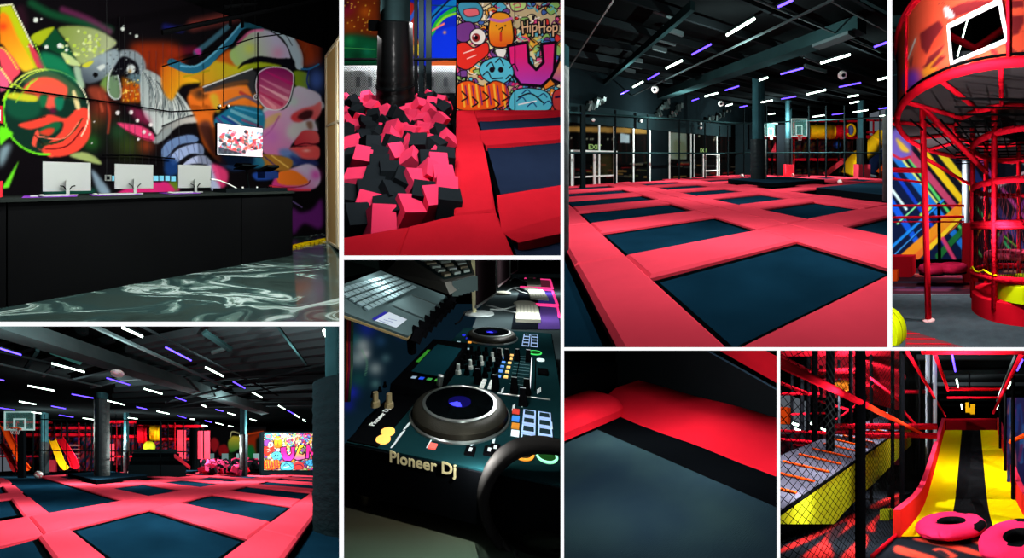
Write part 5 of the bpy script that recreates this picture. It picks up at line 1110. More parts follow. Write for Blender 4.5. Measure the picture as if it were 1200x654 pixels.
# plinths
def plinth_px(near, left, right, h, label):
    n_, l_, r_ = (s5.z(*q) for q in (near, left, right)); back = l_ + r_ - n_
    t = thing('foam_plinth', n_, label, 'plinth'); pts = [n_, r_, back, l_]
    m = MB(); m.slab(pts, 0, h - .03); put('side_padding', m, M_pedside, t)
    m = MB(); m.slab(pts, h - .03, h, inset=.02); put('top_mat', m, M_pedestal, t)
    if n_: return pts
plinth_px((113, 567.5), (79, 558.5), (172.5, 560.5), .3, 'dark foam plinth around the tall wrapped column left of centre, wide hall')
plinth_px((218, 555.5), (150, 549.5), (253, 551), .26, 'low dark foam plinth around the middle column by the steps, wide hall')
c = s5.z(119.5, 557.5, .3); pillar(c.x, c.y, .3, 7.4, c.y * 9 / 216, c.y * 7.2 / 216, s5.at(119, 470, c.y).z, 'tall wrapped black column on the left plinth, wide hall')
c = s5.z(231, 550, .26); pillar(c.x, c.y, .26, 7.6, c.y * 5.6 / 216, c.y * 4 / 216, s5.at(231, 500, c.y).z, 'black wrapped column in the middle beside the steps, wide hall')
c = s5.at(285.5, 545, 20); pillar(c.x, c.y, 0, 8.0, .42, .36, 4.4, 'slim black column before the foam pit, wide hall')
# big near column at the right
c = s5.at(386, 620, 4.6)
t = thing('padded_column', (c.x, c.y, -.3), 'huge black quilted column filling the right picture edge, wide hall', 'column')
m = MB(); prof = []
random.seed(11)
for i in range(60):
    z_ = -.35 + i * (s5.at(386, 446, 4.6).z + .35) / 59; prof.append((.33 * (1 + .02 * math.sin(i * 1.3) + random.uniform(-.02, .02)), z_))
prof.append((.27, prof[-1][1] + .02))
def wr(u, v):
    k = min(int(v * 60), 60); r, z_ = prof[k]; a = 2 * math.pi * u; r *= 1 + .02 * math.sin(8 * a + k * .9); return (c.x + r * math.cos(a), c.y + r * math.sin(a), z_)
m.surf(wr, 40, 60); put('wrap', m, mat('quilt_black', (20, 30, 34), .5, bump=.8, bscale=6), t, smooth='all')
m = MB(); m.cyl((c.x + .09, c.y, 3.2), (c.x + .09, c.y, 7), .15, 20); put('upper_tube', m, M_coltop, t, smooth=True)
ball(s5.z(45, 561, 0) + Vector((0, 0, .35)), .34, 'pale and red play ball lying on the long dark track, wide hall')
ball(s5.z(152, 556.5, 0) + Vector((0, 0, .28)), .25, 'small white ball behind the left plinth, wide hall')
m = MB(); m.box((s5.z(302.5, 552).x - .3, s5.z(302.5, 552).y, 0), (s5.z(302.5, 552).x + .35, s5.z(302.5, 552).y + .4, .55)); put('foam_block', m, M_blackvinyl, label='black foam block lying on the pads before the pit, wide hall', cat='foam block', bevel=.04)
for i, (px_, py_) in enumerate(((254, 552.5), (257, 551.5))):
    m = MB(); q = s5.z(px_, py_); m.obox(q + Vector((0, 0, .2)), (.45, .4, .4), rotm(z=20 + 30 * i)); put('foam_block', m, mat('foam_pink', (240, 60, 110), .8), label='small pink foam block on the pads, %s of two, wide hall' % ['left', 'right'][i], cat='foam block')
# ---------------------------------------------------------------- ceiling
ZC5 = 7.8
mb = MB(); mb.quad((-30, 1.5, ZC5), (30, 1.5, ZC5), (30, 44, ZC5), (-30, 44, ZC5)); put('ceiling', mb, M_ceil, kind='structure')
def pb5(x1, y1, x2, y2, z, w_, h_, m, lab, name='ceiling_beam', cat='beam', ext=0.0):
    a, b = s5.z(x1, y1, z), s5.z(x2, y2, z); d = b - a; return beam(a - d * ext, b + d * ext, w_, h_, m, name, lab, cat)
M_joistg = mat('joist_mid', (44, 50, 53), .8)
for i in range(12):
    x1 = 215 + i * 3; y1 = 388 + i * 7.5
    pb5(150 - i * 2, y1 + 20 - i, 385, y1 - 22 + i * 2.4, 7.3, .22, .35, M_joistg if i < 7 else M_joistd, 'dark roof joist on the right side, %s, wide hall' % ORDF[i])
for i in range(6):
    pb5(-4 + i * 22, 405 + i * 10, 70 + i * 32, 382 + i * 9, 7.4, .2, .3, M_joistd, 'dark roof joist on the left side, %s, wide hall' % ORDF[i])
pb5(0, 391, 300, 482, 6.4, .75, .6, mat('girder_grey', (58, 70, 72), .6, vary=.3, vscale=1), 'heavy grey main girder running over the left column, wide hall', ext=.1)
pb5(106, 382.5, 250, 448, 6.0, .1, .1, M_joist, 'pale sprinkler pipe with drops beside the girder, wide hall', 'sprinkler_pipe', 'pipe', ext=.2)
pb5(0, 428, 111, 452, 6.0, .08, .08, M_joist, 'thin pale pipe left of the wrapped column, wide hall', 'sprinkler_pipe', 'pipe', ext=.1)
pb5(0, 414, 60, 427, 6.0, .08, .08, M_joistd, 'thin dark pipe above the left white light, wide hall', 'sprinkler_pipe', 'pipe', ext=.1)
pb5(163, 382, 300, 451, 5.5, .05, .05, M_joistd, 'dark cable tray carrying the right light row, wide hall', 'cable_tray', 'cable tray', ext=.4)
pb5(324, 382, 359, 428, 6.0, .07, .07, M_beam, 'thin teal pipe toward the right column, wide hall', 'sprinkler_pipe', 'pipe')
pb5(205, 470, 395, 425, 6.2, .12, .12, M_joistd, 'long dark crossing pipe before the slim columns, wide hall', 'sprinkler_pipe', 'pipe', ext=.1)
pb5(200, 478, 395, 441, 6.2, .1, .1, M_joistd, 'second long dark crossing pipe before the slim columns, wide hall', 'sprinkler_pipe', 'pipe', ext=.1)
pb5(242, 393, 268, 410, 6.6, .2, .12, M_beam, 'short teal cross brace in the upper middle of the roof, wide hall', 'roof_brace', 'brace', ext=.1)
pb5(248, 415, 266, 409, 6.6, .15, .1, M_joist, 'short pale cross brace in the upper middle of the roof, wide hall', 'roof_brace', 'brace')
pb5(28, 436, 44, 412, 6.2, .14, .1, M_beam, 'teal diagonal brace at the upper left of the roof, wide hall', 'roof_brace', 'brace')
pb5(50, 442, 62, 431, 6.2, .14, .1, M_joist, 'pale diagonal brace above the left pipes, wide hall', 'roof_brace', 'brace')
pb5(62, 410, 98, 424, 7.0, 1.0, .05, mat('skylight', (60, 130, 120), .5, emit=(50, 120, 110), estr=.25, sample=False), 'dim teal skylight strip above the left white light, wide hall', 'skylight', 'skylight')
L5 = """b 0 408.4 25 416|w 60.5 426 99 436|w 32.7 452 64 458|w 143 383.7 167 394.7|b 194 407 224 422.6|b 125 443 152 451|w 169 455.6 190 461.6|b 84 462 109.5 466.6
w 125.7 469.5 146 474.5|w 22.4 470.5 42 474|b 60 476 77 479|b 69 486.4 86 489|b 160 477 172 479.6|w 184 482 198 485|w 37 483 48.6 484.6|b 0 478 17 480.5
w 97 490 111 492|w 150 489.5 161 491|w 241 430.5 261.5 441|b 273.4 447.5 287 455|w 296 460 307 466|w 326.6 475.4 334 479.6|b 337 481 344 485|w 345 485.5 351 489.5
w 355 491.5 358 494|w 379.4 387 389 409|b 205.5 465.7 218 470|b 207.7 487 218 490|w 236 474.5 242 477|b 253 480 261.5 482|w 267 484 276 486.5|w 293 491 300 493
w 253 495.6 261.5 498|w 223 491 228 491.5|w 267.5 499 273 500|b 240 493 248 495|b 0 445 5 446|w 236 498.5 243 499.5"""
for q in L5.replace('\n', '|').split('|'):
    k, x1, y1, x2, y2 = q.split(); x1, y1, x2, y2 = map(float, (x1, y1, x2, y2))
    near = ' left of the wrapped column' if x1 < 110 else (' between the two plinth columns' if x1 < 225 else ' right of the middle column')
    light_tube(s5.z(x1, y1, 5.6), s5.z(x2, y2, 5.6), k, '%s tube light%s, %s' % ({'w': 'white', 'b': 'blue'}[k], near, ordnear(near + k)), rw=.036 if k == 'w' else .028)
p = s5.z(137.5, 437, 6.0); t = thing('ceiling_speaker', p, 'white round ceiling speaker beside the wrapped column, wide hall', 'speaker')
a = MB(); a.lathe(p, [(0, -.12), (.3, -.1), (.34, 0), (.2, .1), (0, .12)], 16); put('shell', a, M_white, t, smooth=True)
# ---------------------------------------------------------------- back: wall, soft play, steps, pit, graffiti
mb = MB(); mb.quad((-30, 36, -.3), (34, 36, -.3), (34, 36, ZC5), (-30, 36, ZC5)); put('wall_back', mb, M_walld, kind='structure')
Y5 = 27.0
def q5(px, py, Y=Y5): return s5.at(px, py, Y)
def fb5(x0, y0, x1, y1, Y, th=.2, mb=None):
    a, b = q5(x0, y1, Y), q5(x1, y0, Y); mb = mb or MB(); return mb.box((a.x, Y, a.z), (b.x, Y + th, b.z))
sp = thing('play_structure', q5(120, 553), 'big red soft play frame with decks nets and posts, back left, wide hall', 'play structure')
for (x0, y0, x1, y1, n, m, Y, th) in ((0, 494, 60, 496, 'roof_beam', M_redp, 27, .3), (40, 500, 112, 503, 'roof_beam', M_redp, 27, .3), (128, 493, 160, 496, 'roof_beam', M_redp, 27, .3), (160, 498, 240, 501, 'roof_beam', M_redp, 27, .3),
        (25, 508, 112, 511, 'deck', M_redp, 27, 3), (128, 510, 165, 513, 'deck', M_redp, 27, 3), (160, 513, 222, 516, 'deck', M_redp, 27, 3), (0, 534, 50, 536, 'rail', M_redp, 26.8, .2), (128, 534, 160, 536, 'rail', M_redp, 26.8, .2),
        (50, 539, 64, 553, 'pad_wall', M_red, 26.6, .6), (128, 520, 134, 540, 'pad_wall', M_red, 26.8, .6), (145, 537, 151, 546, 'pad_wall', M_red, 26.4, .6), (208, 504, 218, 538, 'pad_wall', M_red, 26.8, .5), (232, 505, 246, 538, 'pad_wall', M_red, 26.8, .5)):
    put(n, fb5(x0, y0, x1, y1, Y, th), m, sp)
for x in (4, 20, 40, 65, 73, 80, 93, 101, 108, 131, 137, 143, 158, 170, 180, 189, 197, 205, 215, 238):
    m = MB(); a = q5(x, 553); m.cyl((a.x, Y5 - .15, 0), (a.x, Y5 - .15, q5(x, 496).z), .1, 8); put('post', m, M_redp if x in (20, 93, 137, 205) else M_dark, sp)
random.seed(5)
for (x0, x1, y0, y1) in ((0, 40, 498, 533), (30, 70, 503, 552), (70, 112, 512, 552), (128, 162, 500, 545), (160, 222, 517, 540), (165, 222, 502, 513), (128, 160, 497, 509), (62, 112, 497, 508)):
    m = MB(); a, b = q5(x0, y1, Y5 + 1.5), q5(x1, y0, Y5 + 1.5); nx = max(4, int((x1 - x0) / 2))
    m.surf(lambda u, v: (a.x + (b.x - a.x) * u, Y5 + 1.5, a.z + (b.z - a.z) * v), nx, 14, cf=lambda u, v: srgb(random.choice([(150, 24, 40), (40, 18, 34), (190, 50, 60), (24, 24, 40), (60, 40, 110), (120, 60, 80), (20, 50, 70), (120, 30, 30), (10, 12, 20), (10, 12, 20)])))
    put('inner_panel', m, paint_mat('play_panel', .6), sp, colors=True)
for k in range(6):
    put('stair_tread', fb5(81, 521 + k * 5, 93, 523 + k * 5, 26.6, .3), mat('tread_pale', (150, 90, 90), .6), sp)
def chute(pts, wd_, m, lab):
    t = thing('slide', pts[-1], lab, 'slide'); a = MB(); P_ = [Vector(p) for p in pts]
    def f(u, v):
        x = v * (len(P_) - 1); i = min(int(x), len(P_) - 2); p = P_[i].lerp(P_[i + 1], x - i); th = math.pi * u
        return (p.x - wd_ / 2 * math.cos(th), p.y - .0, p.z + wd_ * .35 * (1 - math.sin(th)))
    a.surf(f, 8, 20); put('chute', a, m, t, smooth='all')
    for s_ in (0, 1):
        b = MB(); b.tube([f(s_, v) for v in np.linspace(0, 1, 12)], .07, 6); put('side_rim', b, m, t, smooth=True)
    return prune(t)
def chute_px(pts, wpx, Y, m, lab):
    """open slide seen from the front: centre line through picture points, coming nearer as it drops"""
    n = len(pts); return chute([q5(x, y, Y - 1.8 * i / (n - 1)) for i, (x, y) in enumerate(pts)], wpx / 216 * Y, m, lab)
chute_px([(4, 500), (10, 515), (18, 530), (24, 543), (31, 552)], 9, 25, M_orange, 'orange wavy slide under the left basketball hoop, wide hall')
chute_px([(0, 520), (8, 532), (14, 545), (17, 553)], 7, 25, mat('dark_red', (150, 20, 24), .4), 'dark red slide beside the orange one at the picture edge, wide hall')
chute_px([(61, 517), (66, 530), (71, 543), (76, 551)], 8, 25, mat('yellow_plastic'), 'bright yellow slide coming down beside the red slides, wide hall')
chute_px([(69, 515), (76, 526), (84, 539), (88, 550)], 9, 25.3, M_redp, 'bright red slide right of the yellow slide, wide hall')
tube_slide([q5(x, 509, 26.5) for x in (162, 168, 173)], 1.25, M_redp, 'red tube on the upper deck right of centre, wide hall')
tube_slide([q5(x, 507.5, 26.5) for x in (176, 182, 187)], 1.1, mat('yellow_plastic'), 'yellow tube with dark mouth on the upper deck, wide hall')
m = MB(); m.ball(q5(175, 524, 26.3), .9, 12); put('play_ball', m, mat('lime_ball', (190, 210, 40), .4), label='lime green ball on the middle level of the soft play, wide hall', cat='ball', smooth='all')
a = q5(5, 504.5, 17); b = q5(41, 482, 17); backboard((a.x, 17, a.z), b.x - a.x, b.z - a.z, 'glass basketball backboard at the left with orange rim, wide hall', side=-.0)
# net frame
t = thing('netting_fence', q5(60, 553, 18), 'thin black net frame with posts before the soft play, wide hall', 'net frame')
for x in (18, 29, 46, 52, 78, 136, 188):
    a = q5(x, 553, 19); m = MB(); m.cyl((a.x, 19, 0), (a.x, 19, 6.4), .05, 6); put('post', m, M_dark, t)
for y in (491, 527.5):
    m = MB(); m.cyl(q5(-4, y, 19), q5(222, y + 2, 19), .06, 6); put('rail', m, M_beam, t)
c = s5.at(52, 552, 24); pillar(c.x, c.y, 0, 8, .55, .45, 4, 'teal column behind the left basketball hoop, wide hall')
c = s5.at(148, 548, 24); pillar(c.x, c.y, 0, 8, .4, .35, 4, 'teal column at the end of the black steps, wide hall')
# black steps with red slanted side
t = thing('stepped_platform', q5(180, 553, 18), 'wide black stepped platform behind the middle plinth, wide hall', 'steps')
for i in range(5):
    a, b = s5.at(150 + i * 1.5, 549.5 - i * 4.6, 19 + i * .9), s5.at(218 - i * 2.6, 545 - i * 4.6, 19 + i * .9)
    m = MB(); m.box((a.x, 19 + i * .9, -.1), (b.x, 24, b.z)); put('step', m, M_pedside if i % 2 else mat('step_top', (26, 36, 40), .6), t)
m = MB(); a, b = s5.at(205, 533, 18.9), s5.at(223, 547, 18.9); 
m.hexa([(a.x, 18.9, a.z - .3), (b.x, 18.9, b.z - .3), (b.x, 23, b.z - .3), (a.x, 23, a.z - .3), (a.x, 18.9, a.z + .1), (b.x, 18.9, b.z + .1), (b.x, 23, b.z + .1), (a.x, 23, a.z + .1)]); put('slanted_side', m, M_red, t)
# foam pit far
Mfp = mat('foam_pink'); Mfk = mat('foam_black', (22, 22, 26), .85)
random.seed(21); n5 = 0
for i in range(210):
    px_ = random.uniform(236, 302); d_ = random.uniform(0, 1); Y = 20 + 8 * d_; q = s5.at(px_, 540, Y)
    hz = .3 + 1.0 * d_ + random.uniform(0, .4)
    if px_ > 290 and d_ < .3: continue
    m = MB(); m.obox((q.x, Y, hz), (.62, .62, .62), rotm(random.uniform(0, 90), random.uniform(0, 90), random.uniform(0, 90)))
    pk = random.random() < .62; n5 += 1
    put('foam_cube', m, Mfp if pk else Mfk, label='%s foam cube in the far pit, wide hall' % ('pink' if pk else 'black'), cat='foam cube', group='%s foam cubes in the far pit' % ('pink' if pk else 'black'))
# murals on the back wall behind the pit
cv = Canvas(236, 480, 312, 556, 3.0, (14, 14, 16))
cv.fill([(271, 512), (276, 511), (282, 513), (281, 525), (270, 530), (267, 520)], (225, 205, 60), soft=.6, grad=((40, 130, 60), (275, 514), (275, 532))); cv.blob(268, 536, 6, (30, 100, 40), .8)
cv.fill([(247, 516), (252, 513), (257, 520), (252, 530), (247, 525)], (190, 30, 40), soft=.8); cv.fill([(256, 524), (264, 521), (268, 530), (258, 534)], (170, 24, 30), soft=.8)
cv.fill([(288, 512), (311, 507), (311, 534), (286, 530)], (150, 40, 14), soft=2.5); cv.fill([(286, 526), (296, 522), (300, 538), (286, 540)], (16, 110, 50), soft=1.5); cv.fill([(300, 516), (308, 514), (309, 540), (302, 540)], (10, 20, 14), soft=1)
cv.line([(270, 512), (272, 506), (280, 508)], 1.4, (220, 210, 150)); cv.line([(290, 509), (308, 506)], 2, (200, 60, 20))
cv.fill([(237, 507), (245, 507), (245, 540), (237, 540)], (200, 30, 40), sm=False, soft=.5)
Yw = 31.0
a, b = q5(234, 556, Yw), q5(312, 500, Yw)
mural('wall_mural', cv, (a.x, Yw, a.z), (b.x - a.x, 0, 0), (0, 0, b.z - a.z), 130, 90, s5.px, paint_mat('mural_paint', .6, estr=.25), label='dark back wall mural with yellow head red shapes, behind the pit, wide hall', cat='mural')
for i, (x0, x1) in enumerate(((243.5, 251), (260, 267.5), (277, 280), (297, 308))):
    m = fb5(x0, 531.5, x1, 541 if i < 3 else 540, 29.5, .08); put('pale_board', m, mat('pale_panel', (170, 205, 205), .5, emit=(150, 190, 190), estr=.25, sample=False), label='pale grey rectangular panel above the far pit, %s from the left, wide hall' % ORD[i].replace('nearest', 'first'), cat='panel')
def graffiti(k):
    """dense spray lettering wall, drawn in a 200 x 120 field"""
    cv = Canvas(0, 0, 200, 120, k, (214, 196, 150)); rnd = random.Random(4)
    def pts(*a): return list(a)
    blk = (24, 16, 26); pk = (244, 40, 130); cy = (90, 200, 225); og = (250, 140, 40)
    cols = [(90, 190, 220), (240, 90, 150), (250, 170, 60), (120, 70, 150), (230, 60, 50), (150, 200, 110), (70, 110, 190), (240, 230, 180)]
    for i in range(620):
        x, y = rnd.uniform(0, 200), rnd.uniform(0, 120); r = rnd.uniform(2, 6.5)
        P_ = [(x + r * rnd.uniform(.4, 1.4) * math.cos(t), y + r * rnd.uniform(.4, 1.4) * math.sin(t)) for t in np.linspace(0, 6.28, 7)[:-1]]
        cv.fill(P_, rnd.choice(cols), soft=.3, out=blk, ow=.9)
    for i in range(260):
        x, y = rnd.uniform(0, 200), rnd.uniform(0, 120); p_ = [(x, y)]
        for j in range(3): p_.append((p_[-1][0] + rnd.uniform(-6, 7), p_[-1][1] + rnd.uniform(-6, 6)))
        cv.line(p_, rnd.uniform(.8, 2), rnd.choice([blk, blk, (250, 245, 235), pk, cy, (120, 30, 110)]), .95)
    return cv, blk, pk, cy, og
cg, blk, pk, cy, og = graffiti(1.6)
# red balloon-like shape, eye ball, plain orange round figure with headband
def gpaint(cv):
    cv.fill([(2, 2), (22, 0), (30, 10), (24, 22), (8, 20)], (70, 160, 190), out=blk); cv.fill([(8, 9), (22, 7), (25, 14), (12, 16)], (240, 110, 120), out=blk, ow=.8)
    cv.fill([(0, 26), (16, 22), (22, 34), (10, 44), (0, 40)], (120, 60, 140), out=blk)
    cv.fill([(0, 48), (10, 44), (20, 50), (34, 44), (36, 56), (24, 66), (12, 74), (0, 68)], (236, 50, 40), out=blk)
    cv.line([(8, 56), (20, 52)], 1.2, (255, 230, 220)); cv.line([(12, 62), (22, 58)], 1, (255, 230, 220))
    cv.blob(24, 38, 9.5, blk, 1, hard=True); cv.blob(24, 38, 8.4, (244, 240, 232), 1, hard=True); cv.blob(22, 39, 4.6, (150, 40, 40), 1, hard=True); cv.blob(22, 39, 2.2, (10, 8, 10), 1, hard=True); cv.blob(20, 37, 1, (255, 255, 255), 1, hard=True)
    cv.fill([(40, 14), (50, 11), (60, 15), (64, 30), (63, 46), (50, 50), (38, 46), (36, 28)], (250, 165, 40), out=blk, ow=1.6, grad=((236, 90, 30), (50, 30), (50, 50)))
    cv.line([(38, 19), (50, 21), (62, 18)], 3.2, (214, 110, 190)); cv.line([(48, 30), (52, 28), (50, 33)], 1, blk); cv.line([(50, 34), (50, 42)], 2.5, (220, 50, 40)); cv.blob(45, 26, .9, blk, 1, hard=True); cv.blob(55, 26, .9, blk, 1, hard=True)
    cv.fill([(44, 52), (56, 52), (54, 60), (50, 63), (46, 59)], (250, 248, 240), out=blk, ow=.8)
    # big pink bubble lettering
    def L(p, c=pk): cv.fill(p, c, sm=False, soft=.3, out=blk, ow=3.2, grad=((190, 70, 200), (0, 60), (0, 92)))
    L([(58, 48), (80, 44), (82, 66), (90, 74), (98, 66), (96, 46), (112, 44), (110, 80), (96, 92), (72, 90), (60, 74)])
    L([(112, 72), (126, 40), (146, 38), (140, 48), (130, 52), (126, 66), (140, 70), (146, 62), (150, 84), (120, 90), (106, 84)], (252, 190, 50))
    L([(150, 84), (152, 40), (162, 36), (174, 62), (178, 34), (196, 32), (190, 84), (176, 82), (164, 60), (162, 84)])
    cv.fill([(98, 92), (106, 84), (112, 90), (100, 96)], og, sm=False, out=blk)
    for x, y in ((84, 46), (88, 54), (118, 48), (90, 40)): cv.blob(x, y, 2.6, (244, 226, 80), .9)
    # skull-ish cyan scribble, orange tag, white drips
    cv.fill([(30, 66), (46, 60), (60, 66), (64, 80), (50, 90), (34, 86), (26, 76)], cy, out=blk); cv.blob(40, 74, 3, blk, 1, hard=True); cv.blob(50, 74, 3, blk, 1, hard=True); cv.line([(40, 84), (52, 83)], 1.5, blk)
    cv.fill([(0, 92), (14, 86), (30, 92), (44, 86), (58, 94), (56, 112), (30, 118), (0, 116)], (240, 90, 30), out=blk)
    for x in (6, 14, 22, 32, 42, 52): cv.line([(x, 90), (x + 3, 114)], 2.2, (255, 190, 60)); cv.line([(x + 4, 92), (x + 7, 112)], 1.4, (130, 30, 110))
    cv.fill([(64, 98), (84, 94), (104, 100), (104, 118), (62, 118)], cy, out=blk); cv.line([(70, 104), (84, 100), (98, 110)], 1.6, blk); cv.line([(70, 112), (90, 108)], 1.4, (250, 250, 250))
    cv.fill([(110, 98), (130, 94), (144, 102), (140, 116), (112, 118)], (200, 60, 60), out=blk); cv.line([(112, 104), (130, 102), (140, 110)], 2.5, (40, 20, 60))
    cv.fill([(150, 92), (170, 86), (196, 88), (196, 104), (160, 106)], (70, 170, 220), out=blk)
    for (x, y) in ((34, 70), (44, 66), (56, 84), (30, 80), (60, 72)): cv.line([(x, y), (x + 5, y - 4), (x + 9, y + 3)], 1.3, blk)
    for (x, y) in ((6, 98), (18, 104), (30, 98), (42, 106), (52, 98)): cv.line([(x, y), (x + 6, y + 6), (x, y + 10)], 1.6, blk)
    for (x, y) in ((68, 108), (80, 114), (92, 104), (98, 112), (74, 100)): cv.line([(x, y), (x + 6, y - 4), (x + 10, y)], 1.2, (20, 60, 120))
    for x in (156, 168, 180): cv.line([(x, 90), (x + 6, 96), (x + 1, 102)], 2, (20, 50, 110))
gpaint(cg)
a, b = q5(309.5, 551, 21), q5(374, 508, 21)
fx, fy = (309.5, 551), (374.5, 508)
pxg5 = lambda P_: ((s5.px(P_)[0] - 309.5) / 65 * 200, (s5.px(P_)[1] - 507) / 44 * 120)
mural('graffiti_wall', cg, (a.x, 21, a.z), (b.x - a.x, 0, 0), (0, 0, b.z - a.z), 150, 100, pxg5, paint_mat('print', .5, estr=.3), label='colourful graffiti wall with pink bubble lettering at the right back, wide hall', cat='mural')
m = MB(); m.box((a.x - .3, 21.05, -.1), (b.x + 3, 21.5, b.z + .2)); put('wall_graffiti_back', m, M_walld, kind='structure')
for (x, y, z_, p) in ((0, 5.0, 4.2, 130), (0, 3.3, 3.2, 40), (-3.6, 6.5, 4.6, 130), (3.4, 7, 4.6, 130), (-5, 13, 4.8, 260), (5, 14, 4.8, 240), (-15, 22, 4.4, 450), (9, 19.5, 4.2, 300), (-6, 23.5, 4.2, 450), (-11, 24.5, 2.5, 200), (3, 25, 4.2, 260), (2.6, 3.4, 3.0, 14), (6.5, 20.5, 2.6, 40), (4.2, 22.5, 3.4, 110)):
    lamp((x, y, z_), p, (.85, 1, .95), radius=0.0)
# ================================================================== foam pit picture
s2 = use(Stage('foam pit', 530, 51, 300, 1.6, 1.1, P[2]))
def slab_px(pts, z0, z1, inset=0.0, mb=None):
    mb = mb or MB(); q = [S.z(x, y, z1) for x, y in pts]
    area = sum(q[i - 1].x * q[i].y - q[i].x * q[i - 1].y for i in range(len(q)))
    if area < 0: q = q[::-1]
    return mb.slab(q, z0, z1, inset=inset)
def pad_px(pts, lab, z0=-.12, z1=0, inset=.02, m=None): return put('safety_pad', slab_px(pts, z0, z1, inset), m or M_red2, label=lab, cat='safety pad')
M_red2 = mat('red_vinyl_pit', (206, 30, 46), .6, vary=.12, vscale=2.5, bump=.08, bscale=12)
FP = ', foam pit picture'
pad_px([(535, 129.5), (556, 128.5), (562, 152), (570, 185), (581, 246), (531.8, 252)], 'long narrow red pad running back between foam pit and trampolines' + FP)
pad_px([(531.5, 253), (581, 247), (604.5, 303), (464, 303), (479, 264)], 'large red corner pad at the bottom middle' + FP)
pad_px([(400, 277.5), (478.5, 264.5), (464, 303), (400, 303)], 'red pad with creases along the near pit edge, bottom left' + FP)
pad_px([(556, 128.5), (660, 126.5), (660, 131), (558.4, 137)], 'narrow red pad under the graffiti wall' + FP)
def flap(pts_top, pts_low, lab, zlow=-.1):
    t = put('safety_pad', None, None) if False else None
    mb = MB(); a_ = [S.z(x, y, 0) for x, y in pts_top]; b_ = [S.z(x, y, zlow) for x, y in pts_low]
    n = len(a_); mb.add(a_, [tuple(range(n))]); 
    top = [a_[0], a_[1]]
    return mb, a_, b_
def cross(p_back_l, p_back_r, p_fr_l, p_fr_r, q_l, q_r, lab):
    """flat top plus a flap sloping down to the bed in front"""
    mb = MB(); v = [S.z(*p_back_l), S.z(*p_back_r), S.z(*p_fr_r), S.z(*p_fr_l), S.z(*q_r, -.05), S.z(*q_l, -.05)]
    lo = [Vector((q.x, q.y, -.14)) for q in (v[0], v[1], v[4], v[5])]
    mb.add(v + lo, [(0, 3, 2, 1), (3, 5, 4, 2), (6, 7, 8, 9), (0, 1, 7, 6), (5, 9, 8, 4)])
    return put('safety_pad', mb, M_red2, label=lab, cat='safety pad')
cross((563, 152.5), (660, 147), (562, 163), (660, 155.5), (569, 170.5), (660, 163), 'red cross pad with folded flap, nearer the graffiti wall' + FP)
cross((582, 229), (660, 216.5), (588, 273), (660, 252), (607, 284.5), (660, 273), 'wide red cross pad with folded front flap, lower right' + FP)
def bed_px(pts, lab):
    q = [s2.z(x, y, -.1) for x, y in pts]; c_ = sum(q, Vector()) / 4; t = thing('trampoline', c_, lab, 'trampoline')
    m_ = MB(); m_.poly([c_ + (p - c_) * 1.04 + Vector((0, 0, -.06)) for p in q]); put('spring_cover', m_, M_edge, t)
    m_ = MB(); r_ = [c_ + (p - c_) * .975 for p in q]
    m_.surf(lambda u, v: (r_[0].lerp(r_[1], u)).lerp(r_[3].lerp(r_[2], u), v) - Vector((0, 0, .03 * (1 - (2 * u - 1) ** 4) * (1 - (2 * v - 1) ** 4))), 8, 8); put('jumping_mat', m_, M_mat2, t, smooth='all')
M_mat2 = mat('mat_navy', (30, 42, 66), .6, vary=.2, vscale=2)
bed_px([(558.5, 137), (563, 153), (664, 148), (664, 130.5)], 'far dark trampoline bed under the graffiti wall' + FP)
bed_px([(569, 170.5), (585.5, 229), (672, 216), (672, 162)], 'middle dark trampoline bed beside the long red pad' + FP)
bed_px([(600, 286), (607, 308), (672, 308), (672, 270)], 'near dark trampoline bed at the lower right corner' + FP)
mb = MB(); mb.quad((-4, 1.6, -.5), (4, 1.6, -.5), (4, 9.5, -.5), (-4, 9.5, -.5)); put('floor', mb, M_black, kind='structure')
mb = MB(); mb.box((.02, 2.3, -.5), (.05, 6.2, -.03)); put('pit_wall', mb, M_black, label='black inner side wall of the foam pit beside the long red pad', cat='pit wall')
mb = MB(); mb.box((-3, 2.2, -.5), (0, 6.6, -.2)); put('pit_bed', mb, mat('pit_dark', (14, 13, 16), .9), label='dark bed under the foam cubes' + FP, cat='pit bed')
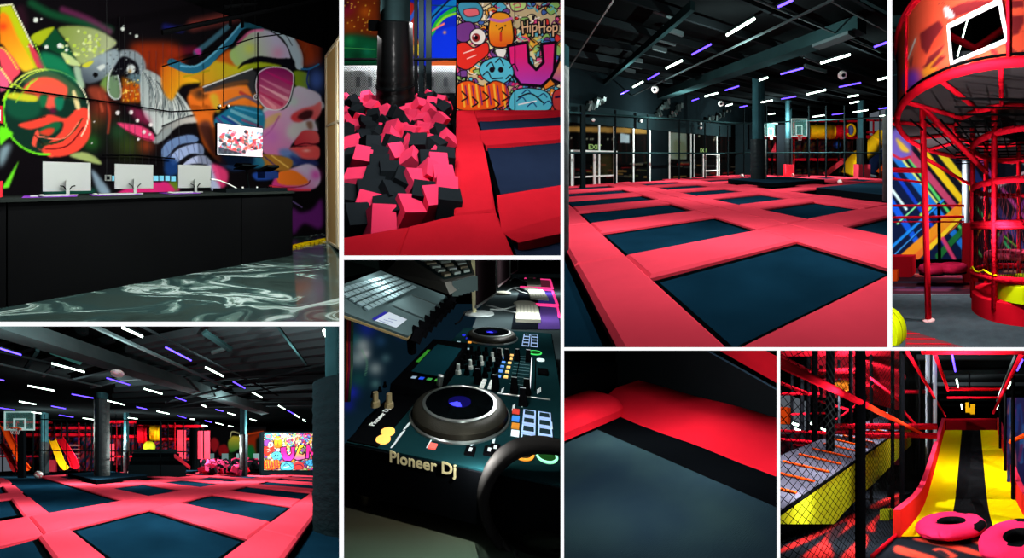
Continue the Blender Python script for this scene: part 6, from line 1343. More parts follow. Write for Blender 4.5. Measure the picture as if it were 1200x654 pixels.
# cubes
Mp = mat('foam_pink2', (244, 62, 104), .85, bump=.1, bscale=120); Mk = mat('foam_dark', (30, 36, 40), .9, bump=.1, bscale=120)
near = [(417, 214, 'p', 4, 0, 8), (415, 187, 'k', 0, 0, 4), (415, 262, 'k', 20, 20, 40), (428, 246, 'p', 30, 20, 10), (444, 262, 'p', 40, 20, 30), (477, 250, 'p', 15, 20, 35), (507, 238, 'p', 20, 10, 28), (457, 232, 'k', 15, 25, 40),
        (443, 197, 'k', 30, 10, 20), (485, 216, 'p', 20, 20, 40), (503, 205, 'p', 30, 35, 20), (519, 211, 'p', 10, 5, 10), (462, 182, 'p', 35, 10, 50), (434, 174, 'p', 50, 30, 10), (482, 189, 'p', 20, 50, 20), (510, 172, 'k', 20, 10, 60),
        (523, 165, 'p', 20, 45, 20), (521, 187, 'k', 10, 10, 5), (500, 191, 'k', 40, 10, 20), (482, 166, 'k', 5, 20, 30), (471, 155, 'p', 20, 10, 40), (493, 154, 'p', 40, 20, 25), (450, 146, 'k', 20, 40, 50), (412, 150, 'p', 20, 10, 40),
        (407, 170, 'k', 10, 10, 20), (425, 164, 'k', 30, 10, 50), (432, 152, 'k', 5, 10, 40), (443, 160, 'k', 10, 35, 5), (455, 205, 'k', 5, 10, 20), (430, 230, 'k', 10, 10, 25), (495, 232, 'k', 10, 10, 5), (470, 215, 'k', 10, 30, 5),
        (436, 214, 'k', 20, 20, 10), (522, 225, 'p', 30, 10, 5), (404, 236, 'k', 10, 20, 20), (512, 195, 'p', 30, 10, 15), (525, 240, 'k', 0, 10, 5), (452, 250, 'k', 10, 0, 20),
        (423, 137, 'p', 10, 20, 30), (406, 135, 'k', 10, 20, 30), (416, 124, 'p', 20, 10, 10), (404, 126, 'p', 40, 10, 10), (440, 131, 'p', 10, 30, 30), (431, 126, 'k', 10, 30, 30)]
rn = random.Random(12); taken = []
def cube2(P_, kcol, rot, size, lab, grp):
    m_ = MB(); m_.obox(P_, (size,) * 3, rot); put('foam_cube', m_, Mp if kcol == 'p' else Mk, label=lab, cat='foam cube', group=grp, bevel=.006)
cn = {'p': 'bright pink foam cube', 'k': 'black foam cube'}
for i, (x, y, k, rx, ry, rz) in enumerate(near):
    Y_ = (1.6 + .05 - .12 * min(1, max(0, (245 - y) / 60))) * 300 / (y - 51); q = s2.at(x, y, Y_); taken.append((q.x, q.y))
    cube2(q, k, rotm(rx, ry, rz), .235, cn[k] + ' lying in the near half of the pit, foam pit picture', cn[k] + 's in the near half of the pit')
c_ = 0
for tries in range(1500):
    Y_ = 3.2 + 3.2 * rn.random(); X_ = rn.uniform(-.43 * Y_, .02)
    if X_ > -.12: X_ -= .14
    if (X_ + .22 * Y_ - .0) ** 2 * 0 + min([9] + [(X_ - a_) ** 2 + (Y_ - b_) ** 2 for a_, b_ in taken]) < .036: continue
    if abs(X_ - s2.at(463, 100, 6).x) < .42 and Y_ > 5.35: continue
    taken.append((X_, Y_)); k = 'p' if rn.random() < .58 else 'k'; c_ += 1
    cube2(Vector((X_, Y_, rn.uniform(-.02, .2) + (.12 if Y_ > 5 else 0))), k, rotm(rn.uniform(0, 90), rn.uniform(0, 90), rn.uniform(0, 90)), .225, cn[k] + ' heaped in the far half of the pit, foam pit picture', cn[k] + 's in the far half of the pit')
    if c_ > 120: break
# column
q = s2.at(463.5, 135, 6.0); t = thing('padded_column', (q.x, q.y, 0), 'thick black padded column standing in the foam pit', 'column')
m_ = MB(); prof = [(.40, -.1)]; K = 40; zt = s2.at(463, 27, 6).z
for i in range(1, K): z_ = -.1 + (zt + .1) * i / K; prof.append((.445 - .045 * i / K + .006 * math.sin(i * 1.7) * (1 if i < 18 else .2), z_))
prof += [(.40, zt), (.37, zt + .03)]
m_.lathe((q.x, q.y, 0), prof, 36); put('wrap', m_, mat('wrap_black', (14, 16, 17), .36, bump=.25, bscale=5, spec=.1), t, smooth=True)
m_ = MB(); m_.cyl((q.x, q.y, zt), (q.x, q.y, 4), .34, 28); put('upper_tube', m_, mat('upper_wrap', (34, 52, 54), .4, vary=.2), t, smooth=True)
m_ = MB(); a_ = s2.at(433, 36, 5.9); b_ = s2.at(444, 24, 5.9); m_.box((a_.x, 5.8, a_.z), (b_.x, 6.0, b_.z)); put('black_bracket', m_, M_black, t)
m_ = MB(); 
for zz in (.62, .66, .3): m_.tube([(q.x + .447 * math.cos(a), q.y + .447 * math.sin(a), zz + .05 * math.sin(a * 1.0)) for a in np.linspace(0, 2 * math.pi, 31)[:-1]], .008, 4, closed=True)
put('strap', m_, M_dark, t)
# graffiti wall
cg2, *_ = graffiti(4)
gpaint(cg2)
def word(cv, x, y, s_):
    """HipHop in marker strokes"""
    G_ = {'H': [[(0, 0), (1, 12)], [(6, -1), (6, 11)], [(0, 6), (7, 5)]], 'i': [[(0, 4), (0, 11)]], 'p': [[(0, 4), (0, 15)], [(0, 5), (4, 4), (4, 9), (0, 10)]], 'o': [[(2, 5), (0, 8), (3, 10), (5, 7), (2, 5)]]}
    adv = {'H': 9, 'i': 3, 'p': 7, 'o': 7}
    for ps in (0, 1):
        cx = x
        for ch in 'HipHop':
            for st in G_[ch]: cv.line([(cx + a * s_, y + b * s_) for a, b in st], 5 if ps == 0 else 1.7, (22, 16, 24) if ps == 0 else (238, 196, 150), 1, sm=len(st) > 2)
            cx += adv[ch] * s_
word(cg2, 74, 22, 1.0)
cg2.fill([(60, 0), (66, -4), (78, 0), (76, 8), (64, 10)], (200, 230, 140), out=(90, 20, 60)); cg2.line([(64, 3), (70, 1), (72, 5), (67, 6)], 1.2, (230, 60, 110))
q0, q1 = s2.at(535.5, 129, 6.15), s2.at(662, 129, 6.15); zt = s2.at(600, 3, 6.15).z
mural('graffiti_wall', cg2, (q0.x, 6.15, 0), (q1.x - q0.x, 0, 0), (0, 0, zt), 230, 230, lambda P_: ((s2.px(P_)[0] - 535) * .963, s2.px(P_)[1] * .93 - 2), paint_mat('print2', .5, estr=.06), label='cartoon graffiti wall with HipHop lettering and an orange round figure, foam pit picture', cat='mural')
m_ = MB(); m_.box((q0.x - .02, 6.17, -.1), (q1.x + .2, 6.3, zt + .6)); put('wall_graffiti_back', m_, M_black, kind='structure')
m_ = MB(); m_.cyl((s2.at(603, 60, 6.13).x, 6.14, 0), (s2.at(603, 60, 6.13).x, 6.14, zt), .006, 4); put('panel_joint', m_, M_dark, label='thin dark vertical joint in the graffiti wall, foam pit picture', cat='joint')
# back wall murals, net panels, posts
cb = Canvas(398, -8, 540, 125, 3, (12, 12, 14))
cb.fill([(398, -8), (445, -8), (445, 44), (398, 44)], (110, 40, 14), sm=False, soft=3); cb.blob(405, 10, 12, (150, 20, 60), .8); cb.blob(428, 14, 8, (190, 90, 20), .7); cb.blob(410, 30, 8, (170, 80, 20), .6); cb.blob(404, 4, 6, (30, 14, 14), .7)
cb.fill([(398, 42), (420, 40), (445, 46), (445, 76), (398, 76)], (12, 84, 50), sm=False, soft=3); cb.blob(410, 48, 7, (30, 150, 80), .7); cb.blob(430, 60, 6, (20, 120, 90), .7); cb.blob(418, 66, 8, (8, 50, 30), .8); cb.line([(400, 56), (440, 58)], 1, (60, 160, 80))
for i in range(30): cb.blob(rn.uniform(400, 440), rn.uniform(2, 36), .9, (240, 190, 60), .8, hard=True)
cb.fill([(470, -8), (540, -8), (540, 80), (470, 80)], (16, 40, 190), sm=False); cb.fill([(474, 8), (486, 6), (488, 40), (476, 46)], (200, 40, 34), soft=.8); cb.line([(476, 30), (486, 14), (490, 4)], 4, (60, 110, 230)); cb.fill([(476, 44), (490, 46), (490, 66), (478, 60)], (220, 110, 20), soft=1); cb.fill([(484, 54), (491, 52), (491, 64), (485, 64)], (240, 210, 30), soft=.8)
cb.line([(504, 24), (516, 10), (535, 2)], 7, (20, 120, 190)); cb.line([(506, 40), (514, 24), (530, 12), (540, 10)], 5, (30, 170, 60)); cb.line([(512, 30), (522, 20), (540, 14)], 3, (130, 210, 40)); cb.line([(506, 36), (520, 28)], 2.4, (240, 120, 110)); cb.fill([(504, 44), (536, 32), (536, 70), (504, 74)], (14, 50, 220), soft=1); cb.line([(505, 22), (530, -4)], 2, (20, 20, 60)); cb.fill([(504, 72), (540, 70), (540, 80), (504, 80)], (200, 90, 40), soft=1); cb.blob(521, 38, 2, (250, 160, 60), .9); cb.line([(506, 6), (536, 8)], 1, (14, 60, 50))
Yb = 8.4; a_, b_ = s2.at(398, 125, Yb), s2.at(537, 125, Yb); zt_ = s2.at(400, -6, Yb).z
mural('wall_mural', cb, (a_.x, Yb, a_.z), (b_.x - a_.x, 0, 0), (0, 0, zt_ - a_.z), 200, 150, s2.px, paint_mat('wall_paint2', .6, estr=.12), label='dark back wall mural, orange and green left, vivid blue right, foam pit picture', cat='mural')
m_ = MB(); m_.box((-5, Yb + .05, -.5), (5, Yb + .2, 5)); put('wall_back', m_, M_black, kind='structure')
for (x0, x1, l) in ((400, 444, 'left'), (484, 533.5, 'right')):
    a_, b_ = s2.at(x0, 112, 7.2), s2.at(x1, 77, 7.2); t = thing('netted_panel', ((a_.x + b_.x) / 2, 7.2, a_.z), 'pale grey panel behind black netting, %s of the pit column' % l, 'panel')
    m_ = MB(); m_.box((a_.x, 7.2, a_.z), (b_.x, 7.24, b_.z)); put('board', m_, mat('panel_grey', (196, 206, 210), .6), t)
    m_ = MB()
    wdt, hgt = b_.x - a_.x, b_.z - a_.z; n_ = 18
    for k in range(-10, n_ + 10):
        for s_ in (1, -1):
            x_ = a_.x + wdt * k / n_; dx = hgt * .9
            p_, q_ = Vector((x_, 7.15, a_.z)), Vector((x_ + s_ * dx, 7.15, b_.z))
            def cl(P1, P2):
                t0, t1 = 0, 1; dxx = P2.x - P1.x
                for lim, sg in ((a_.x, 1), (b_.x, -1)):
                    f0, f1 = sg * (P1.x - lim), sg * (P2.x - lim)
                    if f0 < 0 and f1 < 0: return None
                    if f0 < 0: t0 = max(t0, f0 / (f0 - f1))
                    if f1 < 0: t1 = min(t1, f0 / (f0 - f1))
                return (P1.lerp(P2, t0), P1.lerp(P2, t1)) if t1 > t0 else None
            r_ = cl(p_, q_)
            if r_: m_.tube(r_, .006, 3)
    put('netting', m_, M_mesh, t)
    for k in (.4, .72):
        m_ = MB(); m_.box((a_.x + wdt * k, 7.18, a_.z + hgt * .3), (a_.x + wdt * (k + .1), 7.2, a_.z + hgt * .62)); put('vent_pattern', m_, mat('vent_grey', (132, 142, 148), .6), t)
for i, (x0, x1) in enumerate(((490.5, 496.5), (499, 505.5), (485, 489))):
    a_, b_ = s2.at(x0, 77, 7.0), s2.at(x1, 77, 7.0); m_ = MB(); m_.box((a_.x, 7.0, -.1), (b_.x, 7.12, 4)); put('steel_post', m_, M_dark if i < 2 else M_black, label='%s black steel post right of the pit column' % ['middle', 'right', 'thin left'][i], cat='post')
for (x0, x1, l) in ((398, 442, 'left'), (484, 536, 'right')):
    m_ = MB(); m_.cyl(s2.at(x0, 69.5, 6.9), s2.at(x1, 69.5, 6.9), .035, 8); put('black_rail', m_, M_black, label='horizontal black rail above the netted panel, %s of the column' % l, cat='rail')
a_, b_ = s2.at(487, 124, 7.0), s2.at(533, 110, 7.0); m_ = MB(); m_.box((a_.x, 7.0, a_.z), (b_.x, 7.1, b_.z)); put('black_board', m_, M_blackvinyl, label='black low board behind the pit under the right netted panel', cat='board')
t = thing('red_figure_print', s2.at(497, 120, 6.95), 'red and white striped shape behind the pit beside the column', 'decoration')
for k, mm in enumerate((M_redp, M_white, M_redp)):
    m_ = MB(); m_.lathe(s2.at(497 + k * .8, 117 - k * .5, 6.9 - .05 * k), [(0, -.03), (.16 - .04 * k, -.03), (.16 - .04 * k, .0), (0, .0)], 16, rotm(x=90, y=12)); put('layer', m_, mm, t)
for (x, y, z_, p_) in ((-.6, 3.4, 2.0, 20), (.5, 3.0, 2.0, 16), (1.0, 4.6, 2.3, 24), (-.9, 5.2, 2.3, 22), (.3, 2.3, 1.85, 10), (-.5, 2.4, 1.9, 9), (-2.1, 6.0, 2.0, 30), (-1.7, 6.7, 2.3, 60), (-.4, 6.75, 2.3, 60), (1.4, 3.6, 2.1, 16)):
    lamp((x, y, z_), p_, (1, .97, .95))
# ================================================================== close corner of a trampoline (lower middle right picture)
s7 = use(Stage('corner', 785, 318, 418, 1.6, 1.06, P[7]))
CP = ', trampoline corner picture'
z7 = lambda x, y: (656 + x / 2.627, 405 + y / 2.627)
C0 = s7.z(*z7(190, 190), 0); r7 = Vector((.775, -.632, 0)); l7 = Vector((-.632, -.775, 0)); o7 = Vector((.632, .775, 0)); p7 = Vector((-.775, .632, 0))
M_red7 = mat('red_vinyl_soft', (238, 30, 50), .62, vary=.1, vscale=3, bump=.05, bscale=14)
def P7(a_, b_, z_): return C0 + r7 * a_ + o7 * b_ + Vector((0, 0, z_))
# right pad: sloped face, ridge, flat top; long axis r7
prof = [(0, -.125), (.02, -.10), (.36, .03), (.42, .035), (.80, .03), (.84, -.02), (.84, -.14), (0, -.14)]
mb = MB(); K = 14
mb.surf(lambda u, v: P7(-.5 + 3.4 * v, prof[min(int(u * 7 + .001), 7)][0], prof[min(int(u * 7 + .001), 7)][1] + .008 * math.sin(v * 17)), 7, K)
put('safety_pad', mb, M_red7, label='long bright red pad along the black wall, right side' + CP, cat='safety pad', smooth=True)
# left pad: rounded body, long axis l7, with a rounded end over the corner
mb = MB()
hw = .36; sec = [(-hw, -.1), (-hw, -.02), (-hw + .08, .05), (-.05, .085), (hw - .1, .08), (hw - .02, .02), (hw, -.1)]
cl = C0 + p7 * (hw - .02) + o7 * .12
def lf(u, v):
    k = min(int(u * 6 + .001), 6); y_, z_ = sec[k]
    w_ = v * 2.6; e = 1.0 if w_ > .22 else math.sqrt(max(0, 1 - ((.22 - w_) / .22) ** 2)) * .55 + .45
    return cl + l7 * w_ + p7 * (y_ * e) + Vector((0, 0, z_ * (e if z_ > 0 else 1)))
mb.surf(lf, 6, 40); n_ = len(mb.v)
mb.poly([lf(k / 6, 0) for k in range(7)])
put('safety_pad', mb, M_red7, label='shorter rounded red pad meeting the corner from the left' + CP, cat='safety pad', smooth=True)
t = thing('trampoline', P7(.5, -1, -.12), 'huge dark trampoline bed filling the lower half' + CP, 'trampoline')
m_ = MB(); m_.surf(lambda u, v: C0 + r7 * (-.8 + 5 * u) - o7 * (-.3 + 4.2 * v) + Vector((0, 0, -.13 - .14 * min(1, max(0, v * 4.2 - .9)) * min(1, 9 * u))), 60, 60); put('spring_cover', m_, mat('cover_black', (9, 12, 15), .6), t)
m_ = MB()
I0 = s7.z(*z7(115, 262), -.12)
m_.surf(lambda u, v: I0 + r7 * (4.4 * u) + l7 * (3.4 * v) + Vector((0, 0, .012 - .05 * min(1, 3 * u) * min(1, 3 * v))), 30, 30)
def weave():
    m = bpy.data.materials.new('woven_mat'); m.use_nodes = True; nt = m.node_tree; B_ = nt.nodes['Principled BSDF']; Lk = nt.links.new
    at = nt.nodes.new('ShaderNodeAttribute'); at.attribute_name = 'loc'
    n_ = nt.nodes.new('ShaderNodeTexNoise'); n_.inputs['Scale'].default_value = 1.1; n_.inputs['Detail'].default_value = 3; Lk(at.outputs['Vector'], n_.inputs['Vector'])
    r = nt.nodes.new('ShaderNodeValToRGB'); r.color_ramp.elements[0].position = .35; r.color_ramp.elements[0].color = (.02, .045, .07, 1); r.color_ramp.elements[1].position = .65; r.color_ramp.elements[1].color = (.035, .075, .085, 1)
    Lk(n_.outputs['Fac'], r.inputs['Fac']); Lk(r.outputs[0], B_.inputs['Base Color']); B_.inputs['Roughness'].default_value = .55; B_.inputs['Specular IOR Level'].default_value = 0
    mp = nt.nodes.new('ShaderNodeMapping'); mp.inputs['Rotation'].default_value = (0, 0, R(39)); Lk(at.outputs['Vector'], mp.inputs['Vector'])
    wv = nt.nodes.new('ShaderNodeTexWave'); wv.inputs['Scale'].default_value = 28; wv.inputs['Distortion'].default_value = 1.5; wv.inputs['Detail'].default_value = 2; Lk(mp.outputs[0], wv.inputs['Vector'])
    bp = nt.nodes.new('ShaderNodeBump'); bp.inputs['Strength'].default_value = .25; bp.inputs['Distance'].default_value = .01; Lk(wv.outputs['Fac'], bp.inputs['Height']); Lk(bp.outputs[0], B_.inputs['Normal']); return m
put('jumping_mat', m_, weave(), t, smooth='all')
# walls
m_ = MB(); w0 = P7(-.45, .86, 0); N7 = o7
def w7(x, y): return s7.on(*z7(x, y), w0, N7)
M_wall7 = mat('wall_black_panel', (26, 31, 34), .6, vary=.2, vscale=1.5)
m_.poly([w7(172, 130), w7(700, 262), w7(700, 152), w7(455, 15), w7(440, -5), w7(172, -5)]); put('wall_right', m_, M_wall7, kind='structure')
wl0 = s7.z(*z7(178, 102), 0); Nl = p7
def wq(x, y): return s7.on(*z7(x, y), wl0 + p7 * .02, Nl)
m_ = MB(); m_.poly([wq(178, 118), wq(10, 185), wq(10, 100), wq(178, 55)]); put('wall_left', m_, mat('wall_panel_edge', (9, 11, 13), .7), kind='structure')
m_ = MB(); q_ = [wq(10, 100), wq(178, 55)]; m_.poly([q_[0], q_[1], q_[1] + p7 * 1.5, q_[0] + p7 * 1.5]); put('ledge_mat', m_, mat('ledge_teal', (16, 32, 38), .6), label='dark teal mat beyond the low black wall, upper left' + CP, cat='floor mat')
m_ = MB(); q_ = wq(20, 98); m_.ball(q_ + p7 * .4 + Vector((0, 0, .05)), .12, 12, sc=(1.6, 1, .5)); put('folded_cloth', m_, mat('cloth_blue', (60, 90, 150), .7), label='small pale blue crumpled thing on the ledge at the left edge' + CP, cat='cloth', smooth='all')
m_ = MB(); a_ = [w7(455, 15), w7(700, 152)]; up = Vector((0, 0, .02)); m_.tube(a_, .012, 6); put('edge_trim', m_, mat('edge_blue', (60, 90, 110), .4), label='thin bluish edge line along the top of the black wall' + CP, cat='edge trim')
m_ = MB(); b_ = [w7(470, 10), w7(610, 10), w7(700, 55), w7(700, 142)]; m_.poly([p + o7 * .06 for p in b_]); 
m_.poly([w7(560, -20) + o7 * .3, w7(720, -20) + o7 * .3, w7(720, 40) + o7 * .3, w7(640, 10) + o7 * .3]) if False else None
put('safety_pad', m_, M_red7, label='slanted red pad above the black wall at the upper right corner' + CP, cat='safety pad')
m_ = MB(); m_.poly([w7(440, -8) + o7 * .5, w7(720, -8) + o7 * .5, w7(720, 240) + o7 * .5, w7(440, 60) + o7 * .5]); put('wall_far', m_, M_wall7, kind='structure')
m_ = MB(); m_.quad((-6, 1.5, -.3), (6, 1.5, -.3), (6, 12, -.3), (-6, 12, -.3)); put('floor', m_, M_black, kind='structure')
m_ = MB(); m_.quad((-5, 9, -1), (4, 9, -1), (4, 9, 4), (-5, 9, 4)); put('wall_back', m_, mat('wall_teal_dark', (14, 26, 30), .8), kind='structure')
for (x, y, z_, p_) in ((-.25, 2.5, .7, 7), (.42, 3.0, .62, 7), (-.55, 3.6, .55, 6), (.1, 3.6, .6, 5)):
    lamp((x, y, z_), p_, (1, .98, .98))
# ================================================================== tube slide picture (lower right)
s8 = use(Stage('slide', 1138, 538, 240, 1.5, 1.2, P[8]))
SP = ', slide picture'
M_tubeb2 = M_tubeb
cf = Canvas(905, 540, 1210, 664, 2, (24, 28, 34))
z8 = lambda *p: [(910 + x / 5.067, 525 + y / 5.067) for x, y in p]; z9 = lambda *p: [(1050 + x / 5.067, 525 + y / 5.067) for x, y in p]
rd = (206, 40, 40)
for p_ in (((150, 654), (260, 560), (330, 480), (400, 420), (520, 370), (480, 440), (400, 500), (320, 570), (330, 654)), ((380, 654), (460, 570), (530, 510), (540, 560), (480, 654)), ((20, 600), (180, 520), (330, 455), (345, 470), (200, 550), (20, 625)), ((560, 340), (740, 262), (740, 290), (600, 360)), ((540, 460), (740, 290), (740, 320), (600, 430), (580, 500))):
    cf.fill(z8(*p_), rd, .9, soft=.8)
for p_ in (((0, 580), (80, 600), (240, 654), (120, 654), (0, 620)), ((120, 535), (260, 548), (420, 590), (540, 640), (480, 640), (300, 590), (120, 548)), ((450, 545), (560, 535), (560, 580), (490, 575)), ((220, 600), (280, 598), (360, 640), (320, 654), (250, 620))):
    cf.fill(z9(*p_), (232, 70, 52), .95, soft=.7)
cf.fill(z9((240, 612), (275, 608), (320, 640), (290, 644)), (30, 30, 38), .95, soft=.7); cf.fill(z8((330, 480), (400, 440), (420, 450), (340, 560), (300, 560)), (30, 32, 38), .9, soft=1)
mural('floor', cf, (-6, 1.6, 0), (10, 0, 0), (0, 8, 0), 260, 260, s8.px, paint_mat('floor_vinyl', .5), kind='structure')
mb = MB(); mb.quad((-12, 9.6, -.01), (8, 9.6, -.01), (8, 22, -.01), (-12, 22, -.01)); put('floor', mb, M_black, kind='structure')
# slide
prof = [(3.93, .0), (4.6, .01), (5.3, .04), (5.9, .16), (6.5, .42), (7.05, .74), (8.0, 1.33), (9.2, 2.10), (10.6, 2.98)]
def pz(v):
    x = v * (len(prof) - 1); i = min(int(x), len(prof) - 2); a_, b_ = prof[i], prof[i + 1]; q = x - i; return (a_[0] + (b_[0] - a_[0]) * q, a_[1] + (b_[1] - a_[1]) * q)
st = thing('tubing_slide', (0, 4, 0), 'wide yellow slide with black centre lane and red side walls, in the slide picture', 'slide')
M_yel8 = mat('yellow_fabric', (244, 228, 6), .5, bump=.05, bscale=8, vary=.06); M_lane = mat('lane_black', (22, 24, 26), .75, vary=.3, vscale=3, bump=.3, bscale=25)
for (x0, x1, m8, n8) in ((-1.36, -.48, M_yel8, 'yellow_lane'), (-.48, .48, M_lane, 'black_lane'), (.48, 1.36, M_yel8, 'yellow_lane')):
    m_ = MB(); m_.surf(lambda u, v: (x0 + (x1 - x0) * u, pz(v)[0], pz(v)[1] + .015 + (0.004 if n8[0] == 'b' else 0)), 2, 40); put(n8, m_, m8, st, smooth='all')
for s_ in (-1, 1):
    m_ = MB(); vs = []; n_ = 40
    def hh(v): return .52 + .12 * v - .18 * max(0, .12 - v) * 0
    for k in range(n_ + 1):
        Y_, Z_ = pz(k / n_); t8 = Z_ + hh(k / n_)
        vs += [(s_ * 1.35, Y_, Z_ - .02), (s_ * 1.35, Y_, t8), (s_ * 1.5, Y_, t8), (s_ * 1.5, Y_, Z_ - .02)]
    fs = []
    for k in range(n_):
        for q in range(3): a_ = k * 4 + q; fs.append((a_, a_ + 1, a_ + 5, a_ + 4))
    fs.append((0, 1, 2, 3)); m_.add(vs, fs); put('side_wall', m_, mat('slide_red', (236, 44, 34), .45), st)
    m_ = MB(); m_.surf(lambda u, v: (s_ * (1.345 + .165 * u), pz(v)[0] - .004, pz(v)[1] + hh(v) + .006), 1, 40); put('top_edge', m_, mat('slide_pink', (236, 50, 84), .45), st)  # pinker top, more orange walls: light put into the two reds
m_ = MB(); m_.box((-1.4, 11.4, 2.98), (1.4, 11.5, 3.62)); put('top_barrier', m_, mat('red_deep', (160, 14, 28), .5), st)
m_ = MB(); m_.tube([(-1.5, 11.4, 3.68), (1.5, 11.4, 3.68)], .08, 8); put('top_bar', m_, M_redp, st, smooth='all')
# inner tubes
def donut(c_, Ro, ri, lab, tilt=(0, 0)):
    t = thing('inner_tube', c_ - Vector((0, 0, .1)), lab, 'inner tube'); Mx = rotm(tilt[0], tilt[1], 0); rn = random.Random(int(c_.x * 100))
    def sf(u, v, k=1.0):
        a_ = 2 * math.pi * u; b_ = 2 * math.pi * v; wob = 1 + .03 * math.sin(9 * a_ + 2) * max(0, math.cos(b_))
        r_ = ri * wob * k; return c_ + Mx @ Vector(((Ro + r_ * math.cos(b_)) * math.cos(a_), (Ro + r_ * math.cos(b_)) * math.sin(a_), r_ * .6 * math.sin(b_)))
    m_ = MB(); m_.surf(lambda u, v: sf(u, -.07 + v * .46), 64, 16); put('pink_cover', m_, mat('tube_pink', (238, 40, 92), .5, bump=.25, bscale=9), t, smooth='all')
    m_ = MB(); m_.surf(lambda u, v: sf(u, .39 + v * .54), 64, 12); put('black_base', m_, mat('tube_black', (14, 14, 16), .6), t, smooth='all')
    m_ = MB(); m_.lathe(c_, [(0, -ri * .5), (Ro - ri * .7, -ri * .5), (Ro - ri * .7, -ri * .45), (0, -ri * .45)], 32, Mx); put('seat_floor', m_, M_black, t)
    for (u_, v0) in ((.18, .2), (.68, .36), (.93, .1)):
        m_ = MB(); m_.surf(lambda u, v: sf(u_ + (u - .5) * .13 * (1 - .35 * abs(2 * v - 1)), v0 + (v - .5) * .16, 1.03), 8, 6); put('handle_patch', m_, mat('tube_black', (14, 14, 16), .6), t, smooth='all')
donut(s8.z(1115, 615, .15), .48, .235, 'pink inner tube lying at the foot of the black slide lane')
donut(s8.z(1196, 634, .17), .46, .235, 'pink inner tube with black patches, cut by the right picture edge', (6, -8))
# overhead frame
ft = thing('overhead_frame', (0, 5, 4), 'red overhead tube frame above the slide' + SP, 'frame')
def e8(x, y, Zr): Y_ = 240 * Zr / (538 - y); return Vector(((x - 1138) / 240 * Y_, Y_, 1.5 + Zr))
for (x0, y0, x1, y1, r_) in ((1080, 412.5, 1206, 412.5, .06), (1095, 414, 1111, 457, .055), (1063, 412, 1108, 488, .05), (1198, 413, 1164, 484, .07), (1110, 456, 1172, 456, .06), (1110, 466, 1170, 466, .05)):
    m_ = MB(); m_.tube([e8(x0, y0, 2.5), e8(x1, y1, 2.5)], r_, 8); put('frame_tube', m_, M_redp, ft, smooth='all')
m_ = MB(); q = e8(1136, 466, 2.5); m_.cyl((q.x, q.y, 3.6), (q.x, q.y, 5), .04, 6); put('thin_post', m_, M_black, ft)
# ceiling, far things
mb = MB(); mb.quad((-14, 1.6, 6.4), (10, 1.6, 6.4), (10, 22, 6.4), (-14, 22, 6.4)); put('ceiling', mb, M_ceil, kind='structure')
mb = MB(); mb.quad((-16, 20, -1), (8, 20, -1), (8, 20, 8), (-16, 20, 8)); put('wall_back', mb, M_black, kind='structure')
for i in range(8):
    y_ = 6 + i * 1.7; m_ = MB(); m_.box((-2.5, y_, 6.1), (3.5, y_ + .14, 6.3)); put('ceiling_joist', m_, M_joistg if i < 5 else M_joistd, label='dark cross joist above the slide, %s' % ORDF[i], cat='joist')
for i, (x0, y0, x1, y1, k) in enumerate(((1116, 417, 1119.5, 435, 'b'), (1121, 445, 1123, 455, 'w'), (1126.5, 474, 1127.3, 479, 'w'), (1198, 422, 1192, 434, 'b'), (1185, 447, 1181, 455, 'w'), (1170, 474, 1168, 479, 'w'))):
    light_tube(e8(x0, y0, 3.9), e8(x1, y1, 3.9), k, '%s tube light above the slide, %s of the %s row' % ({'b': 'blue', 'w': 'white'}[k], ['first', 'second', 'third'][i % 3], ['left', 'right'][i // 3]), rw=.045)
for i, (x, y, Y_) in enumerate(((1052, 452, 9), (953, 497, 8), (932, 497, 7), (965, 503, 9), (935, 503.5, 8), (1042, 485, 10))):
    light_tube(s8.at(x - 2.5, y - .8, Y_), s8.at(x + 2.5, y + 1.2, Y_), 'w', 'small white light glimpsed through the nets, %s%s' % (ORD[i].replace('nearest', 'first'), SP), rw=.05)
for i, (x0, x1) in enumerate(((1084.5, 1090), (1092, 1098))):
    a_, b_ = s8.at(x0, 540, 8.5), s8.at(x1, 410, 8.5); m_ = MB(); m_.cyl(((a_.x + b_.x) / 2, 8.5, 0), ((a_.x + b_.x) / 2, 8.5, 6.2), (b_.x - a_.x) / 2, 12); put('grey_pipe', m_, mat('col_grey', (140, 150, 160), .5), label='pale grey vertical pipe left of the slide top, %s one' % ['left', 'right'][i], cat='pipe', smooth=True)
m_ = MB(); m_.tube([e8(1190, 416, 3.6), e8(1168, 470, 3.6)], .05, 6); put('ceiling_pipe', m_, M_steel, label='pale ceiling pipe running back above the right frame tube' + SP, cat='pipe')
m_ = MB(); m_.box((-1.3, 14, 1.8), (1.3, 14.4, 3.0)); put('far_platform', m_, mat('far_red', (90, 20, 26), .6), label='dim red far platform seen above the slide top', cat='platform')
for (x, y, l) in ((1134, 478, 'left'), (1139.5, 480, 'right')):
    a_ = s8.at(x, y, 13); m_ = MB(); m_.box((a_.x - .14, 13, a_.z - .3), (a_.x + .16, 13.3, a_.z + .35)); put('yellow_block', m_, mat('yellow_plastic'), label='small yellow block far behind the slide top, %s one' % l, cat='block')
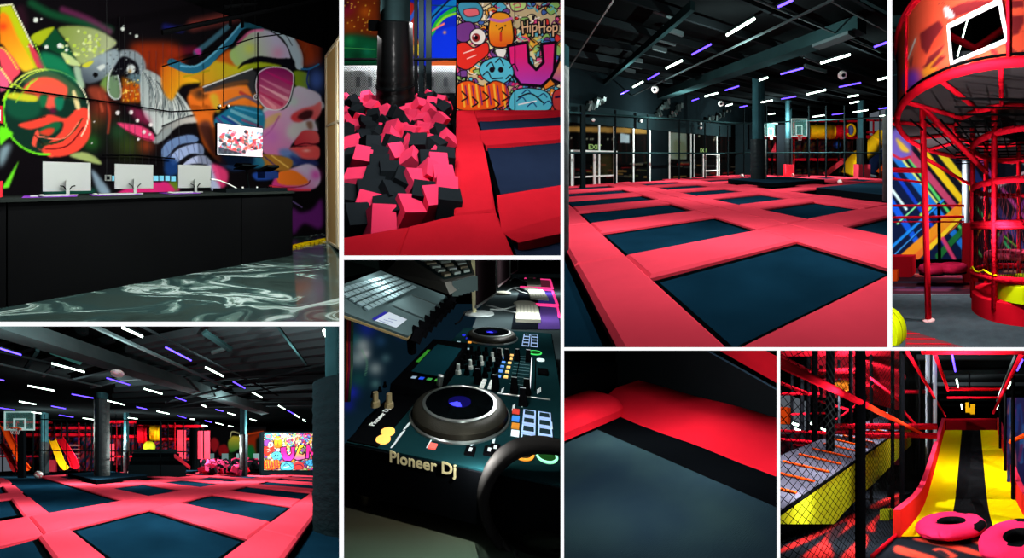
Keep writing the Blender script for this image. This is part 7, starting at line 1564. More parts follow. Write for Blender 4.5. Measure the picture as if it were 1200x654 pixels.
# panels and posts at the right
cp = Canvas(1176, 462, 1206, 560, 2.5, (60, 60, 130)); rn = random.Random(8)
for i in range(30): x = rn.uniform(1176, 1206); y = rn.uniform(462, 560); cp.line([(x, y), (x + rn.uniform(-3, 3), y + rn.uniform(10, 30))], rn.uniform(2, 6), rn.choice([(150, 60, 140), (50, 90, 190), (220, 120, 130), (230, 210, 220), (40, 40, 90), (70, 130, 220)]), .8, soft=1.5)
a_, b_ = s8.at(1180, 560, 7), s8.at(1206, 466, 7); mural('colour_panel', cp, (a_.x, 7, 0), (b_.x - a_.x, 0, 0), (0, 0, b_.z), 40, 90, s8.px, paint_mat('panel_paint', .5, estr=.15), label='purple and blue painted wall panel at the right edge' + SP, cat='panel')
for i, (x, Y_) in enumerate(((1187, 6.2), (1178, 7.6), (1172, 9.0))):
    a_ = s8.at(x, 500, Y_); m_ = MB(); m_.cyl((a_.x, Y_, 0), (a_.x, Y_, 4.0), .06, 8); put('black_post', m_, M_black, label='black padded post right of the slide, %s' % ORDF[i], cat='post')
m_ = MB(); m_.tube([s8.at(1206, 508, 5), s8.at(1184, 518, 7)], .07, 8); put('orange_rail', m_, M_orange, label='orange rail meeting the slide at the right edge', cat='rail', smooth='all')
# net wall on the left: plane x = XN
XN = -1.65
def n8(px_, py_, X_=XN): d_ = s8.ray(px_, py_); t_ = X_ / d_.x; return Vector((X_, t_, s8.h + d_.z * t_))
nt = thing('net_wall', (XN, 3, 0), 'black net wall with padded posts and a thick red top rail left of the slide', 'net wall')
for (p_, q_, r_, m8, nm) in ((n8(910, 423.5), n8(1014.5, 474.5), .048, M_redp, 'red_rail'), (n8(1014.5, 474.5), n8(1097, 517), .05, mat('rail_orange', (240, 60, 30), .4), 'red_rail')):
    m_ = MB(); m_.tube([p_, q_], r_, 12); put(nm, m_, m8, nt, smooth='all')
M_postb = mat('post_padding', (9, 10, 13), .5, bump=.3, bscale=8)
for x, r_ in ((1010, .075), (1058, .06), (1079.5, .06), (1091, .06)):
    q = n8(x, 560); m_ = MB(); m_.cyl((XN - .02, q.y, 0), (XN - .02, q.y, 4.6), r_, 10); put('padded_post', m_, M_postb, nt, smooth=True)
# netting: lozenge mesh of thin strings
m_ = MB(); Y0_, Y1_, Z0_, Z1_ = 1.75, 9.0, 0.0, 4.6; st_ = .1
def strand(y0, z0, y1, z1): m_.tube([(XN, y0, z0), (XN, y1, z1)], .0035, 3)
H_ = Z1_ - Z0_
for k in range(int((Y1_ - Y0_ + H_) / st_)):
    y = Y0_ - H_ + k * st_
    ya, za, yb, zb = y, Z0_, y + H_, Z1_
    if ya < Y0_: za += Y0_ - ya; ya = Y0_
    if yb > Y1_: zb -= yb - Y1_; yb = Y1_
    if yb > ya: strand(ya, za, yb, zb); strand(ya, Z1_ - (za - Z0_), yb, Z1_ - (zb - Z0_))
put('netting', m_, M_mesh, nt)
m_ = MB(); m_.tube([s8.z(1022, 652, .04), s8.z(1048, 629, .04), (XN + .12, 6.5, .04), (XN + .12, 9, .04)], .035, 8); put('floor_tube', m_, M_redp, label='red tube along the floor beside the slide lip' + SP, cat='floor tube', smooth='all')
# lime ramp and grey climbing ramp behind the net, plane X = -3
XR = -3.0
lt = thing('climbing_ramp', (XR, 6, 0), 'grey climbing ramp with orange rungs and lime side panel behind the net', 'ramp')
zz = lambda x, y: (910 + x / 5.067, 525 + y / 5.067)
lime = mat('lime_panel', (158, 166, 26), .5, vary=.15)
m_ = MB(); A_ = [n8(*zz(*p), XR) for p in ((0, 412), (500, 66), (800, -150), (800, -20), (585, 205), (505, 275), (385, 400), (345, 452), (0, 452))]; m_.poly(A_); put('lime_panel', m_, lime, lt)
e0, e1 = n8(*zz(0, 412), XR), n8(*zz(800, -150), XR)
def gr(u, v): q = e0.lerp(e1, u); return Vector((q.x - 1.5 * v, q.y, q.z + .35 * v))
m_ = MB(); m_.surf(gr, 6, 3); put('ramp_board', m_, mat('ramp_grey', (96, 96, 114), .6, vary=.2, vscale=5), lt)
for k in range(13):
    m_ = MB(); a_, b_ = gr(.02 + k * .06, .12) + Vector((0, 0, .03)), gr(.02 + k * .06, .8) + Vector((0, 0, .03)); m_.tube([a_, b_], .025, 6); put('rung', m_, M_orange, lt)
m_ = MB(); m_.tube([e0 + Vector((0, 0, .02)), e1 + Vector((0, 0, .02))], .035, 6); put('black_edge', m_, M_black, lt)
m_ = MB(); a_, b_ = s8.at(1031, 618, 5.0), s8.at(1047, 598, 5.0); m_.box((a_.x, 5.0, .0), (b_.x - .1, 5.2, b_.z)); put('yellow_block', m_, lime, label='small yellow block glimpsed through the net beside the slide foot', cat='block')
# red play frame behind
pt8 = thing('play_structure', (-4, 8, 0), 'dense dark red climbing frame with black posts behind the net' + SP, 'play structure')
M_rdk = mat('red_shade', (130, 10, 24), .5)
def bar8(x0, y0, x1, y1, Y_, r_, m8, nm='beam', Y1_=None):
    m_ = MB(); m_.tube([s8.at(x0, y0, Y_), s8.at(x1, y1, Y1_ or Y_)], r_, 8); put(nm, m_, m8, pt8, smooth='all')
for (x0, y0, x1, y1, Y_, r_, m8) in ((975, 500, 1098, 500, 6.5, .1, M_redd), (976, 506, 1098, 511, 6.6, .09, M_redd), (1015, 510, 1062, 511, 6.4, .09, M_redp), (905, 412, 1062, 412, 7, .16, M_rdk), (912, 416, 948, 436, 6, .07, M_rdk), (945, 436, 1010, 434, 7, .1, M_rdk),
        (960, 440, 1060, 441, 7.5, .12, M_rdk), (912, 448, 948, 462, 6.5, .06, M_redd), (914, 462, 960, 461, 7, .05, M_redd), (970, 432, 980, 409, 6, .05, M_redp), (1020, 443, 1055, 470, 6.8, .05, M_redd), (914, 486, 975, 484, 9, .05, M_redd), (914, 505, 1000, 509, 8, .06, M_redd), (914, 515, 970, 520, 7, .06, M_redd), (930, 522, 1010, 524, 8, .06, M_redd),
        (1035, 459, 1086, 459, 9, .09, M_redd), (1055, 478, 1075, 500, 8, .05, M_redd), (960, 470, 1000, 482, 9, .06, M_redd), (980, 492, 1010, 470, 9, .05, M_redd)):
    bar8(x0, y0, x1, y1, Y_, r_, m8)
for (x, Y_, r_) in ((955, 6, .07), (973, 5.6, .1), (947, 8, .06), (997, 6.5, .06), (940, 9, .07), (983, 8.5, .05), (1021, 7, .06), (1042, 8, .07), (1046, 6.2, .06), (962, 9, .06), (928, 9, .05)):
    q = s8.at(x, 538, Y_); m_ = MB(); m_.cyl((q.x, Y_, 0), (q.x, Y_, 5.6), r_, 8); put('black_post', m_, M_postb, pt8, smooth=True)
m_ = MB(); q0_, q1_ = s8.at(1012, 470, 7.2), s8.at(1056, 405, 7.2)
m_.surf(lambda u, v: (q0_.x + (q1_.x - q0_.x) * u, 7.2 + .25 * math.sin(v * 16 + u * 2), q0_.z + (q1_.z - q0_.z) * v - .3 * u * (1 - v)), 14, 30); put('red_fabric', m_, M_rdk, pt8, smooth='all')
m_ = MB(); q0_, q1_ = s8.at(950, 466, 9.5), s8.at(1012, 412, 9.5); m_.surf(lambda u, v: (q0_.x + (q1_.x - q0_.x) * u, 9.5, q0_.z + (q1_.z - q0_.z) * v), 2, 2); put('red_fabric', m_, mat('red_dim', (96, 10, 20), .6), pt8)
m_ = MB(); q0_, q1_ = s8.at(905, 545, 13), s8.at(1060, 508, 13); m_.surf(lambda u, v: (q0_.x + (q1_.x - q0_.x) * u, 13, q0_.z + (q1_.z - q0_.z) * v), 40, 10, cf=lambda u, v: srgb(random.choice([(60, 14, 24), (20, 22, 28), (90, 24, 40), (30, 40, 46), (110, 30, 40)]))); put('far_panels', m_, paint_mat('play_panel', .6), pt8, colors=True)
m_ = MB(); q = s8.at(987, 452, 8); m_.ball(q, .3, 10, sc=(1.3, .5, .8)); put('orange_bumper', m_, mat('ochre', (200, 120, 30), .5), pt8, smooth='all')
m_ = MB(); q = s8.at(918, 487, 6); m_.box((q.x - .1, 6, q.z - .25), (q.x + .12, 6.1, q.z + .25)); put('orange_board', m_, M_orange, pt8)
for (x, y, z_, p_) in ((0, 4.6, 3.2, 46), (0, 7.5, 4.2, 80), (-.2, 3.2, 2.2, 16), (-1.15, 2.35, 1.9, 16), (-2.5, 4.4, 2.9, 60), (-2.3, 3.6, 1.2, 30), (-5, 8.3, 3.8, 220), (-3.4, 6.6, 4.4, 120), (1.0, 4.0, 2.6, 30), (0, 12, 5, 80)):
    lamp((x, y, z_), p_, (1, .98, .97))
# ================================================================== disc jockey console close-up (lower centre picture); units are decimetres
s6 = use(Stage('console', 529, 300, 350, 3.2, .5, P[6]))
KP = ', console picture'
FLc = s6.z(403, 519); FRc = s6.z(676, 575); BLc = s6.z(542.6, 383)
U6 = Vector((.96, -.281, 0)).normalized(); V6 = Vector((.281, .96, 0)).normalized()
def K6(u, v, z_=0): return FLc + U6 * u + V6 * v + Vector((0, 0, z_))
R6 = Matrix((U6, V6, Vector((0, 0, 1)))).transposed()
def kb(mb, u0, u1, v0, v1, z0, z1): return mb.hexa([K6(u0, v0, z0), K6(u1, v0, z0), K6(u1, v1, z0), K6(u0, v1, z0), K6(u0, v0, z1), K6(u1, v0, z1), K6(u1, v1, z1), K6(u0, v1, z1)])
M_body = mat('console_body', (8, 9, 11), .4); M_face = mat('console_face', (18, 50, 54), .4, vary=.4, vscale=.5)
M_silver = mat('silver_ring', (170, 178, 175), .3, metal=.9); M_knob = mat('knob_black', (8, 8, 10), .45); M_gold = mat('knob_gold', (196, 176, 130), .35, metal=.5)
def glow(n_, c, e): return mat(n_, c, .5, emit=c, estr=e, sample=False)
ct = thing('dj_console', K6(1.8, 4.2, -.85), 'large black and teal disc jockey console with two jog wheels and Pioneer Dj lettering', 'dj console')
m_ = MB(); kb(m_, 0, 3.72, 0, 8.65, -.82, -.03); put('body', m_, M_body, ct, bevel=.05)
m_ = MB(); kb(m_, .03, 3.69, .03, 8.6, -.03, .0); put('face_plate', m_, M_face, ct)
m_ = MB(); kb(m_, .03, .62, .05, 1.9, .0, .02); put('microphone_section', m_, M_body, ct)
for (u, v) in ((.28, .35), (3.3, .35), (.3, 8.2), (3.4, 8.2)):
    m_ = MB(); m_.lathe(K6(u, v, -1.1), [(0, 0), (.24, 0), (.26, .05), (.26, .28), (0, .28)], 24); put('foot', m_, mat('foot_silver', (120, 110, 90), .3, metal=.8), ct, smooth=True)
# lettering on the front edge
TX = Matrix(((U6.x, 0, -V6.x, 0), (U6.y, 0, -V6.y, 0), (0, 1, 0, 0), (0, 0, 0, 1)))
p0 = s6.on(456, 541, K6(0, -.005, 0), V6)
t6 = text_mb('Pioneer Dj', Matrix.Translation(p0) @ TX, .255, .003, .006, space=1.02); put('lettering', t6, mat('letter_cream', (214, 200, 150), .4, emit=(214, 200, 150), estr=.25, sample=False), ct)
TT = Matrix(((V6.x, -U6.x, 0, 0), (V6.y, -U6.y, 0, 0), (0, 0, 1, 0), (0, 0, 0, 1)))
t6 = text_mb('Pioneer Dj', Matrix.Translation(K6(.24, .55, .025)) @ TT, .15, .002, .004); put('lettering', t6, mat('letter_white', (220, 224, 220), .4, emit=(200, 205, 200), estr=.4, sample=False), ct)
# jog wheels
def jog(u, v, r_, nm):
    c_ = K6(u, v, 0)
    a_ = MB(); a_.lathe(c_, [(r_ * 1.05, .0), (r_ * 1.05, .03), (r_ * 1.02, .05)], 64, cap=False); put('outer_ring', a_, M_silver, ct, smooth=True)
    jw = MB(); jw.lathe(c_, [(r_ * .99, 0), (r_ * .99, .13), (r_ * .94, .19), (r_ * .80, .23), (0, .23)], 72); jo = put('jog_wheel', jw, mat('jog_skirt', (44, 42, 36), .45, metal=.3, bump=.1), ct, smooth=True)
    if not jo: return
    a_ = MB()
    for k in range(28):
        an = 2 * math.pi * k / 28; a_.lathe(c_ + Vector((r_ * .965 * math.cos(an), r_ * .965 * math.sin(an), .08)), [(0, -.01), (r_ * .075, 0), (r_ * .06, .05), (0, .06)], 10, Matrix.Rotation(an, 3, 'Z') @ rotm(y=70))
    0 and put('finger_dimples', a_, mat('dimple_dark', (22, 21, 18), .5), jo, smooth='all')
    a_ = MB(); a_.lathe(c_, [(r_ * .78, .22), (r_ * .78, .25), (r_ * .72, .257), (r_ * .72, .22)], 72); put('chrome_rim', a_, M_silver, jo, smooth=True)
    a_ = MB(); a_.lathe(c_, [(0, .24), (r_ * .72, .24)], 72); put('top_plate', a_, mat('plate_black', (6, 10, 12), .25), jo)
    a_ = MB(); a_.lathe(c_, [(r_ * .24, .241), (r_ * .24, .25), (0, .25)], 40); put('centre_display', a_, mat('display_dark', (8, 8, 30), .2, emit=(20, 14, 110), estr=.5, sample=False), jo)
    a_ = MB(); a_.surf(lambda p, q: c_ + Vector((r_ * (.05 + .18 * q) * math.cos(R(200 + 80 * p)), r_ * (.05 + .18 * q) * math.sin(R(200 + 80 * p)), .255)), 10, 3); put('display_glow', a_, glow('glow_blue', (60, 60, 255), 1.6), jo)
jog(1.66, 1.47, .96, 'near'); jog(1.43, 7.24, .95, 'far')
# raised display block
m_ = MB(); m_.hexa([K6(-.12, 1.85, 0), K6(1.02, 1.85, 0), K6(1.02, 4.9, 0), K6(-.12, 4.9, 0), K6(-.12, 1.9, .22), K6(1.02, 1.85, .16), K6(1.02, 4.9, .42), K6(-.12, 4.9, .46)]); sb = put('display_block', m_, M_body, ct, bevel=.03)
def Q(u, v): return K6(u, v, .24 + (v - 1.85) / 3.05 * .22)
m_ = MB(); m_.poly([Q(.12, 2.55), Q(.96, 2.45), Q(.98, 4.3), Q(.14, 4.5)]); put('screen', m_, mat('lcd', (10, 40, 48), .15, emit=(10, 44, 50), estr=.35, sample=False), sb)
for k in range(4):
    m_ = MB(); a_ = Q(.25 + k * .2, 2.2) + Vector((0, 0, .01)); m_.poly([a_, a_ + U6 * .12, a_ + U6 * .12 + V6 * .14, a_ + V6 * .14]); put('screen_button', m_, glow('btn_%d' % k, [(150, 170, 190), (40, 80, 220), (60, 150, 70), (70, 150, 60)][k], .6), sb)
m_ = MB(); m_.poly([Q(.0, 3.1), Q(.1, 3.1), Q(.1, 4.0), Q(.0, 4.0)]); put('green_label', m_, glow('lbl_green', (50, 130, 40), .5), sb)
m_ = MB(); m_.cyl(K6(.98, 2.2, .2), K6(1.02, 2.2, .42), .07, 12); put('rotary_knob', m_, M_silver, sb, smooth=True)
# far left small controls
for (u, v, c) in ((.4, 5.4, 'b'), (.6, 5.8, 'b'), (.3, 6.2, 'w'), (.7, 6.3, 'o'), (.5, 6.8, 'b'), (.8, 5.5, 'w'), (.25, 7.2, 'b'), (.6, 7.5, 'w')):
    m_ = MB(); kb(m_, u, u + .12, v, v + .12, .0, .04); put('button', m_, {'b': glow('g_blue', (40, 50, 220), .8), 'w': glow('g_white', (170, 200, 210), .5), 'o': glow('g_amber', (240, 160, 60), .9)}[c], ct)
def knob(u, v, r_, h_, m8, z_=0.0, nm='knob'):
    m_ = MB(); m_.lathe(K6(u, v, z_), [(0, 0), (r_, 0), (r_ * .9, h_ * .35), (r_ * .62, h_ * .4), (r_ * .58, h_), (0, h_ * 1.02)], 14); o = put(nm, m_, m8, ct, smooth=True)
    return o
def kpx(px_, py_, z_=0): 
    q = s6.z(px_, py_, z_) - FLc; return q.x * U6.x + q.y * U6.y, q.x * V6.x + q.y * V6.y
for (x, y) in ((440, 476), (456, 478)): u, v = kpx(x, y); knob(u, v, .1, .3, M_gold)
for (x, y) in ((437, 465), (445, 459), (451, 453.5), (461, 468), (466.5, 461), (472, 454)): u, v = kpx(x, y); knob(u, v, .055, .12, M_knob)
for (x, y) in ((454.5, 507), (449, 516)):
    u, v = kpx(x, y); m_ = MB(); m_.lathe(K6(u, v, 0), [(.125, 0), (.125, .03), (0, .035)], 20); put('cue_button', m_, glow('amber_btn', (255, 190, 90), .9), ct)
for (x, y, w_, l_, c) in ((479.5, 450, .1, .16, (50, 160, 80)), (509, 453, .1, .12, (60, 180, 230)), (507, 524, .13, .13, (220, 90, 80))):
    u, v = kpx(x, y); m_ = MB(); kb(m_, u - w_ / 2, u + w_ / 2, v - l_ / 2, v + l_ / 2, 0, .03); put('lit_button', m_, glow('lit_%d' % x, c, .9), ct)
for (x, y) in ((551, 530), (573, 530), (580, 527)):
    u, v = kpx(x, y); m_ = MB(); kb(m_, u - .08, u + .08, v - .1, v + .1, 0, .04); put('button', m_, M_knob, ct)
    m_ = MB(); kb(m_, u - .02, u + .03, v - .04, v + .05, .042, .045); put('button_mark', m_, glow('mark_white', (190, 200, 200), .5), ct)
# printed words and lines on the plate (short light dashes)
rn = random.Random(17)
for (x, y, n_) in ((470, 487, 3), (476, 500, 3), (468, 511, 3), (484, 470, 2), (490, 455, 2), (496, 445, 2), (554, 518, 3), (601, 478, 2), (612, 474, 2), (606, 530, 2), (630, 459, 3), (588, 458, 2), (503, 520, 1), (577, 520, 2), (462, 520, 2), (645, 500, 2)):
    for k in range(n_):
        u, v = kpx(x + k * 1.6, y - k * 1.2); m_ = MB(); kb(m_, u - .012, u + .012, v - .12, v + .12, .0, .004); put('printed_mark', m_, glow('mark_white', (190, 200, 200), .5), ct)
# mixer knobs: four channels
for iu in range(5):
    for iv in range(5):
        u = .55 + iu * .24 + (.3 if iu > 3 else 0); v = 3.45 + iv * .42
        if u < 1.05: u += .55
        if iu > 2: u = 1.18 + (iu - 0) * .22
        knob(u, v, .085, .26, M_knob if (iu * 5 + iv) % 6 else mat('knob_pale', (190, 196, 190), .4))
for iv in range(6):
    for iu, c in ((2.14, (90, 140, 230)), (2.32, (240, 190, 110))):
        m_ = MB(); v = 3.5 + iv * .36; kb(m_, iu, iu + .1, v, v + .12, 0, .03); put('small_button', m_, glow('mx_%s' % c[0], c, .6 if iv % 2 else .9), ct)
for iu in (1.82, 2.02):
    for k in range(3): m_ = MB(); kb(m_, iu, iu + .1, 2.75 + k * .17, 2.87 + k * .17, 0, .04); put('white_button', m_, glow('g_white2', (215, 220, 215), .5), ct)
# faders
for iv in range(10):
    for iu in range(2): m_ = MB(); kb(m_, 2.5 + iu * .0, 2.95, 3.2 + iv * .24, 3.215 + iv * .24, 0, .003); put('scale_line', m_, mat('scale_grey', (120, 150, 150), .5), ct) if iu == 0 else None
for u in (2.62, 2.98, 3.1):
    m_ = MB(); kb(m_, u, u + .03, 2.95, 5.3, .0, .006); put('fader_slot', m_, M_silver if u == 2.98 else M_black, ct)
for (x, y) in ((584.5, 421), (594, 422), (606, 422), (619, 423), (580.5, 456), (602.5, 459), (617, 461), (612.6, 473), (560, 448)):
    u, v = kpx(x, y); m_ = MB(); m_.hexa([K6(u - .09, v - .14, .0), K6(u + .09, v - .14, .0), K6(u + .09, v + .14, .0), K6(u - .09, v + .14, .0), K6(u - .06, v - .08, .34), K6(u + .06, v - .08, .34), K6(u + .06, v + .08, .34), K6(u - .06, v + .08, .34)]); o = put('fader_cap', m_, M_knob, ct, bevel=.015)
    m_ = MB(); kb(m_, u - .062, u + .062, v - .012, v + .012, .341, .345); put('cap_line', m_, M_white, o) if o else None
u0, v0 = kpx(583, 461.5); u1_, v1_ = kpx(645, 469); m_ = MB(); m_.tube([K6(u0, v0, .005), K6(u1_, v1_, .005)], .02, 4); put('fader_slot', m_, M_silver, ct)
m_ = MB(); u, v = kpx(637, 437); kb(m_, u - .16, u + .12, v - .2, v + .22, 0, .05); put('power_switch', m_, M_knob, ct, bevel=.01)
m_ = MB(); u, v = kpx(633.5, 422.5); m_.lathe(K6(u, v, 0), [(.12, 0), (.12, .03), (0, .03)], 16); put('lit_button', m_, glow('g_white3', (200, 225, 220), .9), ct)
# performance pads: near and far
def pads(u0, v0, du, dv, c):
    for i in range(2):
        for j in range(4):
            a_, b_ = u0 + i * du, v0 + j * dv; w_, l_ = du * .84, dv * .8; m_ = MB()
            for q in ((a_, a_ + w_, b_, b_ + .035), (a_, a_ + w_, b_ + l_ - .035, b_ + l_), (a_, a_ + .025, b_ + .035, b_ + l_ - .035), (a_ + w_ - .025, a_ + w_, b_ + .035, b_ + l_ - .035)): kb(m_, *q[:4], 0, .03)
            o = put('pad_border', m_, glow('pad_white', (150, 175, 215), .75), ct); m_ = MB(); kb(m_, a_ + .03, a_ + w_ - .03, b_ + .04, b_ + l_ - .04, 0, .035)
            if o: put('rubber_pad', m_, mat('pad_rubber', (30, 50, 56), .6), ct)
pads(2.9, .86, .29, .29, 0); pads(2.62, 6.5, .3, .42, 0)
for k, c in enumerate(((190, 60, 50), (60, 130, 230), (190, 120, 40), (210, 220, 225))):
    u, v = kpx(604.5 - k * .3, 483 + k * 8.6); m_ = MB(); kb(m_, u - .07, u + .07, v - .08, v + .08, 0, .03); put('mode_button', m_, glow('mode_%d' % k, c, .6), ct)
for (x, y, c, nm) in ((613.6, 533, (230, 150, 50), 'amber'), (641, 536, (150, 240, 190), 'green'), (627, 414, (60, 200, 90), 'far_green')):
    u, v = kpx(x, y); c_ = K6(u, v, 0); r_ = .15 if nm != 'far_green' else .2
    m_ = MB(); m_.tube([c_ + Vector((r_ * math.cos(a), r_ * math.sin(a), .02)) for a in np.linspace(0, 2 * math.pi, 25)[:-1]], .02, 6, closed=True); put('play_ring', m_, glow('ring_' + nm, c, 1.2), ct)
    m_ = MB(); m_.lathe(c_, [(r_ * .85, 0), (r_ * .85, .03), (0, .03)], 20); put('play_button', m_, glow('btn_' + nm, (20, 60, 20) if nm != 'amber' else (40, 30, 14), .6), ct)
# table
mb = MB(); mb.hexa([(-2.6, 3.2, -1.5), (9, 3.2, -1.5), (30, 75, -1.5), (-1.0, 75, -1.5), (-2.6, 3.2, -1.1), (9, 3.2, -1.1), (30, 75, -1.1), (2.0, 60, -1.1)]) if False else None
def tabletop():
    m = bpy.data.materials.new('table_painted_light'); m.use_nodes = True; nt = m.node_tree; B_ = nt.nodes['Principled BSDF']; Lk = nt.links.new
    at = nt.nodes.new('ShaderNodeAttribute'); at.attribute_name = 'loc'; sp_ = nt.nodes.new('ShaderNodeSeparateXYZ'); Lk(at.outputs['Vector'], sp_.inputs[0])
    mr = nt.nodes.new('ShaderNodeMapRange'); mr.inputs['From Min'].default_value = 4.2; mr.inputs['From Max'].default_value = 14; Lk(sp_.outputs['Y'], mr.inputs['Value'])
    r = nt.nodes.new('ShaderNodeValToRGB'); e = r.color_ramp.elements; e[0].color = (.05, .08, .055, 1); e[0].position = .0; e[1].color = (.05, .07, .075, 1); e[1].position = .6; q_ = e.new(.06); q_.color = (.04, .036, .022, 1); Lk(mr.outputs[0], r.inputs['Fac'])
    Lk(r.outputs[0], B_.inputs['Base Color']); B_.inputs['Roughness'].default_value = .35; B_.inputs['Specular IOR Level'].default_value = 0; return m
e_ = s6.z(403, 560, -1.1)
mb = MB(); mb.slab([(-3.2, 3.5), (7, 3.5), (28, 52), (7.0, 52), (.6, 14.0), (-1.9, 5.7)], -1.4, -1.1); put('desk', mb, tabletop(), label='dark glossy desk surface carrying the console and the white keyboards' + KP, cat='desk')
# marbled floor seen far below
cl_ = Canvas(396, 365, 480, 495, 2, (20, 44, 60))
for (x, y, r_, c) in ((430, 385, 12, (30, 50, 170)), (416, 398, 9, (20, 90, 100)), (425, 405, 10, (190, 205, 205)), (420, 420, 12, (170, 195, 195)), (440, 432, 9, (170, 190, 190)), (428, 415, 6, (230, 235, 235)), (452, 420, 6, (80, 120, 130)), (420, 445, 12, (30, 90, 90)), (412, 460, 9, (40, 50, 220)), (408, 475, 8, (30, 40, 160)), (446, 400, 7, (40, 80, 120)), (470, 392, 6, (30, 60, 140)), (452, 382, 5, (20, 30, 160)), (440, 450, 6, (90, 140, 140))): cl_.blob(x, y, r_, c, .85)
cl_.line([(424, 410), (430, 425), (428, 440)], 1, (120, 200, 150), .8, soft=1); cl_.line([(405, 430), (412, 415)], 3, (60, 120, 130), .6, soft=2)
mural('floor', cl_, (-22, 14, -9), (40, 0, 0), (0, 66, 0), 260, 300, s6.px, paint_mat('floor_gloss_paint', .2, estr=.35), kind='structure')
# cables at the left edge
for i, (x0, x1, c) in enumerate(((408.5, 405, (150, 40, 30)), (411, 407, (120, 20, 60)), (406, 403.5, (40, 40, 30)), (413, 409, (60, 90, 70)))):
    m_ = MB(); m_.tube([s6.at(x0, 366, 6.2), s6.at(x0 - 1, 400, 6.2), s6.at(x0 - 1, 430, 6.2), s6.at(x1, 470, 6.4)], .035, 6); put('loose_cable', m_, mat('cable_%d' % i, c, .5), label='%s cable hanging under the laptop at the left edge' % ['brick red', 'dark crimson', 'dark olive', 'grey green'][i], cat='cable', smooth='all')
m_ = MB(); m_.tube([K6(-.3, .2, -.6), K6(-.25, 1.2, -.3), K6(-.12, 2.2, -.2)], .1, 10); put('thick_cable', m_, M_knob, label='thick black cable loop along the left side of the console', cat='cable', smooth='all')
# laptop on a stand
A6, B6, D6 = s6.at(479, 394, 6.0), s6.at(528.6, 349, 8.3), s6.at(403, 366, 5.4)
n6 = (B6 - A6).cross(D6 - A6).normalized(); C6 = s6.on(446, 317, A6, n6); E6 = s6.on(400, 334, A6, n6)
if n6.z < 0: n6 = -n6
lt6 = thing('laptop', A6, 'grey open laptop with a sticker beside the trackpad, raised over the console', 'laptop')
M_lap = mat('laptop_grey', (74, 92, 94), .5, vary=.1)
bas = [A6, B6, C6, E6, D6]; m_ = MB(); th = -n6 * .09; n_ = 5
m_.add(bas + [p + th for p in bas], [tuple(range(5)), tuple(range(9, 4, -1))] + [(i, i + 5, (i + 1) % 5 + 5, (i + 1) % 5) for i in range(5)]); put('base', m_, M_lap, lt6)
m_ = MB(); m_.tube([D6 + th, A6 + th, B6 + th], .035, 6); put('edge_trim', m_, mat('trim_bronze', (150, 130, 90), .4, metal=.5), lt6, smooth=True)
def lq(x, y): return s6.on(400 + x / 5.446, 300 + y / 5.446, A6 + n6 * .02, n6)
KQ = [lq(170, 355), lq(482, 205), lq(285, 118), lq(-60, 215)]
key = MB()
for r_ in range(5):
    for k in range(13):
        def bl(u, v): return KQ[0].lerp(KQ[1], u).lerp(KQ[3].lerp(KQ[2], u), v)
        u0_, u1_ = k / 13 + .006, (k + 1) / 13 - .006; v0_, v1_ = r_ / 5 + .02, (r_ + 1) / 5 - .05; top = n6 * .04
        a_, b_, c_, d_ = bl(u0_, v0_), bl(u1_, v0_), bl(u1_, v1_), bl(u0_, v1_); key = MB(); key.hexa([a_, b_, c_, d_, a_ + top, b_ + top, c_ + top, d_ + top]); put('key', key, mat('key_pale', (128, 152, 156), .5), lt6)
m_ = MB(); m_.poly([lq(320, 310), lq(450, 250), lq(640, 325), lq(520, 395)]); put('trackpad', m_, mat('trackpad_grey', (82, 100, 102), .4), lt6)
m_ = MB(); m_.tube([lq(450, 250), lq(640, 325)], .012, 4); put('trackpad_line', m_, M_silver, lt6)
m_ = MB(); m_.poly([lq(195, 400), lq(275, 355), lq(300, 360), lq(215, 412)]); put('sticker', m_, mat('sticker_blue', (40, 40, 140), .4), lt6)
m_ = MB(); m_.poly([lq(215, 412), lq(305, 358), lq(420, 405), lq(350, 458)]); st6 = put('sticker', m_, mat('sticker_white', (190, 198, 210), .4), lt6)
m_ = MB()
for k in range(3): m_.tube([lq(240 + k * 30, 412 + k * 8 - 14 * k), lq(300 + k * 26, 432 + k * 4 - 14 * k)], .008, 4)
put('sticker_lines', m_, mat('sticker_ink', (120, 130, 170), .5), lt6)
m_ = MB(); m_.poly([s6.at(401, 304, 9), s6.at(443, 304, 9), s6.at(445, 316, 9), s6.at(401, 326, 7)]); put('lid_screen', m_, mat('lid_dark', (14, 22, 20), .25), lt6)
for k in range(8):
    q = A6.lerp(B6, .1 + k * .12) + Vector((.03, 0, -.06)); m_ = MB(); m_.obox(q, (.2, .16, .3), rotm(y=25, z=30)); m_.obox(q + Vector((.09, 0, -.1)), (.09, .12, .2), rotm(y=25)) ; put('edge_clip', m_, M_knob, label='black clip on the right edge of the laptop, %s' % ORDF[k], cat='clip', bevel=.015)
m_ = MB(); a_ = s6.at(482, 397, 6.4); m_.tube([a_, s6.at(483, 412, 6.6)], .1, 8); put('laptop_stand', m_, M_knob, label='black stand stub holding the laptop over the console', cat='stand')
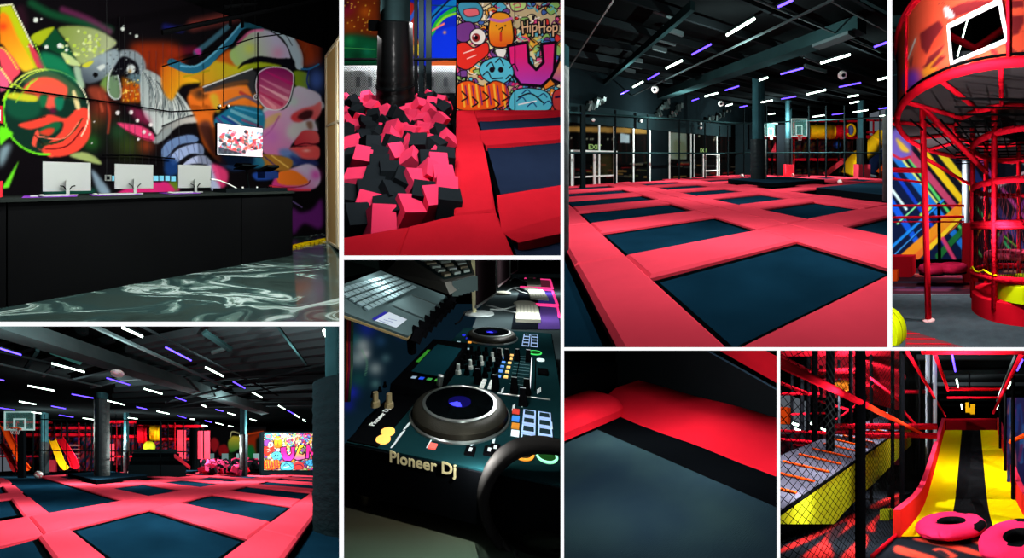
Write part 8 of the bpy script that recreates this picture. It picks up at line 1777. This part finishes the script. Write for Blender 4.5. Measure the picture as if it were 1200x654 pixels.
# lighting mixer behind the laptop
t = thing('lighting_desk', s6.at(500, 330, 10.5), 'pale grey slanted fader desk behind the laptop' + KP, 'mixer')
m_ = MB(); T6 = [s6.at(521, 331, 9.5), s6.at(470, 300, 12.5), s6.at(548, 296, 13), s6.at(556, 322, 10)]; T7 = [s6.at(527, 345.5, 9.4), s6.at(452, 318, 12.4), s6.at(548, 303, 13.2), s6.at(556, 326, 10.1)]
m_.add(T7 + T6, [(3, 2, 1, 0), (4, 5, 6, 7), (0, 1, 5, 4), (1, 2, 6, 5), (2, 3, 7, 6), (3, 0, 4, 7)]); put('body', m_, mat('desk_grey', (118, 116, 110), .5), t)
def tq(u, v): return T6[0].lerp(T6[1], u).lerp(T6[3].lerp(T6[2], u), v) + Vector((0, 0, .03))
m_ = MB(); m_.poly([tq(.04, .06), tq(.96, .06), tq(.96, .94), tq(.04, .94)]); put('top_plate', m_, mat('plate_teal', (60, 80, 80), .5), t)
for i in range(6):
    for j in range(3):
        a_ = tq(.1 + i * .14, .15 + j * .28); b_ = tq(.17 + i * .14, .15 + j * .28); c_ = tq(.17 + i * .14, .33 + j * .28); d_ = tq(.1 + i * .14, .33 + j * .28); z_ = Vector((0, 0, .08)); m_ = MB(); m_.hexa([a_, b_, c_, d_, a_ + z_, b_ + z_, c_ + z_, d_ + z_]); put('key_block', m_, mat('block_pale', (150, 165, 160), .5) if (i + j) % 3 else mat('block_tan', (130, 124, 104), .5), t)
for k in range(6):
    m_ = MB(); m_.obox(tq(.0, .3 + k * .13) + Vector((.05, 0, -.3)), (.2, .12, .5)); put('connector', m_, mat('connector_grey', (70, 84, 84), .5), t)
# monitors seen nearly edge on
for i, (x0, x1, yb0, yb1, Y0_, Y1_, l) in enumerate(((557.5, 581, 360, 344, 21, 29, 'nearest'), (583, 597.5, 336, 325, 33, 42, 'second'), (599, 606.5, 321, 317, 45, 54, 'third'))):
    t = thing('monitor', s6.at(x0, yb0, Y0_), 'dark monitor seen nearly edge on, %s of the row behind the console' % l, 'monitor')
    a_, b_ = s6.at(x0, yb0, Y0_), s6.at(x1, yb1, Y1_); top = 7.2
    m_ = MB(); m_.poly([a_, b_, Vector((b_.x, b_.y, top)), Vector((a_.x, a_.y, top))]); put('screen', m_, mat('screen_brown', (20, 14, 16), .3), t)
    m_ = MB(); m_.tube([a_, b_, Vector((b_.x, b_.y, top))], .12, 4); put('silver_edge', m_, M_silver, t)
m_ = MB(); a_, b_ = s6.z(556, 368, -1.08), None; t = thing('monitor_stand', a_, 'slim cream monitor stand with oval white foot on the desk', 'monitor stand')
m_.obox(Vector((a_.x, a_.y, 3.2)), (.4, .3, 8.6)); m_ = MB(); m_.tube([(a_.x + .0, a_.y, -1.0), (a_.x - .2, a_.y, 6.5)], .2, 4); put('upright', m_, mat('stand_cream', (196, 190, 150), .4), t)
m_ = MB(); m_.lathe(a_ + Vector((.3, 0, 0)), [(0, 0), (1.15, 0), (1.12, .1), (0, .14)], 36, Matrix.Diagonal((1, 1, 1))); put('oval_foot', m_, mat('foot_white', (176, 186, 186), .4), t, smooth=True)
# desk mats, keyboards, mice
def dq(x, y): return s6.z(530 + x / 5.446, 300 + y / 5.446, -1.08)
M_dm = mat('deskmat_dark', (16, 20, 26), .5)
for i, (q, l) in enumerate(((((375, 470), (690, 470), (685, 395), (672, 328), (405, 308)), 'nearest'), (((405, 305), (672, 320), (640, 225), (432, 205)), 'middle'), (((434, 200), (640, 212), (625, 155), (462, 145)), 'farthest'))):
    t = thing('gaming_mat', dq(*q[0]), 'dark desk mat with pink lit border, %s of three beyond the console' % l, 'desk mat')
    m_ = MB(); m_.poly([dq(*p) for p in q][::-1]); put('mat_surface', m_, M_dm, t)
    m_ = MB(); pl = [dq(*p) + Vector((0, 0, .04)) for p in (q if i else q[2:])]; m_.tube(pl, .1 + .03 * i, 5); put('lit_border', m_, glow('border_pink', (255, 60, 140), .9), t)
    m_ = MB(); a_ = [dq(*p) for p in q]; m_.poly([a_[1].lerp(a_[0], f) * 1 if 0 else a_[-2].lerp(a_[-1], f) for f in (.0, .4)] + [a_[1].lerp(a_[0], .45) + Vector((0, 0, .02)), a_[1] + Vector((0, 0, .02))]); put('rainbow_print', m_, mat('print_%d' % i, [(70, 50, 110), (50, 40, 110), (110, 40, 60)][i], .5, emit=[(70, 50, 110), (50, 40, 110), (110, 40, 60)][i], estr=.5, sample=False), t)
for i, (q, l) in enumerate(((((405, 425), (565, 432), (545, 330), (410, 322)), 'nearest'), (((500, 280), (615, 288), (575, 225), (482, 228)), 'middle'), (((476, 195), (566, 198), (562, 152), (474, 150)), 'farthest'))):
    t = thing('keyboard', dq(*q[0]), 'white keyboard on a desk mat, %s of three beyond the console' % l, 'keyboard'); a_ = [dq(*p) + Vector((0, 0, .03)) for p in q]; hz = Vector((0, 0, .22))
    m_ = MB(); m_.hexa(a_ + [p + hz for p in a_]); put('case', m_, mat('keyboard_white', (196, 196, 180), .5), t)
    if i < 2:
        for r_ in range(6):
            m_ = MB()
            u0_, u1_ = .06 + r_ * .155, .06 + r_ * .155 + .1
            g_ = lambda u, v: a_[0].lerp(a_[1], u).lerp(a_[3].lerp(a_[2], u), v) + hz + Vector((0, 0, .02)); m_.poly([g_(u0_, .1), g_(u1_, .1), g_(u1_, .9), g_(u0_, .9)]); put('key_row', m_, mat('key_cream', (222, 222, 205), .5), t)
for i, (x, y, l) in enumerate(((462, 312, 'nearest'), (500, 216, 'middle'), (505, 146, 'farthest'), (320, 244, 'left'))):
    c_ = dq(x, y); m_ = MB(); m_.ball(c_ + Vector((0, 0, .12)), .75, 16, sc=(1.3, 1.3, .3)); put('computer_mouse', m_, mat('keyboard_white', (196, 196, 180), .5), label='white rounded mouse behind the keyboards, %s one' % l, cat='mouse', smooth='all')
for i, pts in enumerate((((215, 320), (260, 330), (330, 345), (405, 325)), ((240, 348), (320, 352), (405, 368)), ((285, 240), (340, 235), (385, 212), (440, 235), (490, 250)), ((320, 250), (400, 205), (470, 220)), ((370, 160), (400, 140), (450, 160), (475, 165)))):
    m_ = MB(); m_.tube([dq(*p) + Vector((0, 0, .08)) for p in smooth_pts(pts, closed=False, k=5)], .07 + .02 * (i > 1), 6); put('white_cable', m_, mat('cable_white', (170, 180, 180), .5), label='thin white cable on the desk, %s behind the console' % ORD[i], cat='cable', smooth='all')
m_ = MB(); m_.tube([dq(*p) + Vector((0, 0, .06)) for p in smooth_pts(((20, 440), (50, 420), (75, 380), (110, 350)), closed=False)], .06, 6); put('black_cable', m_, M_knob, label='thin black cable curling from the monitor foot to the console', cat='cable', smooth='all')
# background
mb = MB(); mb.quad((-30, 76, -9), (60, 76, -9), (60, 76, 14), (-30, 76, 14)); put('wall_back', mb, M_black, kind='structure')
m_ = MB(); a_, b_ = s6.at(600, 318, 60), s6.at(660, 311, 60); m_.box((a_.x, 60, -1.2), (b_.x, 61, -.4)); put('desk_end', m_, mat('counter_grey', (60, 78, 80), .5), label='grey far end of the counter behind the keyboards', cat='counter')
# headphones in front
ht = thing('headphones', s6.z(620, 640, -1.1), 'black headphones lying on the desk before the console, cut by the picture edge', 'headphones')
Hp = [(664, 526), (652, 523.5), (640, 521.5), (625, 521.5), (608, 525), (592, 534), (578, 549), (569, 567), (566, 585), (569, 603), (576, 620), (584, 632)]
def hb(off, w_): return [s6.at(x, y, 4.45 + .015 * i) for i, (x, y) in enumerate(Hp)]
HC = smooth_pts([tuple(s6.at(x, y, 4.42)) for x, y in Hp], closed=False, k=4)
m_ = MB(); n_ = len(HC); vs = []
for i, p in enumerate(HC):
    p = Vector(p); a_ = Vector(HC[max(i - 1, 0)]); b_ = Vector(HC[min(i + 1, n_ - 1)]); tg = (b_ - a_).normalized(); nr = tg.cross(Vector((0, 1, 0))).normalized(); f = .5 + .5 * math.sin(math.pi * min(1, i / n_ * 1.2)); w_ = .055 + .05 * f
    for k in range(10): an = 2 * math.pi * k / 10; vs.append(p + nr * w_ * math.cos(an) + Vector((0, 1, 0)) * .16 * math.sin(an))
m_.add(vs, [(i * 10 + k, i * 10 + (k + 1) % 10, (i + 1) * 10 + (k + 1) % 10, (i + 1) * 10 + k) for i in range(n_ - 1) for k in range(10)]); put('headband', m_, mat('band_black', (36, 34, 33), .5), ht, smooth='all')
m_ = MB(); m_.tube([s6.at(x, y, 4.38) for x, y in ((582, 627), (590, 638), (600, 648), (612, 658))], .045, 8); put('slider_arm', m_, mat('arm_grey', (70, 68, 64), .4, metal=.4), ht, smooth='all')
m_ = MB(); m_.obox(s6.at(606, 652, 4.3), (.1, .1, .06), rotm(y=35)); put('arm_joint', m_, M_silver, ht)
c_ = s6.at(635, 640, 4.55); m_ = MB(); m_.ball(c_, .55, 28, sc=(1, .55, .72)); put('ear_cup', m_, mat('cup_black', (22, 22, 22), .5, bump=.05), ht, smooth='all')
c_ = s6.at(648, 634, 4.2); m_ = MB(); m_.ball(c_, .36, 24, sc=(1.2, .4, .42)); put('ear_cushion', m_, mat('cushion', (12, 16, 12), .4), ht, smooth='all')
for (x, y, z_, p_) in ((.6, 5.4, 2.85, 9), (1.6, 8.5, 2.8, 10), (-1.3, 6.6, 3.0, 2.5), (2.6, 12.5, 2.6, 14), (5, 20, 2.4, 16), (-.2, 4.6, 2.7, 6), (.4, 4.4, .3, 4), (9.5, 34, 2.2, 40), (1.2, 18, 2.5, 10)):
    lamp((x, y, z_), p_ * (1.4 if y < 15 else 4.5), (.95, 1, .98))
